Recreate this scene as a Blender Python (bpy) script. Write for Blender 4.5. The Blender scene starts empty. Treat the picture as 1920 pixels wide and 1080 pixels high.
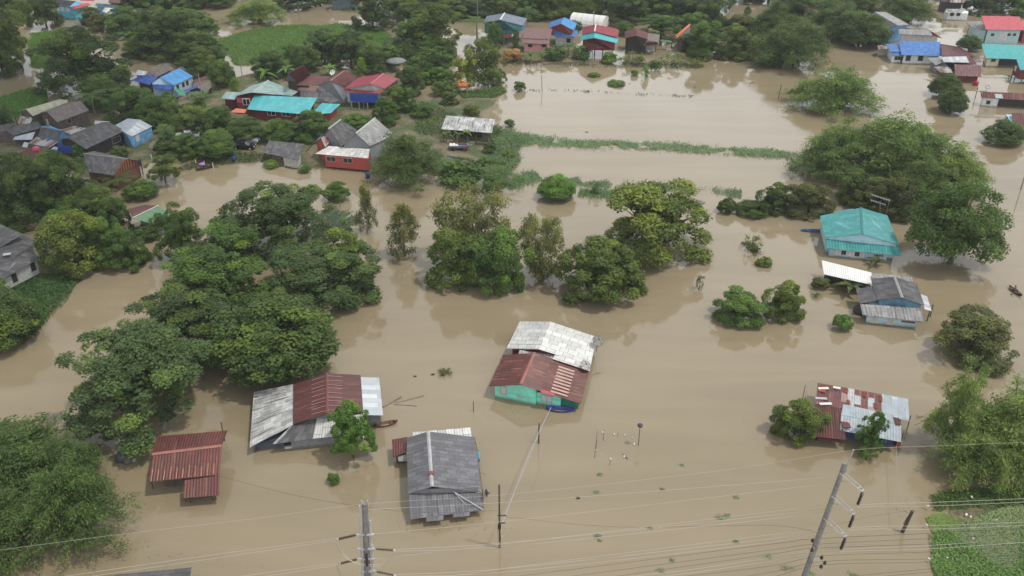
import bpy, math, random
import numpy as np
from mathutils import Vector

# ------------------------------------------------------------------ camera, sky, sun
SC = bpy.context.scene
COL = SC.collection
FPX, PITCH, CAMH = 1700.0, math.radians(30.0), 70.0
cd = bpy.data.cameras.new("camera")
cd.sensor_width = 36.0
cd.lens = FPX / 1920.0 * 36.0
cd.clip_start, cd.clip_end = 1.0, 8000.0
cam = bpy.data.objects.new("camera", cd)
COL.objects.link(cam)
cam.location = (0, 0, CAMH)
cam.rotation_euler = (math.pi / 2 - PITCH, 0, 0)
SC.camera = cam

SUN_EL, SUN_AZ = math.radians(66), math.radians(106)      # azimuth clockwise from +Y
SUN_DIR = Vector((math.sin(SUN_AZ) * math.cos(SUN_EL), math.cos(SUN_AZ) * math.cos(SUN_EL), math.sin(SUN_EL)))
sd = bpy.data.lights.new("sun", 'SUN')
sd.energy, sd.angle, sd.color = 2.0, math.radians(3.0), (1.0, 0.95, 0.86)
sun = bpy.data.objects.new("sun", sd)
COL.objects.link(sun)
sun.rotation_euler = (-SUN_DIR).to_track_quat('-Z', 'Y').to_euler()
sun.location = (0, 0, 200)

W = bpy.data.worlds.new("World")
SC.world = W
W.use_nodes = True
nt = W.node_tree
for n in list(nt.nodes): nt.nodes.remove(n)
def _n(nt, t, **kw):
    n = nt.nodes.new(t)
    for k, v in kw.items(): setattr(n, k, v)
    return n
sky = _n(nt, 'ShaderNodeTexSky', sky_type='NISHITA', sun_disc=False, sun_elevation=SUN_EL, sun_rotation=SUN_AZ)
tc = _n(nt, 'ShaderNodeTexCoord')
mp = _n(nt, 'ShaderNodeMapping'); mp.inputs['Scale'].default_value = (1.0, 1.0, 2.2)
nz = _n(nt, 'ShaderNodeTexNoise'); nz.inputs['Scale'].default_value = 2.1; nz.inputs['Detail'].default_value = 5; nz.inputs['Roughness'].default_value = .55
rp = _n(nt, 'ShaderNodeValToRGB')
rp.color_ramp.elements[0].position = .34; rp.color_ramp.elements[0].color = (6.9, 7.2, 7.6, 1)
rp.color_ramp.elements[1].position = .66; rp.color_ramp.elements[1].color = (11.0, 11.2, 11.5, 1)
mx = _n(nt, 'ShaderNodeMix', data_type='RGBA'); mx.inputs['Factor'].default_value = .86
bg = _n(nt, 'ShaderNodeBackground'); bg.inputs['Strength'].default_value = 0.1
ow = _n(nt, 'ShaderNodeOutputWorld')
L = nt.links.new
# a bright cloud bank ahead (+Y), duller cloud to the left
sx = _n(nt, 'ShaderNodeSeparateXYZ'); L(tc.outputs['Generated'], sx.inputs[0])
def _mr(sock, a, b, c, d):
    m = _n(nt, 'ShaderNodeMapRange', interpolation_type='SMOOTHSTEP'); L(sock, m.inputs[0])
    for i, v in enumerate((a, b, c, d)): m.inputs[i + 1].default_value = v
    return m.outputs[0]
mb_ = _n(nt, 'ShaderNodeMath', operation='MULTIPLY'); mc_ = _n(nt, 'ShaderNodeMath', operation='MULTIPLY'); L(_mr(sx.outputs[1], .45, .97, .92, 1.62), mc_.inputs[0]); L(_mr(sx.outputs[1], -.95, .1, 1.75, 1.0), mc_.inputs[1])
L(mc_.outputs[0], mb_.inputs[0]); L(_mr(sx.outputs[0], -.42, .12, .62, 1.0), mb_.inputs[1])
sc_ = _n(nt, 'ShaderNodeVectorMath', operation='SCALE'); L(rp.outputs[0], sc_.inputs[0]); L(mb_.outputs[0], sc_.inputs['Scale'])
L(tc.outputs['Generated'], mp.inputs['Vector']); L(mp.outputs[0], nz.inputs['Vector']); L(nz.outputs['Fac'], rp.inputs['Fac'])
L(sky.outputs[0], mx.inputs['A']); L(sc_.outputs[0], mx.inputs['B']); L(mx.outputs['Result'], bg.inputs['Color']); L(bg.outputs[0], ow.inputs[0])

vs = SC.view_settings
vs.view_transform, vs.look, vs.exposure, vs.gamma, vs.use_curve_mapping = 'Standard', 'None', 0.3, 1.0, False
SC.render.engine = 'CYCLES'
cy = SC.cycles
cy.max_bounces, cy.diffuse_bounces, cy.glossy_bounces, cy.transmission_bounces = 5, 3, 3, 3
cy.caustics_reflective = cy.caustics_refractive = False
cy.use_denoising = True

# ------------------------------------------------------------------ picture geometry: where a point of the photo stands in the place
CP, SP = math.cos(PITCH), math.sin(PITCH)
def ray(px, py):
    u, v = (px - 960) / FPX, (540 - py) / FPX
    return Vector((u, CP + v * SP, -SP + v * CP))
def P(px, py, z=0.0):
    d = ray(px, py); t = (z - CAMH) / d.z
    return Vector((d.x * t, d.y * t, z))
def proj(p):
    y, z = p[1], p[2] - CAMH
    dep = y * CP - z * SP
    return 960 + FPX * p[0] / dep, 540 - FPX * (y * SP + z * CP) / dep, dep
def height_for(base, ytop):
    lo, hi = 0.05, 60.0
    for _ in range(40):
        m = (lo + hi) / 2
        if proj((base[0], base[1], m))[1] > ytop: lo = m
        else: hi = m
    return lo

# ------------------------------------------------------------------ tags and mesh building
def tag(o, label=None, cat=None, group=None, kind=None):
    if label: o['label'] = label
    if cat: o['category'] = cat
    if group: o['group'] = group
    if kind: o['kind'] = kind
    return o
def empty(name, loc, label=None, cat=None, group=None, rz=0.0):
    o = bpy.data.objects.new(name, None)
    o.empty_display_size = .5
    o.location = loc; o.rotation_euler = (0, 0, rz)
    COL.objects.link(o)
    return tag(o, label, cat, group)

class MB:
    def __init__(s): s.v, s.f, s.m, s.uv = [], [], [], []
    def face(s, pts, mi=0, uv=None):
        b = len(s.v); s.v += [tuple(p) for p in pts]
        s.f.append(tuple(range(b, b + len(pts)))); s.m.append(mi)
        s.uv.append(uv or [(0, 0)] * len(pts))
    def hexa(s, p, mi=0):          # p: 4 bottom, 4 top
        for q in ((3, 2, 1, 0), (4, 5, 6, 7), (0, 1, 5, 4), (1, 2, 6, 5), (2, 3, 7, 6), (3, 0, 4, 7)):
            s.face([p[i] for i in q], mi)
    def box(s, c, dx, dy, dz, mi=0, ax=None):
        c = Vector(c)
        X, Y, Z = ax if ax else (Vector((1, 0, 0)), Vector((0, 1, 0)), Vector((0, 0, 1)))
        p = [c + X * (a * dx / 2) + Y * (b * dy / 2) + Z * (k * dz / 2) for k in (-1, 1) for a, b in ((-1, -1), (1, -1), (1, 1), (-1, 1))]
        s.hexa(p, mi)
    def tube(s, pts, rs, n=6, mi=0, cap=True):
        pts = [Vector(p) for p in pts]
        if not hasattr(rs, '__len__'): rs = [rs] * len(pts)
        b = len(s.v); prev = None
        for i, p in enumerate(pts):
            t = (pts[min(i + 1, len(pts) - 1)] - pts[max(i - 1, 0)])
            t = t.normalized() if t.length > 1e-9 else Vector((0, 0, 1))
            if prev is None:
                a = t.cross(Vector((0, 0, 1)))
                if a.length < 1e-3: a = Vector((1, 0, 0))
            else:
                a = prev - t * prev.dot(t)
                if a.length < 1e-4: a = t.cross(Vector((0, 0, 1)))
            a.normalize(); prev = a; c = t.cross(a)
            for k in range(n):
                w = 2 * math.pi * k / n
                s.v.append(tuple(p + (a * math.cos(w) + c * math.sin(w)) * rs[i]))
        for i in range(len(pts) - 1):
            for k in range(n):
                k2 = (k + 1) % n
                s.f.append((b + i * n + k, b + i * n + k2, b + (i + 1) * n + k2, b + (i + 1) * n + k)); s.m.append(mi); s.uv.append([(0, 0)] * 4)
        if cap:
            s.f.append(tuple(b + k for k in reversed(range(n)))); s.m.append(mi); s.uv.append([(0, 0)] * n)
            e = b + (len(pts) - 1) * n
            s.f.append(tuple(e + k for k in range(n))); s.m.append(mi); s.uv.append([(0, 0)] * n)
    def lathe(s, c, prof, n=12, mi=0):   # prof: (r, z)
        c = Vector(c); b = len(s.v)
        for r, z in prof:
            for k in range(n):
                w = 2 * math.pi * k / n
                s.v.append((c.x + r * math.cos(w), c.y + r * math.sin(w), c.z + z))
        for i in range(len(prof) - 1):
            for k in range(n):
                k2 = (k + 1) % n
                s.f.append((b + i * n + k, b + i * n + k2, b + (i + 1) * n + k2, b + (i + 1) * n + k)); s.m.append(mi); s.uv.append([(0, 0)] * 4)
        s.f.append(tuple(b + k for k in reversed(range(n)))); s.m.append(mi); s.uv.append([(0, 0)] * n)
        e = b + (len(prof) - 1) * n
        s.f.append(tuple(e + k for k in range(n))); s.m.append(mi); s.uv.append([(0, 0)] * n)
    def mesh(s, name, mats, org=(0, 0, 0), smooth=False):
        me = bpy.data.meshes.new(name)
        o = Vector(org)
        me.from_pydata([tuple(Vector(v) - o) for v in s.v], [], s.f)
        for m in (mats if isinstance(mats, (list, tuple)) else [mats]): me.materials.append(m)
        me.polygons.foreach_set('material_index', s.m)
        ul = me.uv_layers.new(name='uv')
        ul.data.foreach_set('uv', [c for f in s.uv for t in f for c in t])
        if smooth: me.polygons.foreach_set('use_smooth', [True] * len(me.polygons))
        me.update()
        return me
    def build(s, name, mats, parent=None, org=(0, 0, 0), smooth=False):
        o = bpy.data.objects.new(name, s.mesh(name, mats, org, smooth))
        COL.objects.link(o)
        if parent: o.parent = parent
        return o

# ------------------------------------------------------------------ materials
def lin(c): return tuple(((x / 255) / 12.92 if x / 255 <= .04045 else ((x / 255 + .055) / 1.055) ** 2.4) for x in c)
def alb(r, g, b, k=.8): return tuple(min(.85, x * k) for x in lin((r, g, b)))
def albw(r, g, b, k=1.15): return tuple(min(.85, x * k) for x in lin((r, g, b)))
def newmat(name):
    m = bpy.data.materials.new(name); m.use_nodes = True
    nt = m.node_tree
    for n in list(nt.nodes): nt.nodes.remove(n)
    out = nt.nodes.new('ShaderNodeOutputMaterial'); b = nt.nodes.new('ShaderNodeBsdfPrincipled')
    nt.links.new(b.outputs[0], out.inputs[0])
    return m, nt, b, out
def rgba(c): return (c[0], c[1], c[2], 1)
_MC = {}
def stained(nt, sock, b):
    """mud left by the flood: an uneven brown tide band near the water on walls"""
    ge = nt.nodes.new('ShaderNodeNewGeometry'); sp = nt.nodes.new('ShaderNodeSeparateXYZ'); nt.links.new(ge.outputs['Position'], sp.inputs[0])
    nz = nt.nodes.new('ShaderNodeTexNoise'); nz.inputs['Scale'].default_value = 1.7; nz.inputs['Detail'].default_value = 5; nt.links.new(ge.outputs['Position'], nz.inputs['Vector'])
    ad = nt.nodes.new('ShaderNodeMath'); ad.operation = 'MULTIPLY_ADD'; ad.inputs[1].default_value = -.5; nt.links.new(nz.outputs['Fac'], ad.inputs[0]); nt.links.new(sp.outputs[2], ad.inputs[2])
    mr = nt.nodes.new('ShaderNodeMapRange'); mr.inputs[1].default_value = -.22; mr.inputs[2].default_value = .16; mr.inputs[3].default_value = .75; mr.inputs[4].default_value = 0; nt.links.new(ad.outputs[0], mr.inputs[0])
    x = nt.nodes.new('ShaderNodeMix'); x.data_type = 'RGBA'; nt.links.new(mr.outputs[0], x.inputs['Factor']); nt.links.new(sock, x.inputs['A']); x.inputs['B'].default_value = (.13, .095, .055, 1)
    nt.links.new(x.outputs['Result'], b.inputs['Base Color'])
def paint(col, rough=.6, dirt=.3, scale=1.3, metal=0.0, spec=.35):
    """a plain painted or raw surface with uneven dirt"""
    key = ('p', tuple(round(x, 4) for x in col), rough, dirt, scale, metal)
    if key in _MC: return _MC[key]
    m, nt, b, out = newmat('painted')
    tc = nt.nodes.new('ShaderNodeTexCoord'); nz = nt.nodes.new('ShaderNodeTexNoise')
    nz.inputs['Scale'].default_value = scale; nz.inputs['Detail'].default_value = 6; nz.inputs['Roughness'].default_value = .7
    nt.links.new(tc.outputs['Object'], nz.inputs['Vector'])
    r = nt.nodes.new('ShaderNodeValToRGB')
    r.color_ramp.elements[0].position = .3; r.color_ramp.elements[0].color = rgba([x * (1 - dirt) for x in col])
    r.color_ramp.elements[1].position = .62; r.color_ramp.elements[1].color = rgba(col)
    nt.links.new(nz.outputs['Fac'], r.inputs['Fac'])
    if .7 <= rough < .85: stained(nt, r.outputs[0], b)
    else: nt.links.new(r.outputs[0], b.inputs['Base Color'])
    b.inputs['Roughness'].default_value = rough; b.inputs['Metallic'].default_value = metal
    b.inputs['Specular IOR Level'].default_value = spec
    _MC[key] = m
    return m
def boards(col, gap=.22, vertical=False, dirt=.35):
    """timber or sheet cladding with lines between boards"""
    key = ('b', tuple(round(x, 4) for x in col), gap, vertical, dirt)
    if key in _MC: return _MC[key]
    m, nt, b, out = newmat('boards')
    tc = nt.nodes.new('ShaderNodeTexCoord'); sp = nt.nodes.new('ShaderNodeSeparateXYZ')
    nt.links.new(tc.outputs['Object'], sp.inputs[0])
    if vertical:
        ad = nt.nodes.new('ShaderNodeMath'); ad.operation = 'ADD'
        nt.links.new(sp.outputs[0], ad.inputs[0]); nt.links.new(sp.outputs[1], ad.inputs[1]); src = ad.outputs[0]
    else: src = sp.outputs[2]
    dv = nt.nodes.new('ShaderNodeMath'); dv.operation = 'DIVIDE'; dv.inputs[1].default_value = gap
    nt.links.new(src, dv.inputs[0])
    fr = nt.nodes.new('ShaderNodeMath'); fr.operation = 'FRACT'; nt.links.new(dv.outputs[0], fr.inputs[0])
    fl = nt.nodes.new('ShaderNodeMath'); fl.operation = 'FLOOR'; nt.links.new(dv.outputs[0], fl.inputs[0])
    wn = nt.nodes.new('ShaderNodeTexWhiteNoise'); wn.noise_dimensions = '1D'; nt.links.new(fl.outputs[0], wn.inputs['W'])
    gt = nt.nodes.new('ShaderNodeMath'); gt.operation = 'GREATER_THAN'; gt.inputs[1].default_value = .12; nt.links.new(fr.outputs[0], gt.inputs[0])
    nz = nt.nodes.new('ShaderNodeTexNoise'); nz.inputs['Scale'].default_value = 1.1; nz.inputs['Detail'].default_value = 6
    nt.links.new(tc.outputs['Object'], nz.inputs['Vector'])
    r = nt.nodes.new('ShaderNodeValToRGB')
    r.color_ramp.elements[0].position = .3; r.color_ramp.elements[0].color = rgba([x * (1 - dirt) for x in col])
    r.color_ramp.elements[1].position = .6; r.color_ramp.elements[1].color = rgba(col)
    nt.links.new(nz.outputs['Fac'], r.inputs['Fac'])
    a = nt.nodes.new('ShaderNodeMath'); a.operation = 'MULTIPLY_ADD'; a.inputs[1].default_value = .18; a.inputs[2].default_value = .87
    nt.links.new(wn.outputs[0], a.inputs[0])
    g = nt.nodes.new('ShaderNodeMath'); g.operation = 'MULTIPLY_ADD'; g.inputs[1].default_value = .3; g.inputs[2].default_value = .7
    nt.links.new(gt.outputs[0], g.inputs[0])
    mu = nt.nodes.new('ShaderNodeMath'); mu.operation = 'MULTIPLY'; nt.links.new(a.outputs[0], mu.inputs[0]); nt.links.new(g.outputs[0], mu.inputs[1])
    mm = nt.nodes.new('ShaderNodeVectorMath'); mm.operation = 'SCALE'
    nt.links.new(r.outputs[0], mm.inputs[0]); nt.links.new(mu.outputs[0], mm.inputs['Scale'])
    stained(nt, mm.outputs[0], b)
    b.inputs['Roughness'].default_value = .7
    _MC[key] = m
    return m
def sheet(stops, rust=None, rustamt=.5, sw=.8, sl=2.4, line=.35, rough=.45, metal=.0, weather=.3, seed=0.0):
    """roof sheeting: UV x runs down the slope, y along the ridge, in metres. stops = colour ramp over the sheets' random tint;
    rust = colour of streaks that run down the slope"""
    key = ('s', str(stops), str(rust), rustamt, sw, sl, line, rough, metal, weather, seed)
    if key in _MC: return _MC[key]
    m, nt, b, out = newmat('roof_sheet')
    Lk = nt.links.new
    uv = nt.nodes.new('ShaderNodeUVMap'); uv.uv_map = 'uv'
    mp = nt.nodes.new('ShaderNodeMapping'); mp.inputs['Location'].default_value = (seed * 1.37, seed * 2.11, seed)
    Lk(uv.outputs[0], mp.inputs['Vector'])
    bk = nt.nodes.new('ShaderNodeTexBrick')
    bk.inputs['Color1'].default_value = (0, 0, 0, 1); bk.inputs['Color2'].default_value = (1, 1, 1, 1); bk.inputs['Mortar'].default_value = (.5, .5, .5, 1)
    bk.inputs['Scale'].default_value = 1; bk.inputs['Mortar Size'].default_value = .035; bk.inputs['Mortar Smooth'].default_value = .3
    bk.inputs['Brick Width'].default_value = sl; bk.inputs['Row Height'].default_value = sw; bk.offset = .37
    Lk(mp.outputs[0], bk.inputs['Vector'])
    r = nt.nodes.new('ShaderNodeValToRGB'); els = r.color_ramp.elements
    els[0].position, els[0].color = stops[0][0], rgba(stops[0][1])
    els[1].position, els[1].color = stops[-1][0], rgba(stops[-1][1])
    for p, c in stops[1:-1]:
        e = els.new(p); e.color = rgba(c)
    Lk(bk.outputs['Color'], r.inputs['Fac'])
    cur = r.outputs[0]
    def mixin(cur, fac, col=None, blend='MIX'):
        x = nt.nodes.new('ShaderNodeMix'); x.data_type = 'RGBA'; x.blend_type = blend
        Lk(fac, x.inputs['Factor']); Lk(cur, x.inputs['A'])
        x.inputs['B'].default_value = rgba(col)
        return x.outputs['Result']
    if rust:
        s2 = nt.nodes.new('ShaderNodeMapping'); s2.inputs['Scale'].default_value = (.22, 2.6, 1); Lk(mp.outputs[0], s2.inputs['Vector'])
        n2 = nt.nodes.new('ShaderNodeTexNoise'); n2.inputs['Scale'].default_value = 1.0; n2.inputs['Detail'].default_value = 5; n2.inputs['Roughness'].default_value = .65
        Lk(s2.outputs[0], n2.inputs['Vector'])
        r2 = nt.nodes.new('ShaderNodeValToRGB'); r2.color_ramp.elements[0].position = .62 - rustamt * .25; r2.color_ramp.elements[1].position = .72 - rustamt * .18
        Lk(n2.outputs['Fac'], r2.inputs['Fac'])
        cur = mixin(cur, r2.outputs[0], rust)
    n3 = nt.nodes.new('ShaderNodeTexNoise'); n3.inputs['Scale'].default_value = .9; n3.inputs['Detail'].default_value = 8; n3.inputs['Roughness'].default_value = .75
    Lk(mp.outputs[0], n3.inputs['Vector'])
    r3 = nt.nodes.new('ShaderNodeValToRGB'); r3.color_ramp.elements[0].position = .36; r3.color_ramp.elements[1].position = .62
    r3.color_ramp.elements[0].color = (weather, weather, weather, 1); r3.color_ramp.elements[1].color = (0, 0, 0, 1)
    Lk(n3.outputs['Fac'], r3.inputs['Fac'])
    cur = mixin(cur, r3.outputs[0], (.06, .055, .05))
    ml = nt.nodes.new('ShaderNodeMath'); ml.operation = 'MULTIPLY'; ml.inputs[1].default_value = line
    Lk(bk.outputs['Fac'], ml.inputs[0])
    cur = mixin(cur, ml.outputs[0], (.05, .045, .045))
    Lk(cur, b.inputs['Base Color'])
    b.inputs['Roughness'].default_value = rough; b.inputs['Metallic'].default_value = metal; b.inputs['Specular IOR Level'].default_value = .4
    _MC[key] = m
    return m

# roofs
R_WHITE = sheet([(0, alb(200, 200, 196)), (.5, alb(222, 222, 218)), (1, alb(236, 236, 232))], alb(150, 148, 142), .12, sw=1.0, sl=1.3, line=.75, weather=.22)
R_WHITE2 = sheet([(0, alb(165, 165, 165)), (.5, alb(196, 196, 194)), (1, alb(226, 226, 224))], alb(110, 108, 106), .45, sw=1.0, sl=1.4, line=.25, weather=.5, seed=3)
R_MAROON = sheet([(0, alb(90, 48, 46, .75)), (.6, alb(104, 55, 52, .75)), (1, alb(114, 62, 58, .75))], alb(160, 116, 106), .14, sw=.75, sl=2.8, line=.1, weather=.3)
R_MAROON2 = sheet([(0, alb(98, 50, 46, .75)), (.6, alb(112, 58, 52, .75)), (1, alb(128, 72, 64, .75))], alb(182, 138, 122), .27, sw=.75, sl=3.0, line=.12, weather=.3, seed=5)
R_PURE = sheet([(0, alb(232, 232, 230)), (1, alb(244, 244, 242))], None, 0, sw=1, sl=4, line=.12, weather=.05)
R_REDRUST = sheet([(0, alb(98, 48, 42, .72)), (.6, alb(110, 54, 47, .72)), (1, alb(122, 64, 54, .72))], alb(150, 104, 86), .12, sw=.75, sl=2.6, line=.15, weather=.35, seed=7)
R_SILVER = sheet([(0, alb(176, 184, 190)), (.5, alb(196, 203, 208)), (1, alb(222, 226, 228))], alb(150, 150, 150), .05, sw=.9, sl=3, line=.15, rough=.35, weather=.12)
R_GRAY = sheet([(0, alb(108, 108, 114)), (.5, alb(122, 122, 128)), (1, alb(136, 136, 141))], alb(92, 92, 96), .3, sw=.62, sl=1.1, line=.55, rough=.75, weather=.35)
R_GRAYD = sheet([(0, alb(82, 82, 86)), (.5, alb(98, 98, 101)), (1, alb(118, 118, 120))], alb(66, 66, 68), .3, sw=.7, sl=1.2, line=.4, rough=.8, weather=.5, seed=2)
R_GRAYL = sheet([(0, alb(150, 150, 150)), (.5, alb(166, 166, 166)), (1, alb(186, 186, 184))], alb(118, 116, 114), .35, sw=.7, sl=1.2, line=.35, rough=.75, weather=.4, seed=4)
R_PATCH = sheet([(0, alb(112, 54, 48)), (.40, alb(120, 62, 54)), (.48, alb(168, 122, 100)), (.55, alb(186, 190, 190)), (1, alb(196, 204, 208))], alb(150, 88, 62), .35, sw=.8, sl=2.4, line=.2, weather=.25, seed=11)
R_ZINC = sheet([(0, alb(172, 182, 190)), (.7, alb(186, 196, 204)), (1, alb(200, 208, 214))], alb(146, 120, 104), .02, sw=.8, sl=3.0, line=.2, rough=.4, weather=.25, seed=12)
R_TEAL = sheet([(0, alb(66, 152, 152)), (.5, alb(74, 164, 164)), (1, alb(88, 176, 174))], alb(130, 180, 176), .15, sw=1.0, sl=1.3, line=.32, weather=.34)
R_TEALB = sheet([(0, alb(76, 180, 188, .68)), (.5, alb(86, 192, 198, .68)), (1, alb(102, 202, 206, .68))], None, 0, sw=1.0, sl=2.4, line=.2, weather=.1)
R_PALEG = sheet([(0, alb(138, 166, 162)), (.5, alb(156, 182, 178)), (1, alb(176, 198, 194))], alb(118, 132, 128), .25, sw=1.0, sl=1.3, line=.3, weather=.35)
R_CRIM = sheet([(0, alb(142, 52, 66)), (.5, alb(152, 58, 72)), (1, alb(164, 66, 80))], None, 0, sw=.9, sl=3, line=.15, weather=.12)
R_BROWNRED = sheet([(0, alb(96, 46, 46, .7)), (.5, alb(110, 54, 54, .7)), (1, alb(122, 62, 60, .7))], alb(136, 86, 80, .7), .1, sw=.9, sl=1.4, line=.25, weather=.35, seed=6)
R_PINK = sheet([(0, alb(196, 92, 100)), (.5, alb(208, 102, 110)), (1, alb(216, 112, 118))], None, 0, sw=.5, sl=.45, line=.3, weather=.08)
R_PINKB = sheet([(0, alb(130, 98, 96, .68)), (.5, alb(144, 108, 106, .68)), (1, alb(154, 118, 114, .68))], None, 0, sw=.45, sl=.4, line=.35, weather=.15)
R_BLUE = sheet([(0, alb(62, 112, 178)), (.5, alb(74, 126, 194)), (1, alb(92, 144, 206))], alb(150, 180, 214), .03, sw=.6, sl=.6, line=.2, weather=.1)
R_BLUED = sheet([(0, alb(44, 78, 150)), (.5, alb(50, 88, 164)), (1, alb(60, 98, 176))], None, 0, sw=.9, sl=3, line=.15, weather=.1)
R_BLUEL = sheet([(0, alb(76, 148, 208, .74)), (.5, alb(86, 160, 218, .74)), (1, alb(98, 170, 224, .74))], None, 0, sw=.9, sl=2, line=.15, weather=.08)
R_CREAM = sheet([(0, alb(176, 176, 146)), (.5, alb(190, 190, 162)), (1, alb(204, 204, 180))], alb(150, 140, 116), .15, sw=.9, sl=3, line=.2, weather=.2)
R_BROWNG = sheet([(0, alb(112, 102, 96)), (.5, alb(126, 116, 110)), (1, alb(140, 128, 120))], alb(118, 86, 70), .2, sw=.7, sl=1.2, line=.35, weather=.4)
R_RED = sheet([(0, alb(188, 64, 72)), (1, alb(202, 76, 84))], None, 0, sw=.9, sl=3, line=.15, weather=.1)
R_GREEN = sheet([(0, alb(84, 128, 92)), (1, alb(100, 142, 104))], alb(140, 168, 140), .08, sw=.9, sl=3, line=.2, weather=.2)
R_RUSTSTRIPE = sheet([(0, alb(110, 62, 56)), (.35, alb(132, 90, 80)), (.5, alb(196, 196, 194)), (.7, alb(150, 120, 104)), (1, alb(188, 190, 190))], alb(128, 76, 58), .3, sw=.7, sl=5, line=.3, weather=.25, seed=9)
R_ORANGE = sheet([(0, alb(206, 112, 72)), (1, alb(214, 120, 80))], None, 0, sw=1, sl=3, line=.1, weather=.1)
# walls and other things
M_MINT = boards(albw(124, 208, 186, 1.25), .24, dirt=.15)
M_PALEBLUE = boards(albw(182, 212, 226), .3, dirt=.15)
M_SKYBLUE = boards(albw(150, 190, 208), .3, dirt=.2)
M_WHITEW = paint(albw(208, 212, 212), .7, .3)
M_OFFW = paint(albw(176, 176, 172), .75, .4)
M_GRAYW = paint(albw(128, 130, 132), .8, .4)
M_DKRED = boards(albw(98, 34, 38), .25)
M_ORED = paint(albw(176, 82, 72, 1.0), .7, .25)
M_BRICK = paint(albw(150, 72, 62), .8, .35)
M_WOOD = boards(albw(104, 72, 56), .3, True)
M_WOODG = boards(albw(92, 84, 78), .3, True, .45)
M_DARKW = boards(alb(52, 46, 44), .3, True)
M_SLATE = boards(albw(62, 68, 82), .25)
M_CYANW = boards(albw(88, 168, 192), .3)
M_TEALW = boards(albw(84, 140, 152), .3)
M_BLUEW = boards(albw(110, 160, 204), .3)
M_CREAMW = paint(albw(206, 198, 170), .7, .25)
M_PINKW = paint(albw(196, 142, 138), .7, .3)
M_TARP = paint(albw(42, 72, 150), .45, .35, 2.5)
M_TARPD = paint(albw(40, 58, 118), .45, .35, 2.5)
M_NET = paint(albw(40, 116, 96), .8, .4, 3)
M_GREENT = paint(alb(76, 168, 128), .5, .3, 2)
M_FRAME = paint(albw(150, 142, 140), .5, .2)
M_FRAMEW = paint(albw(214, 210, 204), .5, .2)
M_SHUT = paint(albw(188, 184, 182), .5, .2)
M_SHUTR = paint(alb(130, 62, 52), .6, .3)
M_GLASS = paint((.02, .022, .025), .12, .2, spec=.6)
M_DARK = paint((.03, .028, .027), .8, .3)
M_CONC = paint(alb(154, 152, 148), .85, .35, 2)
M_CONCD = paint(alb(140, 138, 136), .85, .35, 2)
M_STEEL = paint(alb(192, 194, 196), .4, .25, 2)
M_WIREL = paint(alb(176, 171, 160), .5, .1)
M_WIRED = paint(alb(76, 70, 62), .6, .1)
M_CERAM = paint(alb(64, 48, 44), .3, .2)
M_CERAMW = paint(alb(190, 184, 168), .4, .2)
M_TIMBER = paint(alb(96, 84, 70), .85, .4, 3)
M_BARK = paint(alb(104, 92, 78), .9, .45, 4)
M_BARKL = paint(alb(150, 142, 128), .85, .35, 4)
M_CULM = paint(alb(120, 124, 70), .6, .3, 4)
M_WHITEP = paint(alb(232, 232, 228), .6, .12)
M_BOATB = paint(alb(52, 72, 168), .4, .2)
M_BOATBL = paint(alb(60, 140, 200), .4, .2)
M_BOATW = paint(alb(128, 84, 72), .7, .35, 3)
M_BOATD = paint(alb(72, 46, 42), .7, .35, 3)
# ------------------------------------------------------------------ foliage
def leafmat(name, rough=.55, trans=.38):
    """leaf colour = the object's own colour, varied leaf by leaf and bough by bough"""
    m, nt, b, out = newmat(name)
    Lk = nt.links.new
    oi = nt.nodes.new('ShaderNodeObjectInfo')
    at = nt.nodes.new('ShaderNodeAttribute'); at.attribute_name = 'tint'
    # young growth is yellower and paler
    y = nt.nodes.new('ShaderNodeMix'); y.data_type = 'RGBA'; y.blend_type = 'MULTIPLY'; y.inputs['Factor'].default_value = 1
    Lk(oi.outputs['Color'], y.inputs['A'])
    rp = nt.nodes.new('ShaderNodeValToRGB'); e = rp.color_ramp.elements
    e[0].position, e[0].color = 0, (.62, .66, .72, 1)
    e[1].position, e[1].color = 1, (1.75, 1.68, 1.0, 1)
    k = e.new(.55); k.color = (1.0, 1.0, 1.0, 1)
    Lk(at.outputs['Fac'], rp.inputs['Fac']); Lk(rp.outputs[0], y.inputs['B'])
    hs = nt.nodes.new('ShaderNodeHueSaturation')
    ml = nt.nodes.new('ShaderNodeMath'); ml.operation = 'MULTIPLY_ADD'; ml.inputs[1].default_value = .3; ml.inputs[2].default_value = .86
    Lk(oi.outputs['Random'], ml.inputs[0]); Lk(ml.outputs[0], hs.inputs['Value']); Lk(y.outputs['Result'], hs.inputs['Color'])
    Lk(hs.outputs[0], b.inputs['Base Color'])
    b.inputs['Roughness'].default_value = rough; b.inputs['Specular IOR Level'].default_value = .16
    tr = nt.nodes.new('ShaderNodeBsdfTranslucent'); Lk(hs.outputs[0], tr.inputs['Color'])
    ms = nt.nodes.new('ShaderNodeMixShader'); ms.inputs[0].default_value = trans
    Lk(b.outputs[0], ms.inputs[1]); Lk(tr.outputs[0], ms.inputs[2]); Lk(ms.outputs[0], out.inputs[0])
    return m
M_LEAF = leafmat('leaf')

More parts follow.
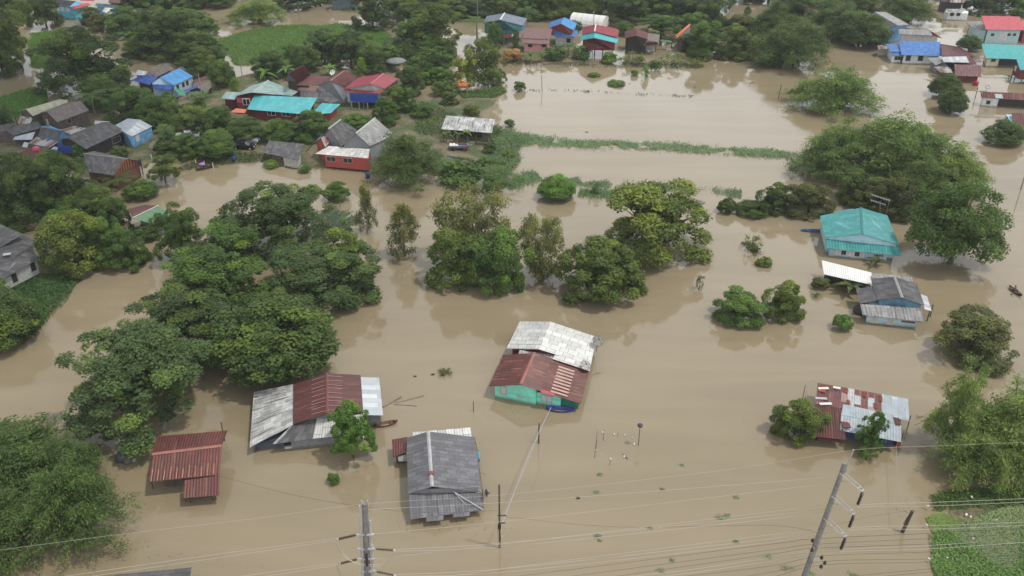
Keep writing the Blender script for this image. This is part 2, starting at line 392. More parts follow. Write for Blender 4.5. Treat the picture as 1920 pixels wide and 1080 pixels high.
def unit(a): return a / np.maximum(np.linalg.norm(a, axis=-1, keepdims=True), 1e-9)
def leafmesh(name, c, nrm, tan, w, l, tint, mat=None):
    """one mesh of diamond leaves: centres, normals, long axes, half widths, half lengths"""
    n = len(c)
    nrm = unit(nrm); tan = unit(tan - nrm * np.sum(tan * nrm, 1, keepdims=True)); bi = np.cross(nrm, tan)
    w = np.broadcast_to(w, (n,))[:, None]; l = np.broadcast_to(l, (n,))[:, None]
    V = np.empty((n, 4, 3))
    V[:, 0] = c + tan * l; V[:, 1] = c + bi * w - nrm * w * .25; V[:, 2] = c - tan * l; V[:, 3] = c - bi * w - nrm * w * .25
    me = bpy.data.meshes.new(name)
    me.vertices.add(n * 4); me.vertices.foreach_set('co', V.reshape(-1))
    me.loops.add(n * 4); me.loops.foreach_set('vertex_index', np.arange(n * 4, dtype=np.int32))
    me.polygons.add(n); me.polygons.foreach_set('loop_start', np.arange(0, n * 4, 4, dtype=np.int32))
    me.polygons.foreach_set('loop_total', np.full(n, 4, dtype=np.int32))
    at = me.attributes.new('tint', 'FLOAT', 'POINT'); at.data.foreach_set('value', np.repeat(np.clip(tint, 0, 1), 4).astype(np.float32))
    me.materials.append(mat or M_LEAF)
    me.update(calc_edges=True)
    return me
UP = np.array([0, 0, 1.0])
def sph(rg, n):
    v = rg.normal(size=(n, 3)); return unit(v)
def crown_lobed(seed, K, n, ls, r=(.12, .21), flat=.85, zc=.34, skirt=.55, jit=.55, tip=.3, irreg=.18, asp=1.35, M=0, sub=(.2, .33)):
    """a crown of leafy boughs: box x,y -.5...5, z 0..1. M > 0: the crown is M smaller uneven domes"""
    rg = np.random.default_rng(seed)
    rr = np.clip(np.exp(rg.normal(math.log((r[0] + r[1]) / 2), .28, K)), r[0] * .7, r[1] * 1.25)
    if M:
        th = np.arange(M) * 2.399 + rg.uniform(0, 6.28); R = sub[0] + (sub[1] - sub[0]) * rg.uniform(0, 1, M)
        rad = np.sqrt((np.arange(M) + .3) / M) * (.5 - R * .85)
        top = 1 - R - .62 * (rad / .5) ** 1.5 * rg.uniform(.5, 1.4, M); top[0] = 1 - R[0]
        top = np.maximum(top, .18)
        SC = np.stack([np.cos(th) * rad, np.sin(th) * rad, top], 1)
        own = rg.choice(M, K, p=R ** 2 / np.sum(R ** 2))
        d = sph(rg, K); d[:, 2] = np.where(d[:, 2] < -.45, -d[:, 2] * .5, d[:, 2]); d = unit(d)
        c = SC[own] + d * (R[own] * rg.uniform(.72, 1.12, K))[:, None] * np.array([1, 1, .85])
        # lower boughs that fill the skirt
        m = int(K * .42); a = rg.uniform(0, 6.28, m); q = rg.uniform(.24, .45, m)
        c[:m] = np.stack([np.cos(a) * q, np.sin(a) * q, rg.uniform(.03, .36, m)], 1)
        out = np.where(np.arange(K)[:, None] < m, unit(c * np.array([1, 1, .3])), d)
    else:
        d = sph(rg, K * 3); d = d[d[:, 2] > -skirt][:K]
        s_ = 1 + irreg * rg.normal(size=K)
        A = np.where(d[:, 2:3] > 0, np.array([.5, .5, 1 - zc]), np.array([.5, .5, zc]))
        c = np.array([0, 0, zc]) + d * (A - rr[:, None] * .95) * np.clip(s_, .55, 1.12)[:, None]
        out = unit(c - np.array([0, 0, zc * .6]))
    lobe_t = np.clip(rg.normal(.42, .22, K), .02, .98)
    k = rg.choice(K, n, p=rr ** 2 / np.sum(rr ** 2))
    dd = sph(rg, n)
    flip = np.sum(dd * (out[k] + UP * .4), 1) < -.35
    dd[flip] *= -1
    q = (rg.uniform(.35, 1.0, n) ** .45 * rg.uniform(.85, 1.22, n))[:, None] * dd * rr[k][:, None]
    q[:, 2] *= flat
    p = c[k] + q
    nrm = dd * .55 + UP * .45 + jit * rg.normal(size=(n, 3)) * .8
    tan = rg.normal(size=(n, 3)) + dd * .8 - UP * .25
    s = ls * rg.uniform(.55, 1.45, n)
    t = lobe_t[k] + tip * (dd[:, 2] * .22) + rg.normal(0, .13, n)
    # boughs within the crown
    m = n // 16
    pi = np.array([0, 0, zc + .06]) + sph(rg, m) * (rg.uniform(.08, .55, m)[:, None] * np.array([.5, .5, .5]))
    pi = pi[pi[:, 2] > .03]; m = len(pi)
    p = np.vstack([p, pi]); nrm = np.vstack([nrm, rg.normal(size=(m, 3)) + UP * .4]); tan = np.vstack([tan, rg.normal(size=(m, 3))])
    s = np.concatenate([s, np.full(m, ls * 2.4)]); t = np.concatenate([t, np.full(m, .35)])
    p[:, 2] = np.maximum(p[:, 2], .005)
    return leafmesh('crown', p, nrm, tan, s * .62, s * .62 * asp, t)
def crown_bamboo(seed, K, n, lw=.0055, ll=.021, spread=.42, base=.1, sparse=False, sig=.034):
    rg = np.random.default_rng(seed)
    th = rg.uniform(0, 2 * math.pi, K); a = spread * np.sqrt(rg.uniform(.03, 1, K)); hz = rg.uniform(.62, 1.0, K) * (1 - .42 * (a / spread) ** 2)
    b0 = rg.normal(0, base * .5, (K, 2))
    def curve(k, t):
        r = a[k] * t ** 1.7
        z = hz[k] * (1.18 * t - .18 * t ** 4 - (.86 * (a[k] / spread)) * t ** 2.8)
        return np.stack([b0[k, 0] + np.cos(th[k]) * r, b0[k, 1] + np.sin(th[k]) * r, z], 1)
    nsp = n // 26
    k = rg.integers(0, K, nsp); t = rg.uniform(.06 if not sparse else .38, 1.0, nsp) ** .8
    c = curve(k, t)
    out = np.stack([np.cos(th[k]), np.sin(th[k]), np.zeros(nsp)], 1)
    ang = rg.uniform(0, 2 * math.pi, nsp); side = np.stack([np.cos(ang), np.sin(ang), np.zeros(nsp)], 1)
    c = c + side * rg.uniform(0, .075, nsp)[:, None] * (1.15 - t * .6)[:, None] + UP * rg.normal(0, .012, nsp)[:, None]
    spt = np.clip(rg.normal(.45, .2, nsp) + .12 * (c[:, 2] - .5), .05, 1)
    kk = rg.integers(0, nsp, n)
    off = rg.normal(0, sig, (n, 3)) * np.array([1, 1, .55])
    p = c[kk] + off
    p[:, 2] = np.maximum(p[:, 2], .01)
    d = unit(side[kk] * .8 + out[kk] * .6 + rg.normal(size=(n, 3)) * .55) - UP * rg.uniform(.15, .9, n)[:, None]
    nrm = rg.normal(size=(n, 3)) * .7 + UP * .75
    s = rg.uniform(.7, 1.3, n)
    return leafmesh('crown', p, nrm, d, lw * s, ll * s, spt[kk] + rg.normal(0, .14, n)), (th, a, hz, b0, spread)
def culms_mesh(par, count, r0=.006):
    th, a, hz, b0, spread = par
    mb = MB()
    for k in range(min(count, len(th))):
        pts, rs = [], []
        for t in np.linspace(0, .97, 7):
            r = a[k] * t ** 1.7; z = hz[k] * (1.18 * t - .18 * t ** 4 - (.86 * a[k] / spread) * t ** 2.8)
            pts.append((b0[k, 0] + math.cos(th[k]) * r, b0[k, 1] + math.sin(th[k]) * r, z)); rs.append(r0 * (1 - .75 * t))
        mb.tube(pts, rs, 4)
    return mb.mesh('culms', M_CULM)
def crown_slender(seed, K, n, sig=.05, w=.009, l=.03, zlo=.12, wid=.36, cone=True):
    """loose hanging foliage on upright boughs (gaps show what is behind)"""
    rg = np.random.default_rng(seed)
    z = zlo + (1 - zlo - .03) * rg.uniform(0, 1, K) ** .85
    uu = np.clip((z - zlo) / (1 - zlo), 0, 1)
    env = wid * ((1 - uu) ** .65 * (.6 + .4 * np.minimum(1, uu * 5)) if cone else np.sqrt(np.clip(1 - ((z - .62) / .52) ** 2, .05, 1)))
    th = rg.uniform(0, 2 * math.pi, K); r = env * np.sqrt(rg.uniform(.05, 1, K))
    c = np.stack([r * np.cos(th), r * np.sin(th), z], 1)
    ct = np.clip(rg.normal(.42, .2, K) + .35 * (z - .5), .05, 1)
    k = rg.integers(0, K, n)
    o = rg.normal(0, 1, (n, 3)) * np.array([sig, sig, sig * 1.0]); o[:, 2] -= np.abs(rg.normal(0, sig * .5, n))
    p = c[k] + o
    p[:, 2] = np.clip(p[:, 2], .01, 1.0)
    tan = rg.normal(size=(n, 3)) * .45 - UP
    nrm = rg.normal(size=(n, 3)) * .8 + UP * .5
    s = rg.uniform(.7, 1.3, n)
    return leafmesh('crown', p, nrm, tan, w * s, l * s, ct[k] + rg.normal(0, .14, n)), c
def stems_mesh(cs, seed, stems=3, mat=None, r0=.014, picks=26):
    rg = random.Random(seed); mb = MB()
    axes = []
    for i in range(stems):
        x, y = rg.uniform(-.05, .05), rg.uniform(-.05, .05)
        tx, ty, h = rg.uniform(-.14, .14), rg.uniform(-.14, .14), rg.uniform(.75, .95)
        pts = [(x, y, -.06)] + [(x + (tx - x) * t + rg.uniform(-.01, .01), y + (ty - y) * t, h * t) for t in (.25, .5, .75, 1)]
        mb.tube(pts, [r0, r0 * .9, r0 * .7, r0 * .45, r0 * .2], 5); axes.append(pts)
    for c in [cs[rg.randrange(len(cs))] for _ in range(picks)]:
        ax = rg.choice(axes); zz = max(.1, c[2] - .18); t = min(.95, max(.05, zz / ax[-1][2])); i = min(3, int(t * 4)); f = t * 4 - i
        a = Vector(ax[i]).lerp(Vector(ax[i + 1]), f)
        mb.tube([a, a.lerp(Vector(c), .5) + Vector((0, 0, -.015)), Vector(c)], [r0 * .45, r0 * .3, r0 * .12], 4)
    return mb.mesh('trunk', mat or M_BARKL)
def trunk_mesh(seed, fork=.22, top=.72, r0=.026, limbs=6):
    rg = random.Random(seed); mb = MB()
    w = lambda s: rg.uniform(-s, s)
    base = [(0, 0, -.08), (w(.01), w(.01), fork * .5), (w(.02), w(.02), fork)]
    mb.tube(base, [r0 * 1.25, r0, r0 * .88], 7)
    for i in range(limbs):
        a = i * 2 * math.pi / limbs + w(.4); R = rg.uniform(.2, .36); z1 = rg.uniform(top - .25, top + .08)
        f = Vector(base[-1]); e = Vector((math.cos(a) * R, math.sin(a) * R, z1)); mid = f.lerp(e, .5) + Vector((0, 0, .05))
        mb.tube([f, mid, e], [r0 * .6, r0 * .4, r0 * .12], 5)
        for j in range(2):
            b = a + w(.9); q = mid + Vector((math.cos(b) * .17, math.sin(b) * .17, rg.uniform(.05, .2)))
            mb.tube([mid, q], [r0 * .32, r0 * .08], 4)
    return mb.mesh('trunk', M_BARK)

LIB = {}
def lib(key, crowns, trunks): LIB[key] = (crowns, trunks)
lib('D', [crown_lobed(11 + i, 90, 20000, .0175, r=(.08, .15), flat=.85, zc=.34, skirt=.62, irreg=.09, jit=.5, tip=.35) for i in range(3)], [trunk_mesh(1)])
lib('O', [crown_lobed(21 + i, 74, 17000, .0185, r=(.06, .13), jit=.6, tip=.5, M=7 + i % 3, sub=(.15, .27)) for i in range(5)], [trunk_mesh(2), trunk_mesh(3)])
lib('R', [crown_lobed(31 + i, 130, 30000, .0132, r=(.05, .105), flat=.78, jit=.6, tip=.45, asp=1.3, M=9 + i, sub=(.15, .27)) for i in range(5)], [trunk_mesh(4, .2, .75), trunk_mesh(5, .3, .7)])
lib('Q', [crown_lobed(37 + i, 75, 32000, .0135, r=(.09, .165), flat=.82, zc=.34, skirt=.62, irreg=.1, jit=.5, tip=.45) for i in range(2)], [trunk_mesh(8)])
lib('F', [crown_lobed(61 + i, 76, 17000, .0150, r=(.05, .11), flat=.8, jit=.65, tip=.5, M=8, sub=(.12, .24)) for i in range(3)], [trunk_mesh(6, .3, .8, .02)])
_b = [crown_bamboo(41 + i, 84, 42000, lw=.0040, ll=.0150, spread=.47, sig=.03) for i in range(3)]
lib('B', [x[0] for x in _b], [culms_mesh(x[1], 46) for x in _b])
_b2 = [crown_bamboo(51 + i, 34, 12000, lw=.0042, ll=.016, sparse=True, sig=.028, spread=.42) for i in range(2)]
lib('P', [x[0] for x in _b2], [culms_mesh(x[1], 28, .0065) for x in _b2])
_e = [crown_slender(71 + i, 60, 5200, sig=.042, w=.008, l=.026, wid=.46, zlo=.03) for i in range(2)]
lib('E', [x[0] for x in _e], [stems_mesh(x[1], i, 2) for i, x in enumerate(_e)])
_e2 = [crown_slender(81 + i, 115, 10500, sig=.042, w=.008, l=.024, wid=.47, cone=False, zlo=.04) for i in range(2)]
lib('G', [x[0] for x in _e2], [stems_mesh(x[1], 9 + i, 5, r0=.011, picks=40) for i, x in enumerate(_e2)])
lib('S', [crown_lobed(91 + i, 22, 2600, .045, r=(.13, .22), skirt=.7, irreg=.16, jit=.6, tip=.4) for i in range(3)], [trunk_mesh(7, .25, .7, .02, 4)])
lib('T', [crown_slender(95 + i, 26, 620, sig=.06, w=.016, l=.06, zlo=.05, wid=.45, cone=False)[0] for i in range(2)], [stems_mesh([(.2, .1, .5), (-.2, .1, .6), (0, -.2, .55)], 3, 3, M_BARK, .012, 6)])

def palm_meshes(seed, fronds=20, L=.42, droop=.5, tilt=.5):
    """coconut-like: trunk to z=.62, feather fronds above"""
    rg = np.random.default_rng(seed)
    mb = MB(); mb.tube([(0, 0, -.05), (.01, 0, .2), (.0, .015, .42), (.0, .02, .63)], [.022, .016, .014, .014], 7)
    C, N, T, Wd, Ln, ti = [], [], [], [], [], []
    for i in range(fronds):
        a = i * 2.399 + rg.uniform(-.2, .2); el = rg.uniform(-.15, 1.15); d = np.array([math.cos(a), math.sin(a), 0])
        ln = L * rg.uniform(.8, 1.05); prev = None
        for t in np.linspace(.08, 1, 15):
            z = .63 + ln * (math.sin(el) * t - droop * t * t * (.9 if el > .3 else .6)); r = ln * math.cos(el) * t + ln * .18 * t * t
            p = np.array([d[0] * r, .02 + d[1] * r, z])
            tg = unit(p - prev) if prev is not None else d; prev = p
            s = np.cross(tg, UP); s = unit(s)
            for sg in (-1, 1):
                ll = ln * .27 * (1.05 - .75 * abs(t - .45)) * rg.uniform(.85, 1.1)
                dd = unit(s * sg + tg * .75 - UP * .35)
                C.append(p + dd * ll * .5); N.append(np.cross(dd, tg) * sg + UP * .25 * 0); T.append(dd); Wd.append(.008); Ln.append(ll * .5); ti.append(.45 + rg.normal(0, .12))
    return leafmesh('fronds', np.array(C), np.array(N), np.array(T), np.array(Wd), np.array(Ln), np.array(ti)), mb.mesh('trunk', M_BARKL)
PALM = [palm_meshes(1), palm_meshes(2, 18, .4, .62)]
def banana_meshes(seed, n=8, up=.8, torn=.3):
    rg = random.Random(seed); mb = MB()
    mb.tube([(0, 0, -.06), (0, 0, .25), (.01, 0, .45)], [.045, .036, .022], 7)
    lf = MB()
    for i in range(n):
        a = i * 2.4 + rg.uniform(-.3, .3); el = rg.uniform(.35, 1.25) * up; Ln = rg.uniform(.5, .68); d = Vector((math.cos(a), math.sin(a), 0)); s = Vector((-d.y, d.x, 0))
        row = []
        for t in (0, .15, .35, .55, .75, .9, 1):
            r = Ln * (math.cos(el) * t + .12 * t * t); z = .45 + Ln * (math.sin(el) * t - .62 * t * t)
            w = .085 * math.sin(min(1, max(.03, t * 1.02)) ** .7 * math.pi) + .004
            row.append((Vector((d.x * r, d.y * r, max(.01, z))), w))
        for (p, w), (q, x) in zip(row, row[1:]):
            lf.face([p - s * w + Vector((0, 0, w * .35)), p, q, q - s * x + Vector((0, 0, x * .35))])
            lf.face([p, p + s * w + Vector((0, 0, w * .35)), q + s * x + Vector((0, 0, x * .35)), q])
    me = lf.mesh('leaves', M_LEAF)
    at = me.attributes.new('tint', 'FLOAT', 'POINT'); at.data.foreach_set('value', np.repeat(np.random.default_rng(seed).normal(.5, .13, len(me.vertices) // 4), 4).astype(np.float32))
    return me, mb.mesh('stem', M_CULM)
BANANA = [banana_meshes(i) for i in range(3)]

COLS = dict(bamn=(0.114, 0.179, 0.056), 
    dark=(0.095, 0.146, 0.044), mid=(0.112, 0.187, 0.048), green=(0.128, 0.231, 0.048), bright=(0.180, 0.298, 0.050), olive=(0.154, 0.193, 0.049),
    oliveg=(0.140, 0.189, 0.047), yel=(0.240, 0.279, 0.060), bam=(0.159, 0.238, 0.068), bamy=(0.201, 0.271, 0.081), bamd=(0.127, 0.190, 0.060),
    blue=(0.100, 0.151, 0.055), euc=(0.187, 0.205, 0.072), dry=(0.479, 0.300, 0.127), brown=(0.132, 0.148, 0.053), lime=(0.234, 0.363, 0.053))
KIND = dict(Q=('round_tree', 'tree'), D=('round_tree', 'tree'), O=('broadleaf_tree', 'tree'), R=('spreading_tree', 'tree'), F=('feathery_tree', 'tree'), B=('bamboo_clump', 'bamboo'),
            P=('bamboo_clump', 'bamboo'), E=('slender_tree', 'tree'), G=('slender_tree', 'tree'), S=('bush', 'bush'), T=('weedy_plant', 'plant'),
            C=('palm_tree', 'palm'), N=('banana_plant', 'banana plant'))
_cnt = {}
TRNG = random.Random(5)
def plant(kind, x0, x1, yt, yb, col, label, group=None, lift=0.0, dr=.92, gz=0.0, name=None):
    """one tree or bush filling the photo's box x0..x1, yt..yb; yb is the front edge of its crown at the ground, lift = bare trunk as a share of its height"""
    xc = (x0 + x1) / 2
    G = P(xc, yb, gz); dep = proj(G)[2]
    w = (x1 - x0) * dep / FPX
    fw = Vector((G.x, G.y, 0)).normalized()
    for _ in range(3):
        base = G + fw * (w * dr * (.46 if lift < .15 else .12)); dep = proj(base)[2]; w = (x1 - x0) * dep / FPX
    dl = math.atan2(CAMH, math.hypot(base.x, base.y))
    lo, hi = .15 * w, 4.0 * w
    for _ in range(40):
        H = (lo + hi) / 2
        zc = .45 * H; y = proj((base.x, base.y, zc + gz))[1] - FPX / dep * math.sqrt((.55 * H * math.cos(dl)) ** 2 + (w * dr / 2 * math.sin(dl) * .8) ** 2)
        if y > yt: lo = H
        else: hi = H
    i = _cnt.get(kind, 0); _cnt[kind] = i + 1
    nm, cat = KIND[kind]
    rz = TRNG.uniform(0, 6.28)
    root = empty(name or nm, base, label, cat, group, rz)
    if kind == 'C': crown, trunk = PALM[i % len(PALM)]; tn, cn = 'trunk', 'fronds'
    elif kind == 'N': crown, trunk = BANANA[i % len(BANANA)]; tn, cn = 'stem', 'leaves'
    else:
        cs, ts = LIB[kind]; crown, trunk = cs[i % len(cs)], ts[i % len(ts)]
        tn, cn = ('culms', 'foliage') if kind in 'BP' else (('stems', 'leaves') if kind in 'ST' else ('trunk', 'crown'))
    sx = w * dict(Q=.95, B=1.14, P=1.1, R=1.0, O=1.04, D=1.04, F=1.06, C=1.6).get(kind, 1.08); sz = H * dict(B=1.24, P=1.12).get(kind, 1.0)
    for n2, me in ((tn, trunk), (cn, crown)):
        o = bpy.data.objects.new(n2, me); COL.objects.link(o); o.parent = root
        c = COLS[col]; o.color = (c[0], c[1], c[2], 1)
        if n2 == cn and lift > 0:
            o.scale = (sx, sx * dr, sz * (1 - lift)); o.location = (0, 0, sz * lift)
        else: o.scale = (sx, sx * dr, sz)
    return root
# ------------------------------------------------------------------ ground, water
def poly_sd(poly, X, Y):
    """signed distance (+ inside) of points to a polygon"""
    n = len(poly); inside = np.zeros(X.shape, bool); dist = np.full(X.shape, 1e9)
    for i in range(n):
        (x1, y1), (x2, y2) = poly[i], poly[(i + 1) % n]
        c = ((y1 > Y) != (y2 > Y)) & (X < (x2 - x1) * (Y - y1) / ((y2 - y1) if abs(y2 - y1) > 1e-9 else 1e-9) + x1)
        inside ^= c
        L2 = (x2 - x1) ** 2 + (y2 - y1) ** 2
        t = np.clip(((X - x1) * (x2 - x1) + (Y - y1) * (y2 - y1)) / max(L2, 1e-9), 0, 1)
        dist = np.minimum(dist, np.hypot(X - x1 - t * (x2 - x1), Y - y1 - t * (y2 - y1)))
    return np.where(inside, dist, -dist)
def ground_poly(pts): return [tuple(P(x, y)[:2]) for x, y in pts]
LAND = [
    (ground_poly([(296, 232), (420, 150), (560, 118), (745, 130), (800, 185), (838, 158), (862, 172), (938, 186), (900, 212), (925, 235), (950, 262), (985, 292), (952, 338), (860, 336), (700, 322), (592, 320), (520, 306), (440, 303), (402, 312), (345, 320), (300, 296)]), .45),
    (ground_poly([(-60, 262), (60, 240), (150, 205), (260, 215), (300, 240), (290, 300), (255, 330), (180, 330), (60, 300), (-60, 300)]), .3),
    (ground_poly([(-150, 560), (20, 528), (95, 515), (150, 528), (120, 566), (60, 630), (0, 655), (-150, 690)]), .5),
    (ground_poly([(1752, 938), (1830, 918), (1960, 905), (2400, 900), (2400, 1300), (1770, 1300), (1742, 1080), (1748, 990)]), .45),
    (ground_poly([(60, 440), (240, 468), (290, 480), (270, 500), (120, 520), (40, 505)]), .2),
    (ground_poly([(890, 66), (1075, 70), (1095, 92), (1060, 112), (960, 118), (900, 112)]), .25),
    (ground_poly([(700, 60), (862, 70), (830, 130), (760, 128), (715, 100)]), .2),
]
xs = np.concatenate([[-1200, -800, -450, -300], np.arange(-230, 231, 2.0), [300, 450, 800, 1200]])
ys = np.concatenate([[-200, -60, 0, 40], np.arange(56, 381, 2.0), [420, 520, 800, 1400, 2200]])
GX, GY = np.meshgrid(xs, ys)
rgt = np.random.default_rng(2)
_wob = sum(np.sin(GX * f + a) * np.cos(GY * g + b) * s for f, g, a, b, s in ((.13, .11, 1, 2, .5), (.31, .27, 3, 1, .3), (.71, .63, 2, 5, .2)))
HGT = np.full(GX.shape, -1.6)
for poly, h in LAND:
    sd_ = poly_sd(poly, GX, GY) + _wob * 1.6
    t = np.clip((sd_ + 5) / 8, 0, 1); t = t * t * (3 - 2 * t)
    HGT = np.maximum(HGT, -1.6 + t * (1.6 + h + _wob * .12))
def land_z(x, y):
    i = int(np.clip(np.searchsorted(xs, x) - 1, 0, len(xs) - 2)); j = int(np.clip(np.searchsorted(ys, y) - 1, 0, len(ys) - 2))
    u = (x - xs[i]) / (xs[i + 1] - xs[i]); v = (y - ys[j]) / (ys[j + 1] - ys[j])
    return float((HGT[j, i] * (1 - u) + HGT[j, i + 1] * u) * (1 - v) + (HGT[j + 1, i] * (1 - u) + HGT[j + 1, i + 1] * u) * v)
def mkgrid(name, xs, ys, Z, mat):
    nx, ny = len(xs), len(ys)
    X, Y = np.meshgrid(xs, ys)
    me = bpy.data.meshes.new(name)
    co = np.stack([X, Y, Z], -1).reshape(-1, 3)
    idx = np.arange(nx * ny).reshape(ny, nx)
    f = np.stack([idx[:-1, :-1], idx[:-1, 1:], idx[1:, 1:], idx[1:, :-1]], -1).reshape(-1, 4)
    me.from_pydata(co.tolist(), [], f.tolist()); me.materials.append(mat)
    me.polygons.foreach_set('use_smooth', [True] * len(me.polygons)); me.update()
    o = bpy.data.objects.new(name, me); COL.objects.link(o)
    return o
m, nt, b, out = newmat('soil_and_grass')
tc = nt.nodes.new('ShaderNodeTexCoord')
n1 = nt.nodes.new('ShaderNodeTexNoise'); n1.inputs['Scale'].default_value = .18; n1.inputs['Detail'].default_value = 8; n1.inputs['Roughness'].default_value = .65
nt.links.new(tc.outputs['Object'], n1.inputs['Vector'])
r = nt.nodes.new('ShaderNodeValToRGB'); e = r.color_ramp.elements
e[0].position, e[0].color = .36, rgba((.20, .15, .095)); e[1].position, e[1].color = .66, rgba((.055, .085, .028))
k = e.new(.47); k.color = rgba((.15, .125, .07)); k = e.new(.53); k.color = rgba((.08, .10, .04))
nt.links.new(n1.outputs['Fac'], r.inputs['Fac'])
n2 = nt.nodes.new('ShaderNodeTexNoise'); n2.inputs['Scale'].default_value = 2.2; n2.inputs['Detail'].default_value = 6
nt.links.new(tc.outputs['Object'], n2.inputs['Vector'])
mr = nt.nodes.new('ShaderNodeMapRange'); mr.inputs[1].default_value = .3; mr.inputs[2].default_value = .7; mr.inputs[3].default_value = .6; mr.inputs[4].default_value = 1.25
nt.links.new(n2.outputs['Fac'], mr.inputs[0])
mm = nt.nodes.new('ShaderNodeVectorMath'); mm.operation = 'SCALE'
nt.links.new(r.outputs[0], mm.inputs[0]); nt.links.new(mr.outputs[0], mm.inputs['Scale']); nt.links.new(mm.outputs[0], b.inputs['Base Color'])
b.inputs['Roughness'].default_value = .95
bp = nt.nodes.new('ShaderNodeBump'); bp.inputs['Strength'].default_value = .6; bp.inputs['Distance'].default_value = .2
nt.links.new(n2.outputs['Fac'], bp.inputs['Height']); nt.links.new(bp.outputs[0], b.inputs['Normal'])
tag(mkgrid('ground', xs, ys, HGT, m), kind='structure')

m, nt, b, out = newmat('muddy_water')
tc = nt.nodes.new('ShaderNodeTexCoord')
n1 = nt.nodes.new('ShaderNodeTexNoise'); n1.inputs['Scale'].default_value = .022; n1.inputs['Detail'].default_value = 6; n1.inputs['Distortion'].default_value = .8
nt.links.new(tc.outputs['Object'], n1.inputs['Vector'])
r = nt.nodes.new('ShaderNodeValToRGB'); e = r.color_ramp.elements
e[0].position, e[0].color = .3, rgba((.220, .178, .112)); e[1].position, e[1].color = .7, rgba((.254, .206, .134))
nt.links.new(n1.outputs['Fac'], r.inputs['Fac']); nt.links.new(r.outputs[0], b.inputs['Base Color'])
sm = nt.nodes.new('ShaderNodeMapping'); sm.inputs['Scale'].default_value = (.05, .35, 1); sm.inputs['Rotation'].default_value = (0, 0, .18); nt.links.new(tc.outputs['Object'], sm.inputs['Vector'])
n4 = nt.nodes.new('ShaderNodeTexNoise'); n4.inputs['Scale'].default_value = .5; n4.inputs['Detail'].default_value = 7; n4.inputs['Distortion'].default_value = 1.2; nt.links.new(sm.outputs[0], n4.inputs['Vector'])
r4 = nt.nodes.new('ShaderNodeMapRange'); r4.inputs[1].default_value = .35; r4.inputs[2].default_value = .7; r4.inputs[3].default_value = .94; r4.inputs[4].default_value = 1.07; nt.links.new(n4.outputs['Fac'], r4.inputs[0])
v4 = nt.nodes.new('ShaderNodeVectorMath'); v4.operation = 'SCALE'; nt.links.new(r.outputs[0], v4.inputs[0]); nt.links.new(r4.outputs[0], v4.inputs['Scale']); nt.links.new(v4.outputs[0], b.inputs['Base Color'])
r5 = nt.nodes.new('ShaderNodeMapRange'); r5.inputs[1].default_value = .4; r5.inputs[2].default_value = .65; r5.inputs[3].default_value = .02; r5.inputs[4].default_value = .075; nt.links.new(n4.outputs['Fac'], r5.inputs[0]); nt.links.new(r5.outputs[0], b.inputs['Roughness'])
b.inputs['IOR'].default_value = 1.4; b.inputs['Specular IOR Level'].default_value = .5
n2 = nt.nodes.new('ShaderNodeTexNoise'); n2.inputs['Scale'].default_value = 1.6; n2.inputs['Detail'].default_value = 4
nt.links.new(tc.outputs['Object'], n2.inputs['Vector'])
bp = nt.nodes.new('ShaderNodeBump'); bp.inputs['Strength'].default_value = .085; bp.inputs['Distance'].default_value = .08
nt.links.new(n2.outputs['Fac'], bp.inputs['Height']); nt.links.new(bp.outputs[0], b.inputs['Normal'])
mb = MB(); mb.face([(-1200, -200, 0), (1200, -200, 0), (1200, 2200, 0), (-1200, 2200, 0)])
tag(mb.build('water', m), kind='structure')

# ------------------------------------------------------------------ floating mats and grass (nobody could count them)
def rand_in(poly, n, rg):
    xs_ = [p[0] for p in poly]; ys_ = [p[1] for p in poly]
    out = np.zeros((0, 2))
    while len(out) < n:
        q = np.stack([rg.uniform(min(xs_), max(xs_), n * 2), rg.uniform(min(ys_), max(ys_), n * 2)], 1)
        out = np.vstack([out, q[poly_sd(poly, q[:, 0], q[:, 1]) > 0]])
    return out[:n]
def lumps(q, seed, f=.25):
    rg = np.random.default_rng(seed); s = np.zeros(len(q))
    for i in range(5):
        a = rg.uniform(0, 6.28); k = f * rg.uniform(.6, 2.4)
        s += np.sin((q[:, 0] * math.cos(a) + q[:, 1] * math.sin(a)) * k + rg.uniform(0, 6.28))
    return s / 5
def mat_of_leaves(name, px, n, size, h, col, seed, gap=-.9, upright=.5, gz=True):
    rg = np.random.default_rng(seed); poly = ground_poly(px)
    q = rand_in(poly, n, rg); lu = lumps(q, seed); sdv = poly_sd(poly, q[:, 0], q[:, 1])
    keep = (lu > gap) & (sdv + lu * 2 + rg.normal(0, .5, n) > .4)
    q, lu = q[keep], lu[keep]; n = len(q)
    z0 = np.array([max(0.0, land_z(a, b)) for a, b in q]) if gz else np.zeros(n)
    c = np.stack([q[:, 0], q[:, 1], z0 + .09 + rg.uniform(.05, 1, n) * h * (.7 + .5 * lu)], 1)
    nrm = rg.normal(size=(n, 3)) * upright + UP; tan = rg.normal(size=(n, 3)) + UP * upright
    s = size * rg.uniform(.6, 1.35, n)
    o = bpy.data.objects.new(name, leafmesh(name, c, nrm, tan, s * .62, s * .8, np.clip(.45 + (.08 if h == .3 else .25) * lu + rg.normal(0, .12, n), 0, 1)))
    o.color = rgba(col); COL.objects.link(o)
    return o
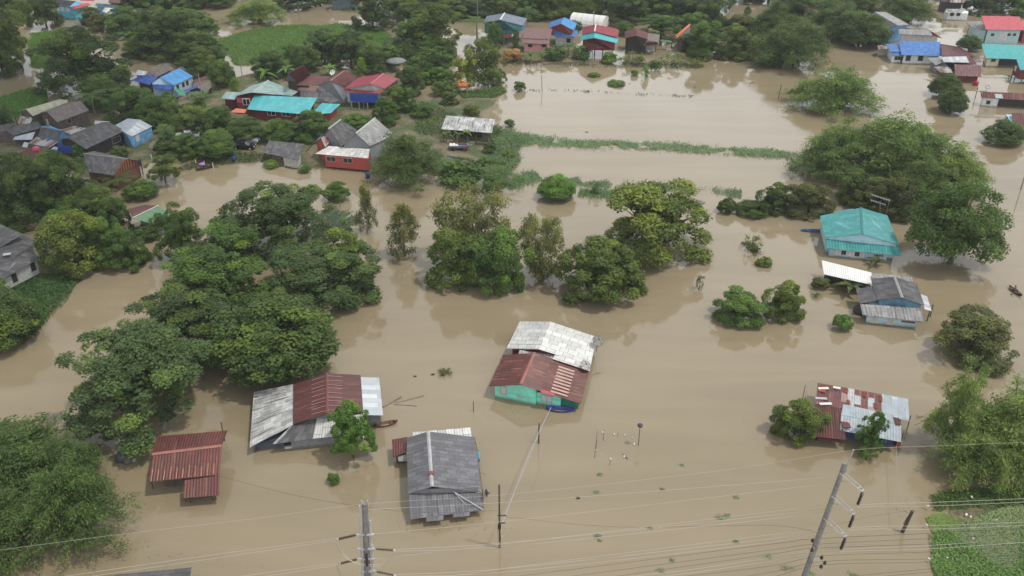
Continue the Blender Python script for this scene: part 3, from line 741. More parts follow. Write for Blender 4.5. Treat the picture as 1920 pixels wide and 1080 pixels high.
def grass_strip(name, px, width, n, h, col, seed, gap=-.35):
    rg = np.random.default_rng(seed); pts = [np.array(P(x, y)[:2]) for x, y in px]
    seg = np.array([np.linalg.norm(b - a) for a, b in zip(pts, pts[1:])]); k = rg.choice(len(seg), n, p=seg / seg.sum()); t = rg.uniform(0, 1, n)
    A = np.array(pts)[k]; B = np.array(pts)[k + 1]; d = unit(B - A); nn = np.stack([-d[:, 1], d[:, 0]], 1)
    q = A + (B - A) * t[:, None] + nn * rg.normal(0, width * .4, n)[:, None]
    lu = lumps(q, seed, .35) * .7 + lumps(q, seed + 50, 1.1) * .6; keep = lu + rg.normal(0, .16, n) > gap
    q, lu = q[keep], lu[keep]; n = len(q)
    hh = h * rg.uniform(.4, 1.2, n) * (1 + .4 * lu)
    z0 = np.array([max(0.0, land_z(a, b)) for a, b in q])
    c = np.stack([q[:, 0], q[:, 1], z0 + hh * .5], 1)
    nrm = rg.normal(size=(n, 3)) * .6 + np.array([0, -.5, .6]); tan = UP * .9 + rg.normal(size=(n, 3)) * .7
    o = bpy.data.objects.new(name, leafmesh(name, c, nrm, tan, .085, hh * .55, np.clip(.45 + rg.normal(0, .16, n), 0, 1)))
    o.color = rgba(col); COL.objects.link(o)
    return o
HY = (.135, .262, .052)
for nm, px, n, s, h, c, sd0, gp in [
    ('water_hyacinth', [(430, 62), (520, 48), (640, 44), (715, 52), (742, 66), (724, 84), (650, 100), (560, 128), (520, 128), (440, 122), (395, 80)], 52000, .22, .3, HY, 1, -2),
    ('water_hyacinth', [(48, 62), (100, 56), (135, 70), (120, 100), (85, 130), (60, 128)], 17000, .22, .3, HY, 2, -2),
    ('water_hyacinth', [(-40, 195), (60, 165), (88, 168), (90, 190), (40, 222), (-40, 235)], 16000, .22, .3, HY, 3, -2),
    ('water_hyacinth', [(1756, 945), (1850, 930), (1990, 925), (1990, 1110), (1762, 1110), (1745, 1060), (1752, 1000), (1785, 985), (1760, 968)], 17000, .15, .35, (.16, .27, .08), 4, .14),
    ('water_hyacinth', [(1985, 935), (2300, 915), (2300, 1110), (1985, 1110)], 9000, .2, .4, (.14, .23, .07), 15, -.3),
    ('duckweed', [(1736, 972), (1760, 962), (1785, 968), (1800, 985), (1790, 1010), (1750, 1004)], 9000, .12, .04, (.27, .36, .13), 5, -2),
    ('duckweed', [(1740, 1003), (1800, 985), (1900, 950), (2000, 960), (2000, 1110), (1755, 1110)], 26000, .11, .05, (.27, .34, .17), 6, -.9),
    ('creeping_plants', [(1742, 930), (1800, 915), (1990, 895), (1990, 952), (1850, 958), (1750, 962)], 9000, .16, .5, (.12, .2, .055), 14, -.5),
    ('creeping_plants', [(-60, 545), (20, 524), (100, 512), (152, 524), (128, 560), (72, 622), (30, 640), (-60, 670)], 12000, .2, .7, (0.084, 0.168, 0.048), 7, -1.2),
    ('creeping_plants', [(232, 478), (272, 468), (290, 484), (262, 502), (238, 500)], 1600, .2, .6, (0.084, 0.168, 0.054), 8, -1.2),
    ('grass', [(900, 222), (960, 252), (992, 262), (985, 292), (962, 322), (940, 352), (905, 330), (930, 280), (905, 245)], 9000, .2, .7, (.15, .235, .105), 9, -.75),
    ('grass', [(855, 170), (940, 164), (952, 172), (930, 184), (868, 188)], 3500, .22, .4, (0.098, 0.175, 0.048), 10, -.8),
    ('grass', [(790, 200), (840, 190), (880, 205), (840, 235), (800, 300), (770, 260)], 3500, .22, .45, (0.091, 0.147, 0.042), 11, -.35),
    ('grass', [(410, 292), (480, 288), (520, 300), (600, 312), (690, 322), (690, 330), (560, 322), (440, 312), (330, 322), (300, 340), (300, 325)], 4200, .2, .4, (.085, .125, .038), 12, -.2),
    ('grass', [(716, 76), (760, 68), (800, 92), (790, 125), (740, 128), (720, 110)], 4200, .24, .45, (.10, .13, .055), 13, -.3),
]:
    tag(mat_of_leaves(nm, px, n, s, h, c, sd0, gp), kind='stuff')
for nm, px, wd, n, h, c, sd0, gp in [
    ('grass', [(935, 252), (985, 264), (1060, 269), (1150, 272), (1240, 276), (1330, 281), (1400, 286), (1482, 291)], 3.0, 15000, .5, (.21, .30, .16), 21, -.12),
    ('grass', [(935, 248), (975, 262), (1035, 268)], 3.6, 5200, .5, (.2, .29, .15), 31, -.4),
    ('grass', [(945, 352), (985, 334), (1010, 331)], 3.2, 2600, .6, (.17, .26, .12), 22, -.5),
    ('grass', [(1066, 339), (1150, 347), (1230, 350), (1300, 356), (1390, 365)], 2.4, 9500, .4, (.21, .29, .17), 23, -.05),
    ('grass', [(1086, 362), (1155, 367)], 2.2, 1500, .5, (.17, .26, .12), 24, -.8),
    ('grass', [(955, 168), (1010, 170), (1080, 171), (1170, 177), (1240, 180), (1300, 181)], 1.5, 900, .3, (.08, .09, .06), 25, .0),
    ('grass', [(600, 402), (640, 412), (655, 425), (610, 435)], 5, 4600, .4, (.16, .21, .13), 26, -.2),
    ('grass', [(960, 118), (1060, 120), (1180, 124), (1300, 124)], 3.5, 2600, .6, (.12, .13, .07), 27, -.1),
    ('grass', [(380, 470), (420, 450), (470, 452)], 3, 2400, .5, (.14, .19, .08), 28, -.1),
    ('grass', [(1395, 455), (1420, 470), (1398, 480)], 1.5, 400, .4, (.07, .09, .055), 29, -.2),
    ('grass', [(640, 20), (690, 18)], 4, 900, .6, (.13, .17, .07), 30, -.2),
]:
    tag(grass_strip(nm, px, wd, n, h, c, sd0, gp), kind='stuff')

# unseen cloud added on the right so its shadow darkens the left side
rgc = np.random.default_rng(4); mbc = MB(); cz = 640.0; off = SUN_DIR * (cz / SUN_DIR.z)
cen = Vector((-232, 125, 0)) + Vector((off.x, off.y, cz))
m, nt, b, out = newmat('added_cloud_white'); b.inputs['Base Color'].default_value = (.8, .8, .8, 1); b.inputs['Roughness'].default_value = 1; b.inputs['Specular IOR Level'].default_value = 0
U, Vn = 48, 24; vv = []
for j in range(Vn + 1):
    for i in range(U):
        th, ph = 2 * math.pi * i / U, math.pi * j / Vn
        d = (math.sin(ph) * math.cos(th), math.sin(ph) * math.sin(th), math.cos(ph))
        k = 1 + sum(.09 / q * math.sin(3 * q * d[0] + q + 1) * math.cos(4 * q * d[1] + 2 * q) for q in (1, 2, 3))
        x, y = d[0] * 150 * k, d[1] * 190 * k; a_ = math.radians(11)
        vv.append((x * math.cos(a_) - y * math.sin(a_), x * math.sin(a_) + y * math.cos(a_), d[2] * (60 if d[2] > 0 else 18) * k))
ff = [(j * U + i, (j + 1) * U + i, (j + 1) * U + (i + 1) % U, j * U + (i + 1) % U) for j in range(Vn) for i in range(U)]
me = bpy.data.meshes.new('added_shade_cloud'); me.from_pydata(vv, [], ff); me.materials.append(m); me.polygons.foreach_set('use_smooth', [True] * len(ff))
o = bpy.data.objects.new('added_shade_cloud', me); o.location = cen; COL.objects.link(o); tag(o, kind='structure')

# fine flotsam that gathers where houses and trees stand in the stream
rgf = np.random.default_rng(12); cc = []
for (px, py, s, n) in [(600, 850, 5, 120), (840, 985, 4, 90), (1010, 765, 5, 110), (1620, 830, 5, 130), (1560, 520, 6, 110), (1680, 625, 5, 90), (900, 560, 7, 160), (1120, 585, 7, 140), (1260, 515, 7, 140), (640, 610, 8, 180), (300, 860, 6, 160), (1800, 700, 6, 120), (1400, 615, 6, 110), (1500, 415, 8, 140), (720, 370, 8, 160), (260, 1040, 7, 140), (1740, 940, 3, 160), (500, 320, 9, 140), (1230, 120, 12, 120), (760, 480, 7, 100)]:
    q = P(px, py); aa = rgf.uniform(-.5, .5); u = rgf.normal(0, 1, n) * s; v = rgf.normal(0, .22, n) * s
    cc.append(np.stack([q.x + u * math.cos(aa) - v * math.sin(aa), q.y + u * math.sin(aa) + v * math.cos(aa), rgf.uniform(.006, .03, n)], 1))
cc = np.vstack(cc); n = len(cc)
o = bpy.data.objects.new('flotsam', leafmesh('flotsam', cc, rgf.normal(size=(n, 3)) * .25 + UP, rgf.normal(size=(n, 3)) * np.array([1, 1, .1]), rgf.uniform(.015, .05, n), rgf.uniform(.03, .12, n), rgf.normal(.5, .2, n)))
o.color = rgba((.11, .10, .055)); COL.objects.link(o); tag(o, kind='stuff')
# ------------------------------------------------------------------ houses
DBG = 0
ZK = 1.0      # storey heights of the quarter being built, against the heights written below
def V3(t): return t if isinstance(t, Vector) else P(t[0], t[1], t[2] * ZK if len(t) > 2 else 0)
def slab(mb, A, B, C, D, th=.05, pitch=.32, amp=.028, mi=0):
    """corrugated sheet roof: A-B upper edge, D-C lower edge (D below A)"""
    A, B, C, D = map(V3, (A, B, C, D))
    n = (B - A).cross(D - A); n.normalize()
    if n.z < 0: n = -n
    Lu = max((B - A).length, (C - D).length); N = max(2, int(Lu / pitch * 2)); Lv = ((D - A).length + (C - B).length) / 2
    top = []
    for i in range(N + 1):
        f = i / N; o = n * (amp if i % 2 else -amp)
        top.append((A.lerp(B, f) + o, D.lerp(C, f) + o, f * Lu))
    for (a, d, u), (b, c, u2) in zip(top, top[1:]):
        q = [d, c, b, a]; uv = [(Lv, u), (Lv, u2), (0, u2), (0, u)]
        if (q[1] - q[0]).cross(q[3] - q[0]).dot(n) < 0: q.reverse(); uv.reverse()
        mb.face(q, mi, uv)
        e = n * -th
        r = [p + e for p in reversed(q)]
        mb.face(r, mi, list(reversed(uv)))
    for k in (0, 1):
        for (t0, t1) in zip(top, top[1:]):
            a, b = t0[k], t1[k]; mb.face([a, b, b - n * th, a - n * th], mi, [(k * Lv, t0[2]), (k * Lv, t1[2]), (k * Lv, t1[2]), (k * Lv, t0[2])])
    for (a, d, u) in (top[0], top[-1]):
        mb.face([a, d, d - n * th, a - n * th], mi, [(0, u), (Lv, u), (Lv, u), (0, u)])
class House:
    def __init__(s, name, label, at, cat='house', z=0.0, group=None):
        s.o = V3((at[0], at[1], z)) if not isinstance(at, Vector) else at
        s.root = empty(name, s.o, label, cat, group); s.f = {}
    def add(s, mb, name, mats, parent=None, label=None):
        o = mb.build(name, mats, parent or s.root, s.o)
        if label: o['label'] = label
        return o
    def roof(s, mat, A, B, C, D, name='roof', label=None, pitch=.32, amp=.028, th=.05):
        mb = MB(); slab(mb, A, B, C, D, th, pitch, amp)
        return s.add(mb, name, mat, None, label)
    def gable(s, A, B, LA, LB, MA, MB_, matL, matR=None, wall=None, z0=-.3, ia=.45, ie=.4, cap=None, capr=.09, walls=True, pitch=.32, amp=.028):
        """A far ridge end, B near; L left eaves, M right eaves"""
        A, B, LA, LB, MA, MB_ = map(V3, (A, B, LA, LB, MA, MB_))
        mb = MB(); slab(mb, A, B, LB, LA, pitch=pitch, amp=amp); slab(mb, A, B, MB_, MA, mi=1, pitch=pitch, amp=amp)
        r = s.add(mb, 'roof', [matL, matR or matL])
        if cap:
            mb = MB(); e = (B - A).normalized()
            d1 = (LA - A).normalized() * .22; d2 = (MA - A).normalized() * .22; u = Vector((0, 0, .07))
            for dd in (d1, d2):
                mb.hexa([A + dd + u * .6, B + dd + u * .6, B + u, A + u, A + dd + u * 1.1, B + dd + u * 1.1, B + u * 1.7, A + u * 1.7])
            s.add(mb, 'ridge_cap', cap, r)
        if wall and walls:
            lu = (B - A).length; fa = min(.3, ia / lu)
            def on(Rg0, Rg1, e0, e1, f):
                R = Rg0.lerp(Rg1, f); E = e0.lerp(e1, f); dl = (E - R).length
                return R, R + (E - R) * (1 - min(.45, ie / dl))
            R0, l0 = on(A, B, LA, LB, fa); R1, l1 = on(A, B, LA, LB, 1 - fa); _, m0 = on(A, B, MA, MB_, fa); _, m1 = on(A, B, MA, MB_, 1 - fa)
            dn = Vector((0, 0, .08))
            R0, R1, l0, l1, m0, m1 = [p - dn for p in (R0, R1, l0, l1, m0, m1)]
            g = lambda p: Vector((p.x, p.y, z0))
            mb = MB()
            mb.face([g(l1), g(m1), m1, R1, l1]); mb.face([g(m0), g(l0), l0, R0, m0])
            mb.face([g(l0), g(l1), l1, l0]); mb.face([g(m1), g(m0), m0, m1]); mb.face([l0, l1, R1, R0]); mb.face([R0, R1, m1, m0])
            s.add(mb, 'wall', wall)
            s.f.update(front=(g(l1), g(m1)), left=(g(l0), g(l1)), right=(g(m1), g(m0)), back=(g(m0), g(l0)))
        return s
    def walls(s, mat, pts, z0=-.3, inset=.35, name='wall', key='w', label=None, dn=.08):
        """closed wall block below the roof corners pts"""
        pts = [V3(p) for p in pts]; c = sum(pts, Vector()) / len(pts)
        q = []
        for p in pts:
            d = Vector((c.x - p.x, c.y - p.y, 0)); l = d.length
            t = min(.4, inset * 1.3 / max(l, .01)); q.append(p + (c - p) * t - Vector((0, 0, dn)))
        mb = MB(); n = len(q); g = [Vector((p.x, p.y, z0)) for p in q]
        ccw = sum((g[i].x * g[(i + 1) % n].y - g[(i + 1) % n].x * g[i].y) for i in range(n)) > 0
        if not ccw: q.reverse(); g.reverse()
        for i in range(n):
            j = (i + 1) % n; mb.face([g[i], g[j], q[j], q[i]])
            s.f['%s%d' % (key, (i if ccw else (n - 2 - i) % n))] = (g[i], g[j])
        mb.face(q); mb.face(list(reversed(g)))
        s.add(mb, name, mat, None, label)
        return s
    def panel(s, mat, a, b, z0, z1, name='wall_panel', th=.06, label=None):
        """upright panel from ground point a to b (pixels at height z0 or vectors)"""
        a, b = V3(a), V3(b); z0 *= ZK; z1 *= ZK; a = Vector((a.x, a.y, 0)); b = Vector((b.x, b.y, 0)); d = (b - a); l = d.length; d.normalize(); nrm = Vector((d.y, -d.x, 0))
        mb = MB(); mb.box((a + b) / 2 + Vector((0, 0, (z0 + z1) / 2)), l, th, z1 - z0, 0, (d, nrm, Vector((0, 0, 1))))
        s.f[name] = (a + nrm * th / 2, b + nrm * th / 2)
        s.add(mb, name, mat, None, label)
        return s
    def win(s, face, px, py, w, h, frame=None, pane=None, name='window', double=False):
        a, b = s.f[face]; d = Vector((b.x - a.x, b.y - a.y, 0)); d.normalize(); n = Vector((d.y, -d.x, 0))
        o = Vector((0, 0, CAMH)); r = ray(px, py)
        den = r.dot(n)
        if abs(den) < 1e-6: return s
        t = (a - o).dot(n) / den; c = o + r * t
        if DBG: print('WIN', name, s.root.name, [round(x,2) for x in c], round(a.z,2), 'py', px, py)
        # keep it on the wall
        L_ = (Vector((b.x, b.y, 0)) - Vector((a.x, a.y, 0))).length; u = (c - a).dot(d); u = min(max(u, w / 2 + .05), max(L_ - w / 2 - .05, w / 2)); c = Vector((a.x, a.y, c.z)) + d * u
        ax = (d, n, Vector((0, 0, 1)))
        mb = MB(); fw = .07
        mb.box(c + Vector((0, 0, h / 2)), w + fw, .12, fw, 0, ax); mb.box(c - Vector((0, 0, h / 2)), w + fw, .12, fw, 0, ax)
        for k in ([-1, 0, 1] if double else [-1, 1]): mb.box(c + d * (k * w / 2), fw, .11, h - fw * .9, 0, ax)
        f = s.add(mb, name, frame or M_FRAME)
        mb = MB(); mb.box(c, w - .02, .06, h - .02, 0, ax)
        s.add(mb, 'pane', pane or M_GLASS, f)
        return s
    def posts(s, pts, r=.08, mat=None, name='post'):
        for (x, y, z0, z1) in pts:
            p = P(x, y, z0); mb = MB(); mb.tube([(p.x, p.y, -.4), (p.x, p.y, z1 * ZK)], r, 6); s.add(mb, name, mat or M_TIMBER)
        return s
    def block(s, mat, c, dx, dy, dz, rz=0, name='block', label=None):
        c = V3(c); ax = (Vector((math.cos(rz), math.sin(rz), 0)), Vector((-math.sin(rz), math.cos(rz), 0)), Vector((0, 0, 1)))
        mb = MB(); mb.box(c, dx, dy, dz, 0, ax); s.add(mb, name, mat, None, label); return s

def pt(a, b, f): return V3(a).lerp(V3(b), f)

# --- turquoise house in mid-flood, red roof over white roof
h = House('flooded_house', 'turquoise walled house with rusty red roof joined to a white corrugated roof', (1010, 720), z=0)
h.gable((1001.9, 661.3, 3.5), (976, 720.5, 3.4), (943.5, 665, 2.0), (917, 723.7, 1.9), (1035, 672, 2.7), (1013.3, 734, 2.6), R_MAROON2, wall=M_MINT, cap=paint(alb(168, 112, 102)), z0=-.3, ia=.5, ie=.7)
h.roof(R_MAROON2, (1035, 672, 2.69), (1013.3, 734, 2.6), (1089, 757.5, 1.45), (1105.5, 696, 1.5), 'side_roof')
mb = MB()
A, B = P(1045, 676, 2.75), P(1031, 738, 2.6)
for i in range(9):      # faded sheets across the side roof
    f = .08 + i * .096; a = pt((1049, 682, 2.38), (1030, 742, 2.3), f); b = pt((1079, 692, 1.95), (1062, 752, 1.88), f)
    w = (pt((1049, 682, 2.38), (1030, 742, 2.3), f + .046) - a); u = Vector((0, 0, .075))
    mb.hexa([a + u, b + u, b + w + u, a + w + u, a + u * 1.3, b + u * 1.3, b + w + u * 1.3, a + w + u * 1.3])
h.add(mb, 'faded_sheet', paint(alb(206, 172, 160), .6, .3))
h.walls(M_NET, [(1013.3, 734, 2.2), (1089, 757.5, 1.35), (1105.5, 696, 1.4), (1035, 672, 2.3)], -.3, .55, 'net_wall', 'n', 'dark green netting under the side roof')
h.win('front', 944, 731.5, .75, 1.25, M_FRAME, M_SHUT); h.win('front', 980.5, 738.5, 1.5, 1.1, M_FRAME, M_SHUT, double=True); 
h.gable((1032.4, 602.6, 3.9), (1011, 654.4, 3.8), (975, 602.2, 2.3), (949.6, 653, 2.3), (1068.5, 614.6, 3.05), (1047.6, 666, 2.95), R_WHITE, wall=M_DKRED, z0=-.3, ie=.8)
h.roof(R_WHITE, (1068.5, 614.6, 3.02), (1036, 673, 2.9), (1105.5, 696, 1.75), (1118.5, 631, 1.8), 'side_roof')
h.roof(R_WHITE2, (974, 656, 2.9), (1047, 667, 2.7), (1040, 676, 2.5), (972, 663, 2.7), 'lower_roof')

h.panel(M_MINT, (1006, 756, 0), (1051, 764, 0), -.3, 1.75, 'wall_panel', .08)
h.win('wall_panel', 1025, 747, 1.4, .95, M_FRAME, M_SHUT, double=True)
mb = MB(); a, b = P(1013.5, 736, 2.68), P(1039, 743.5, 2.25); w = Vector((.06, .42, .14)); u = Vector((0, 0, .06)); mb.hexa([a, b, b + w, a + w, a + u, b + u, b + w + u, a + w + u]); h.add(mb, 'pink_sheet', paint(alb(186, 84, 96), .6, .2))
# --- white and maroon house, lower left
h = House('flooded_house', 'wide low house with maroon roof between white and silver sheets', (600, 800))
mg = ((612.5, 699.7, 4.3), (613.3, 775.8, 4.2), (550, 720, 3.0), (549.7, 795.8, 2.9), (675.8, 702.5, 3.2), (680.8, 773.3, 3.1))
h.gable(*mg, R_MAROON, cap=paint(alb(128, 74, 72)), wall=M_GRAYW, ia=.6, ie=.5)
mb = MB()
for i in range(9):
    for (a0, a1, b0, b1) in (((584.3, 712, 3.68), (584.3, 781, 3.6), (611, 703, 4.25), (611, 774, 4.17)), ((615, 703, 4.27), (615, 773, 4.19), (642, 705, 3.78), (642, 774, 3.7))):
        f = .03 + i * .112 + (i % 3) * .012; a = pt(a0, a1, f); b = pt(b0, b1, f); w = pt(a0, a1, f + .009) - a; u = Vector((0, 0, .05))
        mb.hexa([a + u, b + u, b + w + u, a + w + u, a + u * 1.5, b + u * 1.5, b + w + u * 1.5, a + w + u * 1.5])
h.add(mb, 'worn_seam', paint(alb(186, 150, 144), .6, .3))
h.roof(R_SILVER, (676.6, 706.5, 3.08), (681.3, 777.5, 3.0), (718.3, 778.3, 2.4), (710.8, 707.5, 2.45), 'side_roof', 'silver sheet roof')
h.roof(R_WHITE2, (549.5, 720, 2.9), (549, 797, 2.8), (468, 839.5, 1.3), (475.8, 734.7, 1.5), 'side_roof', 'stained white sheet roof')
h.roof(R_GRAYD, (549.7, 796.5, 2.75), (594, 784, 3.0), (585.8, 823, 1.75), (516, 832, 1.55), 'front_roof', 'weathered dark sheet roof')
h.roof(R_WHITE, (594, 784, 3.02), (680, 776, 2.9), (688, 812, 1.75), (586, 822.5, 1.75), 'front_roof', 'pale sheet roof')
h.roof(R_WHITE2, (548, 797, 2.78), (551, 797, 2.7), (518, 832.5, 1.6), (512, 832, 1.45), 'hip_cap')
h.walls(M_SLATE, [(476, 736, 1.5), (472, 838, 1.4), (535, 828, 1.5), (551, 722, 1.5)], -.3, .6, 'wall', 'v')
h.walls(M_GRAYW, [(535, 828, 1.7), (686, 812, 1.7), (700, 712, 1.9), (560, 725, 1.9)], -.3, .6, 'wall', 'w')
h.panel(M_WHITEP, (534, 841, 0), (690, 821, 0), .05, .22, 'deck_edge', .3)
h.walls(M_GRAYW, [(677, 709, 2.4), (683, 776, 2.3), (716, 776, 2.3), (708, 710, 2.3)], -.3, .5, 'wall', 'x')
for x in (560, 597, 651): h.panel(M_DARK, (x - 12, 837 - (x - 560) * .125, 0), (x + 12, 834 - (x - 560) * .125, 0), .3, 1.25, 'door_opening', .05)

# --- grey roofed house at the bottom
h = House('flooded_house', 'grey roofed house with tin skirt roof near the bottom power pole', (840, 950))
g = ((802.7, 808.5, 3.7), (809.8, 912.5, 3.6), (762.4, 820.7, 2.5), (765, 926, 2.4), (891, 819, 2.15), (902.8, 922.6, 2.05))
h.gable(*g, R_GRAY, cap=paint(alb(188, 188, 190)), wall=M_DKRED, ia=.9, ie=.6, capr=.1)
h.block(paint(alb(150, 70, 76)), (809, 887, 3.72), .55, .5, .14, 0, 'red_patch')
h.roof(R_GRAY, (766, 927, 2.3), (903.5, 924, 2.0), (908, 956, 1.0), (768.2, 974, 1.0), 'front_roof')
h.roof(R_GRAY, (799, 970, 1.02), (832, 966, 1.0), (832, 975, .86), (799, 978, .86), 'front_roof'); h.roof(R_GRAY, (849, 963, 1.0), (882, 959, 1.0), (881.5, 967, .86), (849.5, 970.5, .86), 'front_roof')
h.panel(paint(alb(150, 150, 152)), (775, 933, 1.6), (897, 930, 1.4), 2.0, 2.75, 'gable_board', .05)
mb = MB(); mb.tube([P(849, 921, 2.42), P(906, 956, 1.16)], .06, 5); mb.tube([P(853, 924, 2.35), P(872, 945, 1.6)], .03, 4); h.add(mb, 'loose_batten', M_STEEL)
h.walls(M_DKRED, [(769, 930, 1.2), (900, 926, 1.2), (903, 950, 1.0), (772, 966, 1.0)], -.3, .5, 'front_wall', 'k')
h.roof(R_WHITE, (773, 810.4, 2.35), (882.4, 801.3, 2.3), (886, 822, 2.0), (773, 824, 2.0), 'back_roof')
h.walls(M_GRAYW, [(776, 812, 2.2), (880, 804, 2.2), (884, 826, 2), (776, 826, 2)], -.3, .3, 'wall', 'z')
h.roof(R_REDRUST, (735, 824, 1.7), (764, 819, 1.9), (762, 848, 1.85), (736.5, 857, 1.6), 'side_roof', 'rusty red side roof'); h.roof(R_GRAYL, (745, 855, 1.4), (764, 851, 1.5), (764, 864.5, 1.2), (747, 865, 1.1), 'side_roof', 'pale corrugated side roof')
h.walls(M_DARKW, [(738, 827, 1.5), (762, 822, 1.6), (762, 852, 1.5), (740, 855, 1.4)], -.3, .25, 'wall', 'y')
h.posts([(905, 925, 2, 2.6)], .05)
h.block(paint(alb(80, 180, 210)), (897, 857, 1.3), .35, 1.1, .5, 0, 'blue_cistern')
mb = MB(); mb.tube([P(892, 830, 2.2), P(896, 850, 2.0), P(900, 890, 1.7), P(905, 922, 1.6)], .03, 4); mb.tube([P(900, 886, 1.6), P(911, 890, 1.4)], .025, 4); h.add(mb, 'rain_pipe', M_TIMBER)

# --- small red shed
h = House('flooded_shed', 'small open shed with dull red sheet roof under the overhanging tree', (350, 890), 'shed')
h.gable((285.8, 851.4, 3.5), (415.6, 835.6, 3.5), (293, 818, 2.9), (426.3, 807.3, 2.9), (278.4, 903.6, 2.35), (411.7, 890, 2.35), R_REDRUST, cap=paint(alb(166, 112, 102)), walls=False)
mb = MB()
for i in range(11):
    f = .03 + i * .088; a = pt((282, 881, 2.8), (413, 866, 2.8), f); b = pt((278.4, 903.6, 2.36), (411.7, 890, 2.36), f); w = pt((282, 881, 2.8), (413, 866, 2.8), f + .012) - a; u = Vector((0, 0, .05)); a = a.lerp(b, (i % 3) * .12)
    mb.hexa([a + u, b + u, b + w + u, a + w + u, a + u * 1.5, b + u * 1.5, b + w + u * 1.5, a + w + u * 1.5])
h.add(mb, 'worn_seam', paint(alb(190, 140, 120), .6, .4))
h.roof(R_REDRUST, (344.8, 900.5, 2.2), (411.7, 892.3, 2.2), (410.9, 928.8, 1.45), (342.4, 934, 1.45), 'porch_roof')
h.walls(M_WOODG, [(306, 902, 1.0), (344, 897, 1.0), (344, 880, 1.0), (304, 884, 1.0)], -.3, .1, 'wall', 'w')
h.panel(M_WOODG, (347, 940, 0), (398, 934, 0), .25, .5, 'rail', .15)
h.posts([(286, 910, .5, 2.3), (347, 934, .5, 1.5), (404, 930, .5, 1.5), (408, 892, .5, 2.3), (420, 820, .5, 2.8), (300, 830, .5, 2.8), (399, 934, .3, 1.3), (356, 938, .3, 1.3)], .07)

# --- rusty patchwork shack, right
h = House('flooded_shack', 'shack roofed with patchwork of rusty and bare tin sheets', (1620, 800))
a0, a1, b0, b1 = (1529.5, 757, 2.95), (1705, 790, 2.5), (1533.3, 717.5, 2.2), (1702.5, 748.7, 1.9)
for f0, f1, mt, dz in ((0, .27, R_MAROON2, .0), (.265, .72, R_PATCH, .03), (.715, 1, R_ZINC, .06)):
    u = Vector((0, 0, dz)); h.roof(mt, pt(a0, a1, f0) + u, pt(a0, a1, f1) + u, pt(b0, b1, f1) + u, pt(b0, b1, f0) + u, 'roof', pitch=.3)
mb = MB()
for f, s, l in ((.05, .1, .8), (.3, .05, .5), (.33, .6, .4), (.5, .08, .5), (.62, .5, .5), (.68, .1, .6)):
    q0 = pt(a0, a1, f).lerp(pt(b0, b1, f), 1 - s); q1 = pt(a0, a1, f).lerp(pt(b0, b1, f), 1 - s - l * .45); w = (pt(a0, a1, f + .035) - pt(a0, a1, f)); u = Vector((0, 0, .1))
    mb = MB(); mb.hexa([q0 + u, q1 + u, q1 + w + u, q0 + w + u, q0 + u * 1.4, q1 + u * 1.4, q1 + w + u * 1.4, q0 + w + u * 1.4])
    h.add(mb, 'rust_patch', paint(alb(136, 76, 54), .9, .5, 2.5))
h.roof(R_MAROON, (1529, 757.5, 2.94), (1577, 766.5, 2.9), (1586.7, 824.7, 1.5), (1526, 818, 1.6), 'roof', 'maroon sheet roof')
h.roof(R_ZINC, (1690, 797, 2.62), (1577, 778, 2.8), (1580.8, 757.5, 3.15), (1676, 778, 3.0), 'upper_roof')
h.roof(R_ZINC, (1577, 778.5, 2.79), (1690, 797.5, 2.6), (1690, 829, 1.7), (1575, 806.7, 1.9), 'front_roof')
h.block(paint(alb(118, 62, 56)), pt((1583, 790, 2.42), (1585, 795, 2.35), .5), .9, 1.9, .1, .0, 'rust_sheet')
h.roof(R_MAROON, (1674.5, 782, 2.96), (1685, 783.5, 2.94), (1689.5, 797, 2.72), (1680, 796, 2.74), 'rust_sheet')
h.walls(paint(alb(60, 84, 140), .7, .3), [(1581, 775, 1.7), (1687, 795, 1.7), (1686, 822, 1.7), (1579, 802, 1.7)], -.3, .4, 'wall', 'w')
h.walls(M_WOODG, [(1533, 730, 1.7), (1700, 760, 1.7), (1700, 790, 1.7), (1531, 800, 1.5)], -.3, .5, 'wall', 'v')
h.walls(M_DKRED, [(1530, 775, 1.5), (1577, 783, 1.5), (1583, 818, 1.4), (1530, 812, 1.4)], -.3, .4, 'wall', 'u')
h.walls(M_BRICK, [(1683, 797, 1.5), (1691, 798, 1.5), (1691, 824, 1.3), (1683, 824, 1.3)], -.3, .1, 'wall', 't')
for (x, y, z, l, r, c) in ((1544, 728, 2.45, 1.3, .05, M_WHITEP), (1541, 733, 2.5, .8, -.3, paint(alb(200, 70, 60))), (1540, 747, 2.75, 1.4, -.1, M_STEEL), (1548, 757, 2.98, 1.5, .05, M_WHITEP), (1569, 727, 2.35, .9, -.3, M_WHITEP)):
    h.block(c, (x, y, z + .08), l, .4, .06, r, 'loose_sheet')
h.posts([(1702, 800, .6, 2.3), (1690, 826, .6, 1.7)], .06)

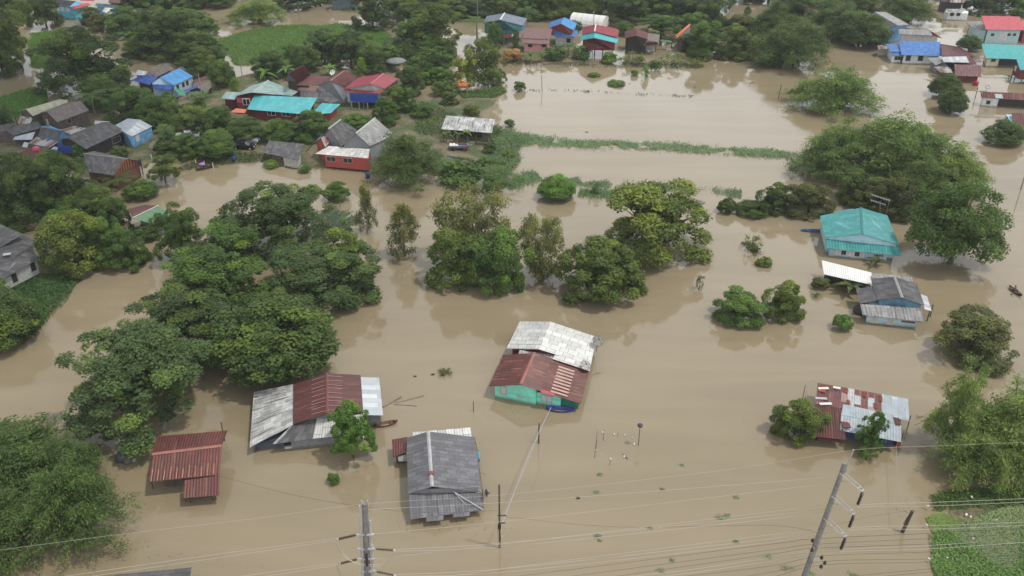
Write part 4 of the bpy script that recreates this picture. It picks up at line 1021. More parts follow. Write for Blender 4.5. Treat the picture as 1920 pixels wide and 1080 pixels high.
# --- pale blue house with grey roofs
h = House('flooded_house', 'pale blue house with layered grey roofs and striped skirt roof', (1670, 605))
h.gable((1677, 518.4, 4.1), (1692, 558.6, 4.0), (1632.4, 522, 2.95), (1644.4, 562.2, 2.85), (1718.6, 531.2, 3.0), (1733.5, 572, 2.9), R_GRAYD, cap=paint(alb(168, 168, 168)), wall=boards(alb(120, 166, 196), .3), ia=.3, ie=.4)
h.roof(R_GRAYD, (1634, 537, 2.9), (1645, 563, 2.8), (1612, 569, 2.2), (1604.7, 541, 2.3), 'side_roof')
h.roof(R_GRAYL, (1613, 570, 2.35), (1727, 577, 2.4), (1733, 603.4, 1.6), (1618, 590.6, 1.6), 'front_roof', None, .5, .06)
h.roof(R_SILVER, (1726, 551, 2.5), (1734, 580, 2.4), (1747, 583.4, 2.0), (1738, 555, 2.1), 'side_roof')
h.roof(R_GRAYL, (1634, 520, 2.7), (1712, 528, 2.7), (1709.4, 519.6, 2.3), (1630, 511.2, 2.3), 'back_roof')
h.walls(M_PALEBLUE, [(1616, 573, 1.8), (1618, 590.6, 1.6), (1733, 603.4, 1.6), (1731, 583, 1.8), (1712, 536, 2.2), (1634, 530, 2.2)], -.3, .75, 'wall', 'w')
h.win('w1', 1639.5, 599.5, .9, .9, M_FRAMEW, M_SHUT); h.win('w1', 1669.5, 603, .9, .9, M_FRAMEW, M_SHUT); h.win('w1', 1703, 603.5, 1.8, .22, M_FRAME, M_DARK)
h.posts([(1738, 602, 0, 2.0), (1746, 585, .8, 2.1)], .09)

h = House('tin_shed', 'white tin shed roof beside the pale blue house', (1580, 520), 'shed')
h.roof(R_PURE, (1540.4, 487.8, 2.6), (1634, 511, 2.7), (1635, 534, 2.15), (1544.5, 514, 1.9), 'roof')
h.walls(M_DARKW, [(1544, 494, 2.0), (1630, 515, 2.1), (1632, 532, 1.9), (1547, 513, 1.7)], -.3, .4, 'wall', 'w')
h.posts([(1546, 520, .3, 1.9), (1560, 524, .3, 1.9), (1577, 528, .3, 1.9)], .06)

# --- teal roofed house
h = House('flooded_house', 'white house with big teal roof beside the huge round tree', (1612, 470))
h.gable((1614.3, 389, 4.4), (1617.2, 439, 4.3), (1537, 404.5, 2.9), (1547.4, 445.5, 2.8), (1663.7, 403.4, 2.9), (1686.6, 460, 2.7), R_TEAL, cap=paint(alb(62, 140, 140)), wall=M_PALEBLUE, ia=.3, ie=.5)
h.roof(R_TEAL, (1566, 403, 3.4), (1600, 395, 4.05), (1600, 391, 3.95), (1563, 396, 3.2), 'back_roof')
h.roof(R_TEAL, (1547.4, 447.5, 2.55), (1687, 463, 2.45), (1690.2, 480, 1.65), (1549.4, 465.5, 1.7), 'front_roof', None, .45, .05)
h.walls(boards(alb(196, 216, 226), .4, dirt=.12), [(1547, 448, 2.3), (1549.4, 465.5, 1.8), (1676, 478, 1.7), (1666, 410, 2.3), (1545, 410, 2.3)], -.3, .8, 'wall', 'w')
for x, y in ((1582, 473.5), (1607, 476.5)): h.win('w1', x, y, .85, .85, M_FRAMEW, M_GLASS)
for x, y in ((1571.5, 472.5), (1590.5, 474.5), (1597, 475.5), (1616, 477.5)): h.win('w1', x, y, .6, .85, M_FRAMEW, M_SHUT, 'shutter')
h.win('w1', 1648, 479, 1.4, .2, M_FRAME, M_DARK)
for x in (1609, 1618.5): h.win('front', x, 443, .35, .25, M_FRAME, M_DARK, 'vent')

# --- grey tiled stilt house at the left edge
h = House('stilt_house', 'white walled house with stepped grey tiled roofs at the left edge', (30, 520), z=0)
h.roof(R_GRAYD, (-60, 395, 7.2), (43.7, 438.8, 7.0), (0, 463, 5.6), (-120, 470, 5.6), 'roof')
h.roof(R_GRAYD, (0, 463.5, 5.5), (43.7, 439, 6.3), (71, 455, 5.4), (47, 470, 4.7), 'roof'); h.roof(R_GRAYD, (-80, 500, 5.2), (0, 463.5, 5.45), (47, 470, 4.7), (0, 500, 4.0), 'roof')
h.roof(R_GRAYD, (-60, 505, 4.6), (46, 470.5, 4.6), (76.3, 483, 3.5), (7.4, 522, 3.3), 'porch_roof')
h.block(R_SILVER, (13, 476.5, 5.05), 1.1, .7, .08, .3, 'skylight_sheet')
h.walls(M_OFFW, [(-60, 505, 4.4), (46, 471, 4.5), (74.5, 483, 3.5), (9, 521, 3.3), (-60, 555, 3.3)], 1.0, .5, 'wall', 'w')
h.walls(M_OFFW, [(0, 464, 5.2), (44, 440, 6.0), (70, 455, 5.2), (48, 469, 4.6)], 1.0, .6, 'wall', 'v')
for x, y in ((27, 521), (62, 500)): h.win('w2', x, y, .9, 1.5, M_FRAME, M_DARK, 'door')
h.posts([(36, 535, .5, 3.3), (15, 545, .5, 3.2), (70, 512, .5, 3.4), (52, 523, .5, 3.3)], .09, M_CONC)

h = House('flooded_house', 'dark corrugated roof corner cut by the bottom edge of the photo', (280, 1110))
h.roof(R_GRAYD, (359, 1063, 3.2), (352, 1110, 3.2), (170, 1130, 2.2), (190, 1079, 2.2), 'roof', None, .6, .06)
h.walls(M_WOODG, [(355, 1070, 2.6), (350, 1108, 2.6), (180, 1126, 2.1), (200, 1084, 2.1)], -.3, .4, 'wall', 'w')

# --- village, centre left
ZK = 1.0
h = House('village_house', 'orange-red house with two grey gables and white porch roof', (660, 315), z=.4)
h.gable((638.2, 224, 7.0), (614.9, 241.6, 7.0), (618, 240, 4.6), (600, 258, 4.6), (672, 245, 4.4), (640.6, 274.4, 4.3), R_GRAYD, R_GRAYD, wall=M_GRAYW, z0=.3, ia=.4, ie=.5, cap=paint(alb(178, 178, 176)))
h.gable((703.1, 220.4, 7.3), (666.7, 249.6, 7.2), (672, 245, 4.7), (640.8, 273, 4.5), (739.6, 252.5, 4.3), (693.6, 274.4, 4.4), R_GRAYL, R_GRAYL, wall=paint(alb(150, 152, 158), .7, .15), z0=.3, ia=.4, ie=.4, cap=paint(alb(196, 196, 194)))
h.gable((618, 250, 5.4), (602, 258, 5.2), (604, 252, 4.2), (591, 266, 4.0), (621, 264, 4.2), (610, 276, 4.1), R_GRAYL, wall=M_BRICK, z0=.3, ia=.2, ie=.3)
h.roof(R_WHITE, (616, 273.6, 4.0), (694, 279.5, 3.9), (690, 296.5, 3.1), (590, 288.2, 3.1), 'porch_roof')
h.walls(M_ORED, [(606, 276, 3.4), (604, 290, 3.1), (696, 298, 3.1), (696, 280, 3.6)], .55, .35, 'wall', 'w')
for x, y in ((621, 298), (652, 301)): h.win('w1', x, y, 1.9, .95, M_FRAME, M_GLASS, double=True)
mb = MB(); mb.tube([P(574, 284, .6), P(588, 268, 3.3)], .09, 5); h.add(mb, 'stair', M_TIMBER)

ZK = .85
h = House('garden_shed', 'small grey roofed shed beside the orange-red house', (528, 305), 'shed', .4)
h.roof(R_GRAYD, (504, 263, 3.6), (571, 270, 3.6), (558.8, 300.3, 2.6), (492.4, 286, 2.6), 'roof')
h.walls(M_OFFW, [(530, 282, 2.7), (566, 286, 2.7), (557, 300, 2.5), (528, 295, 2.5)], .2, .25, 'wall', 'w')
h.posts([(509, 302, .4, 2.7), (500, 285, .4, 2.9)], .08)

h = House('village_house', 'dark red house with long turquoise roof', (540, 225), z=.4)
h.roof(R_TEALB, (476.5, 178.5, 5.0), (595, 183, 5.0), (577, 214.8, 3.6), (462.9, 204.8, 3.6), 'roof')
h.roof(R_TEALB, (603, 193, 3.8), (638, 195.3, 3.6), (620, 212, 3.0), (582, 214.8, 3.2), 'side_roof')
h.walls(M_DKRED, [(480, 182, 4.2), (592, 186, 4.2), (578, 213, 3.6), (466, 204, 3.6)], .3, .45, 'wall', 'w')
for x in (509, 536, 564): h.win('w2', x, 212 + (x - 509) * .065, 1.9, 1.0, M_FRAMEW, M_GLASS, double=True)
h.walls(M_BRICK, [(604, 196, 3.2), (634, 197, 3.2), (620, 211, 2.9), (588, 213, 2.9)], .3, .4, 'wall', 'v')
h.roof(R_GRAYD, (607, 178, 3.6), (638, 187, 3.3), (622, 194, 3.1), (596, 184, 3.3), 'back_roof')

h = House('village_house', 'red walled house with faded pale green roof and orange awning', (460, 195), z=.4)
h.gable((503, 150.5, 6.6), (473, 173.5, 6.3), (470, 161, 5.0), (440, 180, 4.6), (558.6, 172, 4.2), (547, 180, 3.9), R_PALEG, wall=M_DKRED, z0=.3, cap=paint(alb(176, 190, 188)))
h.roof(R_PALEG, (423.7, 171.6, 4.0), (450, 173, 4.4), (439, 186.6, 4.0), (413.6, 185, 3.5), 'side_roof')
h.roof(R_ORANGE, (442, 203, 3.2), (463, 205, 3.2), (459, 212, 2.8), (432, 210, 2.8), 'awning')
h.walls(M_DKRED, [(424, 176, 3.5), (450, 176, 3.8), (440, 187, 3.6), (417, 185, 3.3)], .3, .4, 'wall', 'v')
h.walls(M_DKRED, [(442, 182, 4.4), (474, 178, 5.0), (474, 192, 3.8), (444, 192, 3.8)], .3, .1, 'wall', 'u'); h.win('u2', 462, 191, 1.6, 1.4, M_FRAMEW, M_GLASS, double=True)

ZK = .95
h = House('thai_house', 'old house with steep curved maroon roof and wide maroon wings', (600, 175), z=.4)
h.roof(R_BROWNRED, (540.3, 138, 9.0), (568.6, 121, 9.2), (583, 140.5, 5.4), (556, 154, 5.2), 'steep_roof'); h.roof(R_BROWNRED, (540.3, 138, 9.0), (568.6, 121, 9.2), (552, 138, 5.4), (531, 153, 5.2), 'steep_roof')
h.walls(M_WOODG, [(536, 147, 5.6), (558, 153, 5.2), (580, 141, 5.4), (556, 138, 5.6)], .3, .3, 'wall', 'a')
mb = MB(); a, b, c = P(541.5, 139, 8.7), P(533, 152, 5.3), P(555, 153.6, 5.3); mb.face([b, c, a]); mb.face([a + Vector((.1, .1, 0)), c + Vector((.1, .1, 0)), b + Vector((.1, .1, 0))]); h.add(mb, 'gable_board', M_GRAYW)
h.roof(R_BROWNRED, (582, 141, 5.6), (621, 143.5, 5.6), (596, 160.5, 4.4), (555, 160, 4.4), 'roof')
h.gable((645, 132.8, 7.0), (618.7, 151.6, 6.8), (621, 143.7, 5.3), (594, 160.7, 4.9), (670.7, 143.7, 5.0), (646, 162.9, 4.6), R_BROWNRED, wall=paint(alb(170, 176, 182), .7, .25), z0=.3, ia=.3, ie=.4, cap=paint(alb(168, 120, 116)))
h.roof(R_PINKB, (561, 163.8, 3.9), (609.6, 165.6, 3.9), (600.5, 173.8, 3.3), (555.8, 168.8, 3.3), 'lean_to_roof')
h.walls(M_OFFW, [(563, 166, 3.4), (606, 167, 3.4), (599, 173.5, 3.2), (560, 169, 3.2)], .3, .2, 'wall', 'b')
for x, y in ((614.5, 167), (629, 167)): h.win('front', x, y, 1.0, 1.3, M_FRAME, M_SHUTR)

h = House('stilt_house', 'crimson roofed stilt house with blue tarpaulin hung on its front', (690, 200), z=.4)
h.gable((719, 137.7, 7.0), (694.4, 157.8, 6.8), (672.5, 144.6, 5.6), (645, 166.5, 5.2), (747.2, 147.4, 5.6), (720.8, 166.5, 5.4), R_CRIM, wall=M_OFFW, z0=1.7, ia=.3, ie=.5, cap=paint(alb(190, 110, 118)))
h.roof(R_CRIM, (647, 165.5, 5.2), (719, 167.5, 5.3), (716.2, 175.6, 4.5), (642.4, 171.5, 4.6), 'front_roof')
h.panel(M_TARP, (657, 191, 2.3), (709, 194, 2.3), 2.4, 4.5, 'tarpaulin', .12)
h.walls(M_WOOD, [(721, 168, 5.0), (746, 149, 5.2), (740, 147, 5.2), (716, 164, 5.0)], 1.7, .1, 'wall', 'q')
h.posts([(660, 206, .4, 2.6), (674, 208, .4, 2.6), (690, 209, .4, 2.6), (706, 209, .4, 2.6), (736, 190, .4, 2.6), (682, 203, .4, 2.6)], .13, M_CONC)

ZK = .66
h = House('village_house', 'bright blue house with light blue roof and royal blue lower roofs', (320, 175), z=.4)
h.gable((336.3, 127.9, 7.4), (300, 144.7, 7.2), (318, 138, 5.6), (281.9, 156.4, 5.4), (362.9, 142.8, 5.4), (326, 160.3, 5.2), R_BLUED, R_BLUEL, wall=paint(alb(176, 206, 226), .6, .15), z0=.3, ia=.2, ie=.3)
h.roof(R_BLUED, (284, 157, 5.0), (326, 160.5, 4.9), (319.5, 168.5, 4.0), (290, 166.8, 4.0), 'front_roof')
h.roof(R_BLUED, (278, 139.5, 5.6), (296, 145.4, 5.6), (280.6, 159.6, 4.2), (250.7, 151.2, 4.0), 'side_roof'); h.roof(R_BLUED, (278, 139.5, 5.6), (250, 151, 4.1), (243, 152, 3.8), (262, 143, 4.6), 'side_roof')
h.walls(M_DARKW, [(256, 153, 3.8), (280, 159, 4.0), (294, 147, 4.6), (276, 142, 4.6)], .3, .5, 'wall', 'c')
for x, y in ((333, 163.5), (343.5, 159), (351, 155.5)): h.win('right', x, y, 1.1, 1.3, M_FRAMEW, M_DARK)
h.posts([(318, 180, .4, 4), (324, 182, .4, 4), (300, 178, .4, 4)], .12, M_CONC)
h.roof(paint(alb(76, 168, 128), .5, .2), (323, 166, 3.8), (332, 164, 3.6), (350, 178, 2.4), (341, 179.5, 2.4), 'awning', 'green tarpaulin awning')
h.roof(R_BLUED, (384, 153.5, 4.2), (388, 155, 4.0), (352, 171, 3.3), (343, 170, 3.3), 'awning', 'royal blue awning')

h = House('village_house', 'old grey roofed house behind the bright blue one', (310, 140), z=.4)
h.roof(R_BROWNG, (277.3, 135, 5.6), (310.4, 119.4, 5.8), (326, 127.9, 5.0), (293.5, 144.7, 4.8), 'roof'); h.roof(R_GRAYD, (326, 130, 4.8), (340, 124, 4.8), (349, 130, 4.2), (334, 138, 4.2), 'roof')
h.walls(M_WOODG, [(280, 136, 4.9), (308, 122, 5), (322, 129, 4.8), (294, 143, 4.6)], .3, .4, 'wall', 'w')
h.roof(R_SILVER, (258, 131, 3.4), (276, 134, 3.4), (272, 141, 3.0), (252, 141, 3.0), 'side_roof'); h.walls(M_WHITEW, [(260, 133, 3), (274, 135, 3), (271, 140, 2.8), (254, 140, 2.8)], .3, .2, 'wall', 'v')

h = House('garden_shed', 'small brown roofed shed with green awning right of the bright blue house', (370, 185), 'shed', .4)
h.gable((388.2, 153.2, 4.6), (370, 163.5, 4.5), (378, 156, 3.4), (352, 171, 3.1), (398, 162, 3.3), (385.6, 172.6, 3.1), R_BROWNG, wall=M_DARKW, z0=.3, ia=.3, ie=.3)
h.roof(R_GREEN, (359, 169.5, 3.0), (380, 172, 3.0), (378, 177.5, 2.5), (352, 175, 2.5), 'awning')
h.roof(R_BROWNRED, (362, 150, 4.0), (386, 142, 4.2), (392, 148, 3.6), (360, 156, 3.4), 'back_roof'); h.posts([(352, 186, .4, 2.5), (378, 189, .4, 2.5)], .1)

# --- village, left
ZK = .8
h = House('village_house', 'low house with pale cream sheet roof, farthest of the left cluster', (80, 218), z=.3)
h.gable((127, 187, 4.6), (49, 205, 4.5), (111, 186, 4.2), (33.3, 209, 3.9), (127.8, 194.5, 4.0), (61, 217.5, 3.7), R_CREAM, wall=M_WOODG, z0=.1, ia=.4, ie=.3)
h.roof(R_RUSTSTRIPE, (38, 217, 3.2), (62, 221, 3.2), (56, 233, 2.6), (33, 231, 2.6), 'awning'); h.posts([(33, 235, .3, 2.7), (57, 238, .3, 2.7)], .1)
h = House('village_house', 'dark timber house with brown-grey gable roof beside the palm', (130, 225), z=.3)
h.gable((151, 189, 6.4), (88, 209.8, 6.3), (132, 190, 4.6), (72, 212, 4.4), (167.6, 207, 4.4), (107.4, 229.3, 4.2), R_BROWNG, wall=M_WOODG, z0=.1, ia=.5, ie=.4)
h.win('right', 130, 227, 1.0, 1.0, M_FRAME, M_DARK); h.win('front', 90, 231, 1.0, 1.9, M_FRAME, M_SHUT, 'door')
h = House('village_house', 'long weathered grey roofed timber house at the left edge', (40, 255), z=.2)
h.roof(R_GRAYD, (8, 243, 4.4), (70.4, 227.4, 4.6), (79.6, 239, 3.5), (26, 254, 3.3), 'roof'); h.roof(R_GRAYD, (-40, 240, 4.4), (30, 230, 4.2), (9, 246, 3.6), (-50, 252, 3.4), 'roof')
h.walls(M_WOODG, [(-40, 252, 3.3), (10, 246, 3.8), (26, 254, 3.2), (78, 239.5, 3.4), (60, 232, 3.6), (-20, 238, 3.6)], -.3, .35, 'wall', 'w')
h = House('village_house', 'small house with dark roof and bright blue gable end', (100, 265), z=.2)
h.gable((78.7, 236.7, 6.0), (116.7, 244, 6.0), (90, 233, 4.2), (133.3, 254.3, 4.0), (71.3, 254.3, 3.9), (109.3, 262.6, 3.8), R_GRAYD, R_GRAYD, wall=paint(alb(84, 156, 206), .6, .2), z0=.0, ia=.15, ie=.3, cap=paint(alb(96, 160, 206)))
h = House('village_shed', 'low shed roofed with red and white striped sheets', (80, 285), 'shed', .2)
h.roof(R_RUSTSTRIPE, (68.5, 256, 3.4), (112, 264.4, 3.4), (92.6, 276, 2.5), (52.8, 269, 2.5), 'roof'); h.roof(R_ZINC, (28, 256, 3.2), (66, 247, 3.3), (60, 262, 2.6), (24, 262, 2.6), 'side_roof')
h.walls(M_GRAYW, [(66, 258, 3.0), (108, 265, 3.0), (92, 275, 2.4), (56, 269, 2.4)], -.2, .3, 'wall', 'w'); h.roof(R_SILVER, (45, 266, 2.5), (54, 268, 2.5), (51, 277, 1.9), (41, 275, 1.9), 'awning'); h.roof(R_SILVER, (100, 275, 2.5), (108, 276, 2.5), (106, 283, 2.0), (94, 281, 2.0), 'awning')
h = House('village_shed', 'zinc roofed shed between the timber house and the blue gable', (130, 245), 'shed', .2)
h.roof(R_RUSTSTRIPE, (138, 236, 3.8), (164, 241, 3.7), (140, 255, 3.0), (112, 244, 3.2), 'roof'); h.walls(M_GRAYW, [(138, 238, 3.3), (160, 242, 3.3), (140, 253, 2.8), (116, 245, 2.9)], -.1, .3, 'wall', 'w')
h = House('village_house', 'large grey corrugated roof with blue tarpaulin under its gable', (180, 270), z=.3)
h.gable((203.7, 228.3, 5.6), (127.8, 258.9, 5.4), (190, 229, 4.6), (108, 262, 4.4), (235.2, 245, 4.0), (161, 279.3, 3.8), R_GRAYD, wall=M_DARKW, z0=.1, ia=.5, ie=.5)
h.panel(M_TARP, (112, 286, 1.0), (156, 294, 1.0), 1.2, 3.3, 'tarpaulin', .1); h.win('right', 218, 262, 2.2, 1.2, M_FRAME, M_DARK, 'opening'); h.posts([(163, 293, .4, 3.8), (190, 283, .4, 3.8), (213, 273, .4, 3.8)], .1)
h = House('village_house', 'blue walled house with silver roof behind the large grey roof', (260, 250), z=.3)
h.gable((262, 224, 4.6), (236, 250, 4.5), (240, 222, 4.2), (213, 236, 4.0), (286, 236.7, 3.6), (247.2, 256, 3.4), R_ZINC, R_SILVER, wall=M_BLUEW, z0=.1, ia=.2, ie=.25); h.win('right', 258, 259, .9, 1.1, M_FRAMEW, M_SHUT)
h.roof(R_ZINC, (178, 226, 3.8), (206, 228, 3.8), (196, 236, 3.3), (176, 232, 3.3), 'side_roof'); h.walls(paint(alb(64, 110, 184), .6, .2), [(180, 228, 3.5), (204, 229, 3.5), (196, 235, 3.2), (178, 232, 3.2)], .1, .15, 'wall', 'v')
h = House('village_house', 'low maroon roofed house half hidden by trees at the left', (60, 310), z=.2)
h.roof(R_BROWNRED, (57.4, 278.3, 3.4), (106, 285, 3.3), (70, 318, 2.0), (22, 292, 2.4), 'roof'); h.walls(M_DARKW, [(57, 281, 3.0), (100, 286, 3.0), (70, 314, 1.9), (30, 293, 2.2)], -.2, .4, 'wall', 'w')
h = House('village_house', 'brown timber house with grey roof and slatted gable end', (220, 330), z=.3)
h.gable((155.6, 287.6, 6.2), (238, 297.8, 6.2), (163.9, 321.9, 4.2), (213.9, 329.3, 4.2), (176, 283, 4.6), (266.7, 302.4, 4.2), R_GRAYD, wall=M_WOOD, z0=.2, ia=.5, ie=.4, cap=paint(alb(150, 150, 150)))
mb = MB(); a, b = h.f['front']
for i in range(9):
    f = .1 + i * .1; p = a.lerp(b, f); d = (b - a).normalized(); n = Vector((d.y, -d.x, 0)); zt = 5.4 - abs(f - .45) * 3.2
    mb.box(Vector((p.x, p.y, (zt + 2.9) / 2)) + n * .04, .34, .06, max(.3, zt - 2.9), 0, (d, n, Vector((0, 0, 1))))
h.add(mb, 'slats', paint(alb(166, 108, 78), .7, .3))
h.panel(M_TARPD, (247, 326, .3), (268, 318, .3), 1.4, 3.2, 'tarpaulin', .08); h.posts([(268, 324, .3, 3.9), (251, 331, .3, 3.9)], .1)
ZK = 1.05
h = House('village_house', 'green roofed house with red far slope, half hidden by trees', (275, 415), z=0)
h.roof(R_GREEN, (250, 409, 4.0), (297.5, 386, 4.0), (330, 408, 2.6), (287, 420.5, 2.8), 'roof'); h.roof(R_REDRUST, (250, 408.5, 4.0), (297, 385.5, 4.0), (272, 384, 3.2), (240, 392, 3.2), 'roof')
h.walls(M_GRAYW, [(256, 411, 3.2), (298, 390, 3.6), (326, 408, 2.5), (287, 419, 2.7)], -.3, .4, 'wall', 'w')
mb = MB(); a, b = P(249, 409, 4.08), P(297, 386, 4.08); mb.tube([a, b], .16, 5); h.add(mb, 'ridge_cap', M_WHITEP)

ZK = .9
h = House('yard_shed', 'open shed with white sheet roof above the banana plants', (875, 265), 'shed', .3)
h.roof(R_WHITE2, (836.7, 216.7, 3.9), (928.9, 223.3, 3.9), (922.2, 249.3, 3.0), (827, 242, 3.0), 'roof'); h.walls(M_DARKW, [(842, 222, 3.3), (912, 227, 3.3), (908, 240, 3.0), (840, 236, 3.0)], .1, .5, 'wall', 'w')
h.posts([(832, 266, .4, 3.0), (862, 270, .4, 3.0), (893, 272, .4, 3.0), (915, 270, .4, 3.0), (926, 246, .4, 3.7)], .1); h.panel(M_WOODG, (890, 273, .3), (916, 274, .3), .5, 1.1, 'rail', .1)

# --- far shore
ZK = .9
h = House('stilt_house', 'teal walled house with blue-grey gable roof on the far shore', (945, 75), z=.3)
h.gable((946, 24.3, 8.4), (937.5, 37, 8.2), (913, 30, 6.4), (904.9, 42.7, 6.2), (988.5, 34.6, 6.0), (980.5, 47.8, 5.8), sheet([(0, alb(112, 124, 138)), (1, alb(134, 144, 156))], None, 0, sw=1, sl=1.4, line=.3, weather=.2), wall=M_TEALW, z0=2.6, ia=.6, ie=.6, cap=M_WHITEP)
for x in (930, 948): h.win('front', x, 53, 1.5, .9, M_SHUTR, M_SHUTR)
h.roof(R_BROWNRED, (924, 63, 3.4), (960, 63, 3.4), (959, 71, 2.6), (925, 71, 2.6), 'skirt_roof'); h.posts([(927, 84, .3, 2.8), (945, 84, .3, 2.8), (962, 84, .3, 2.8), (976, 78, .3, 2.8)], .13, M_CONC)
h = House('village_house', 'pink house with pinkish brown tiled roof on the far shore', (1005, 92), z=.3)
h.roof(R_PINKB, (984, 51, 6.4), (1035.5, 53.5, 6.4), (1031.5, 73.8, 4.4), (980, 71.5, 4.4), 'roof'); h.roof(R_PINKB, (979, 72.5, 4.2), (1031.5, 75, 4.2), (1030, 83, 3.3), (978, 80.5, 3.3), 'lower_roof'); h.roof(R_PINKB, (974, 58, 4.8), (984, 58, 4.8), (980, 71, 4.0), (972, 70, 4.0), 'side_roof')
h.walls(M_PINKW, [(985, 60, 4.8), (1034, 62, 4.8), (1030, 82, 3.3), (979, 80, 3.3)], .2, .5, 'wall', 'w'); 
for x in (994, 1020): h.win('w2', x, 85.5, 1.3, .9, M_FRAME, M_GLASS)
h = House('village_house', 'white house with blue gable roof on the far shore', (1060, 85), z=.2)
h.gable((1057.9, 32.3, 8.0), (1051.6, 44.4, 7.8), (1032, 41, 5.8), (1028.7, 52.4, 5.6), (1082.5, 43.2, 5.6), (1075, 57, 5.4), R_BLUE, R_BLUEL, wall=M_BRICK, z0=3.0, ia=.4, ie=.5)
h.roof(R_BLUE, (1037.8, 58, 4.8), (1083, 56.4, 4.8), (1082.5, 68.4, 3.6), (1037.8, 68.6, 3.6), 'front_roof'); h.walls(M_OFFW, [(1039, 60, 4.2), (1080, 59, 4.2), (1079, 68, 3.5), (1039, 68.4, 3.5)], -.3, .4, 'wall', 'u'); h.win('u2', 1066, 76, 1.2, 1.2, M_FRAME, M_GLASS)
h = House('plastic_tunnel', 'long white rounded tunnel roof behind the red and turquoise house', (1105, 46), 'greenhouse', .2)
mb = MB(); a, b = P(1074, 44, .2), P(1136, 51, .2); d = (b - a).normalized(); n = Vector((-d.y, d.x, 0)); R_ = 3.2
prof = [(-R_ * math.cos(t), R_ * 1.05 * math.sin(t)) for t in np.linspace(0, math.pi, 11)]
N_ = 18
for i in range(N_):
    for (y0, z0), (y1, z1) in zip(prof, prof[1:]):
        p0, p1 = a.lerp(b, i / N_), a.lerp(b, (i + 1) / N_); mb.face([p0 + n * -y0 + Vector((0, 0, z0)), p0 + n * -y1 + Vector((0, 0, z1)), p1 + n * -y1 + Vector((0, 0, z1)), p1 + n * -y0 + Vector((0, 0, z0))])
mb.face([b + n * -y + Vector((0, 0, z)) for y, z in prof]); mb.face([a + n * -y + Vector((0, 0, z)) for y, z in reversed(prof)])
h.add(mb, 'plastic_cover', M_WHITEP)
mb = MB()
for i in range(0, N_ + 1, 3):
    p0 = a.lerp(b, i / N_); mb.tube([p0 + n * -y * 1.01 + Vector((0, 0, z * 1.01)) for y, z in prof], .06, 4)
h.add(mb, 'hoops', M_STEEL)
h = House('stilt_house', 'dark red stilt house with maroon roof edged in turquoise', (1125, 95), z=0)
h.gable((1117, 45.8, 8.2), (1114.7, 59, 8.0), (1092.8, 50.5, 6.4), (1091, 64, 6.2), (1160.8, 55, 6.0), (1158.7, 70, 5.8), R_CRIM, cap=M_WHITEP, walls=False)
h.gable((1114.8, 59.5, 7.7), (1114, 70.8, 7.0), (1090.5, 64.5, 5.9), (1088, 75.5, 5.3), (1159, 70, 5.5), (1157.7, 81, 4.7), R_TEALB, wall=M_DKRED, z0=2.2, ia=.3, ie=.9)
h.walls(M_DKRED, [(1095, 60, 5.8), (1094, 72, 5.0), (1153, 78, 4.6), (1156, 64, 5.4)], 2.2, .5, 'wall', 'w'); h.win('front', 1124, 86, 1.0, .8, M_FRAME, M_GLASS)
h.posts([(1099, 96, 0, 2.4), (1115, 98, 0, 2.4), (1130, 99, 0, 2.4), (1148, 99, 0, 2.4)], .15, paint(alb(120, 150, 180)))
h = House('flooded_house', 'small weathered house with faded brown and red gable roof on the far shore', (1200, 95))
h.gable((1193.6, 52.8, 6.2), (1192.8, 66.9, 6.0), (1172.5, 58.3, 4.8), (1171, 71.6, 4.6), (1214.7, 61.4, 4.8), (1214, 74, 4.6), R_BROWNRED, wall=M_DARKW, ia=.3, ie=.4)
h.roof(R_BROWNG, (1215, 62, 4.8), (1214, 76, 4.6), (1235.8, 78.6, 4.0), (1237, 64, 4.2), 'side_roof'); h.roof(R_BROWNRED, (1207.7, 79.4, 3.6), (1234, 80, 3.6), (1233, 86, 3.0), (1206, 85.6, 3.0), 'awning')
h.walls(M_WOODG, [(1174, 74, 3.0), (1208, 78, 3.0), (1206, 70, 3.6), (1174, 66, 3.6)], -.3, .2, 'wall', 'v'); h.panel(M_OFFW, (1209, 97, 0), (1227, 97.5, 0), .4, 2.4, 'wall_panel', .1); h.posts([(1176, 97, 0, 3.5), (1190, 98, 0, 3.5), (1206, 98, 0, 3.0), (1229, 97, 0, 3.0)], .13)
h = House('village_house', 'house with orange roof edge half hidden by trees on the far shore', (1285, 85))
h.roof(R_ORANGE, (1267, 66, 5.2), (1293, 44, 5.8), (1295, 47, 5.4), (1270, 71, 4.4), 'roof'); h.walls(M_WOODG, [(1270, 68, 4.4), (1293, 48, 5.0), (1310, 60, 4.0), (1276, 78, 3.4)], -.3, .3, 'wall', 'w')
h.roof(R_GREEN, (1237, 74, 3.0), (1258, 76, 2.8), (1262, 80, 2.4), (1240, 78, 2.6), 'awning', 'thin green awning'); h.posts([(1259, 90, 0, 2.5), (1240, 88, 0, 2.7)], .1)

# --- far right
ZK = 1.0
h = House('flooded_house', 'white house with bright blue tiled roof in the far right flood', (1715, 116))
h.roof(R_BLUE, (1685, 76.3, 4.6), (1763, 78.5, 4.6), (1767.5, 105.3, 2.6), (1690.4, 103, 2.6), 'roof'); h.roof(R_BLUE, (1660, 82.3, 3.6), (1686, 83, 3.6), (1690, 97, 2.8), (1670.8, 97, 2.8), 'side_roof'); h.roof(R_BLUE, (1671, 98, 2.6), (1690.5, 98, 2.6), (1692, 104, 2.1), (1673, 104.5, 2.1), 'porch_roof')
h.walls(M_WHITEW, [(1689, 84, 3.2), (1762, 86, 3.2), (1765, 105, 2.5), (1692, 103, 2.5)], -.3, .5, 'wall', 'w'); h.walls(M_WHITEW, [(1663, 84, 2.8), (1690, 85, 2.8), (1692, 104, 2.1), (1673, 104, 2.1)], -.3, .25, 'wall', 'v')
for x in (1680, 1689): h.win('v2', x, 109, .9, 1.0, M_FRAME, M_DARK)
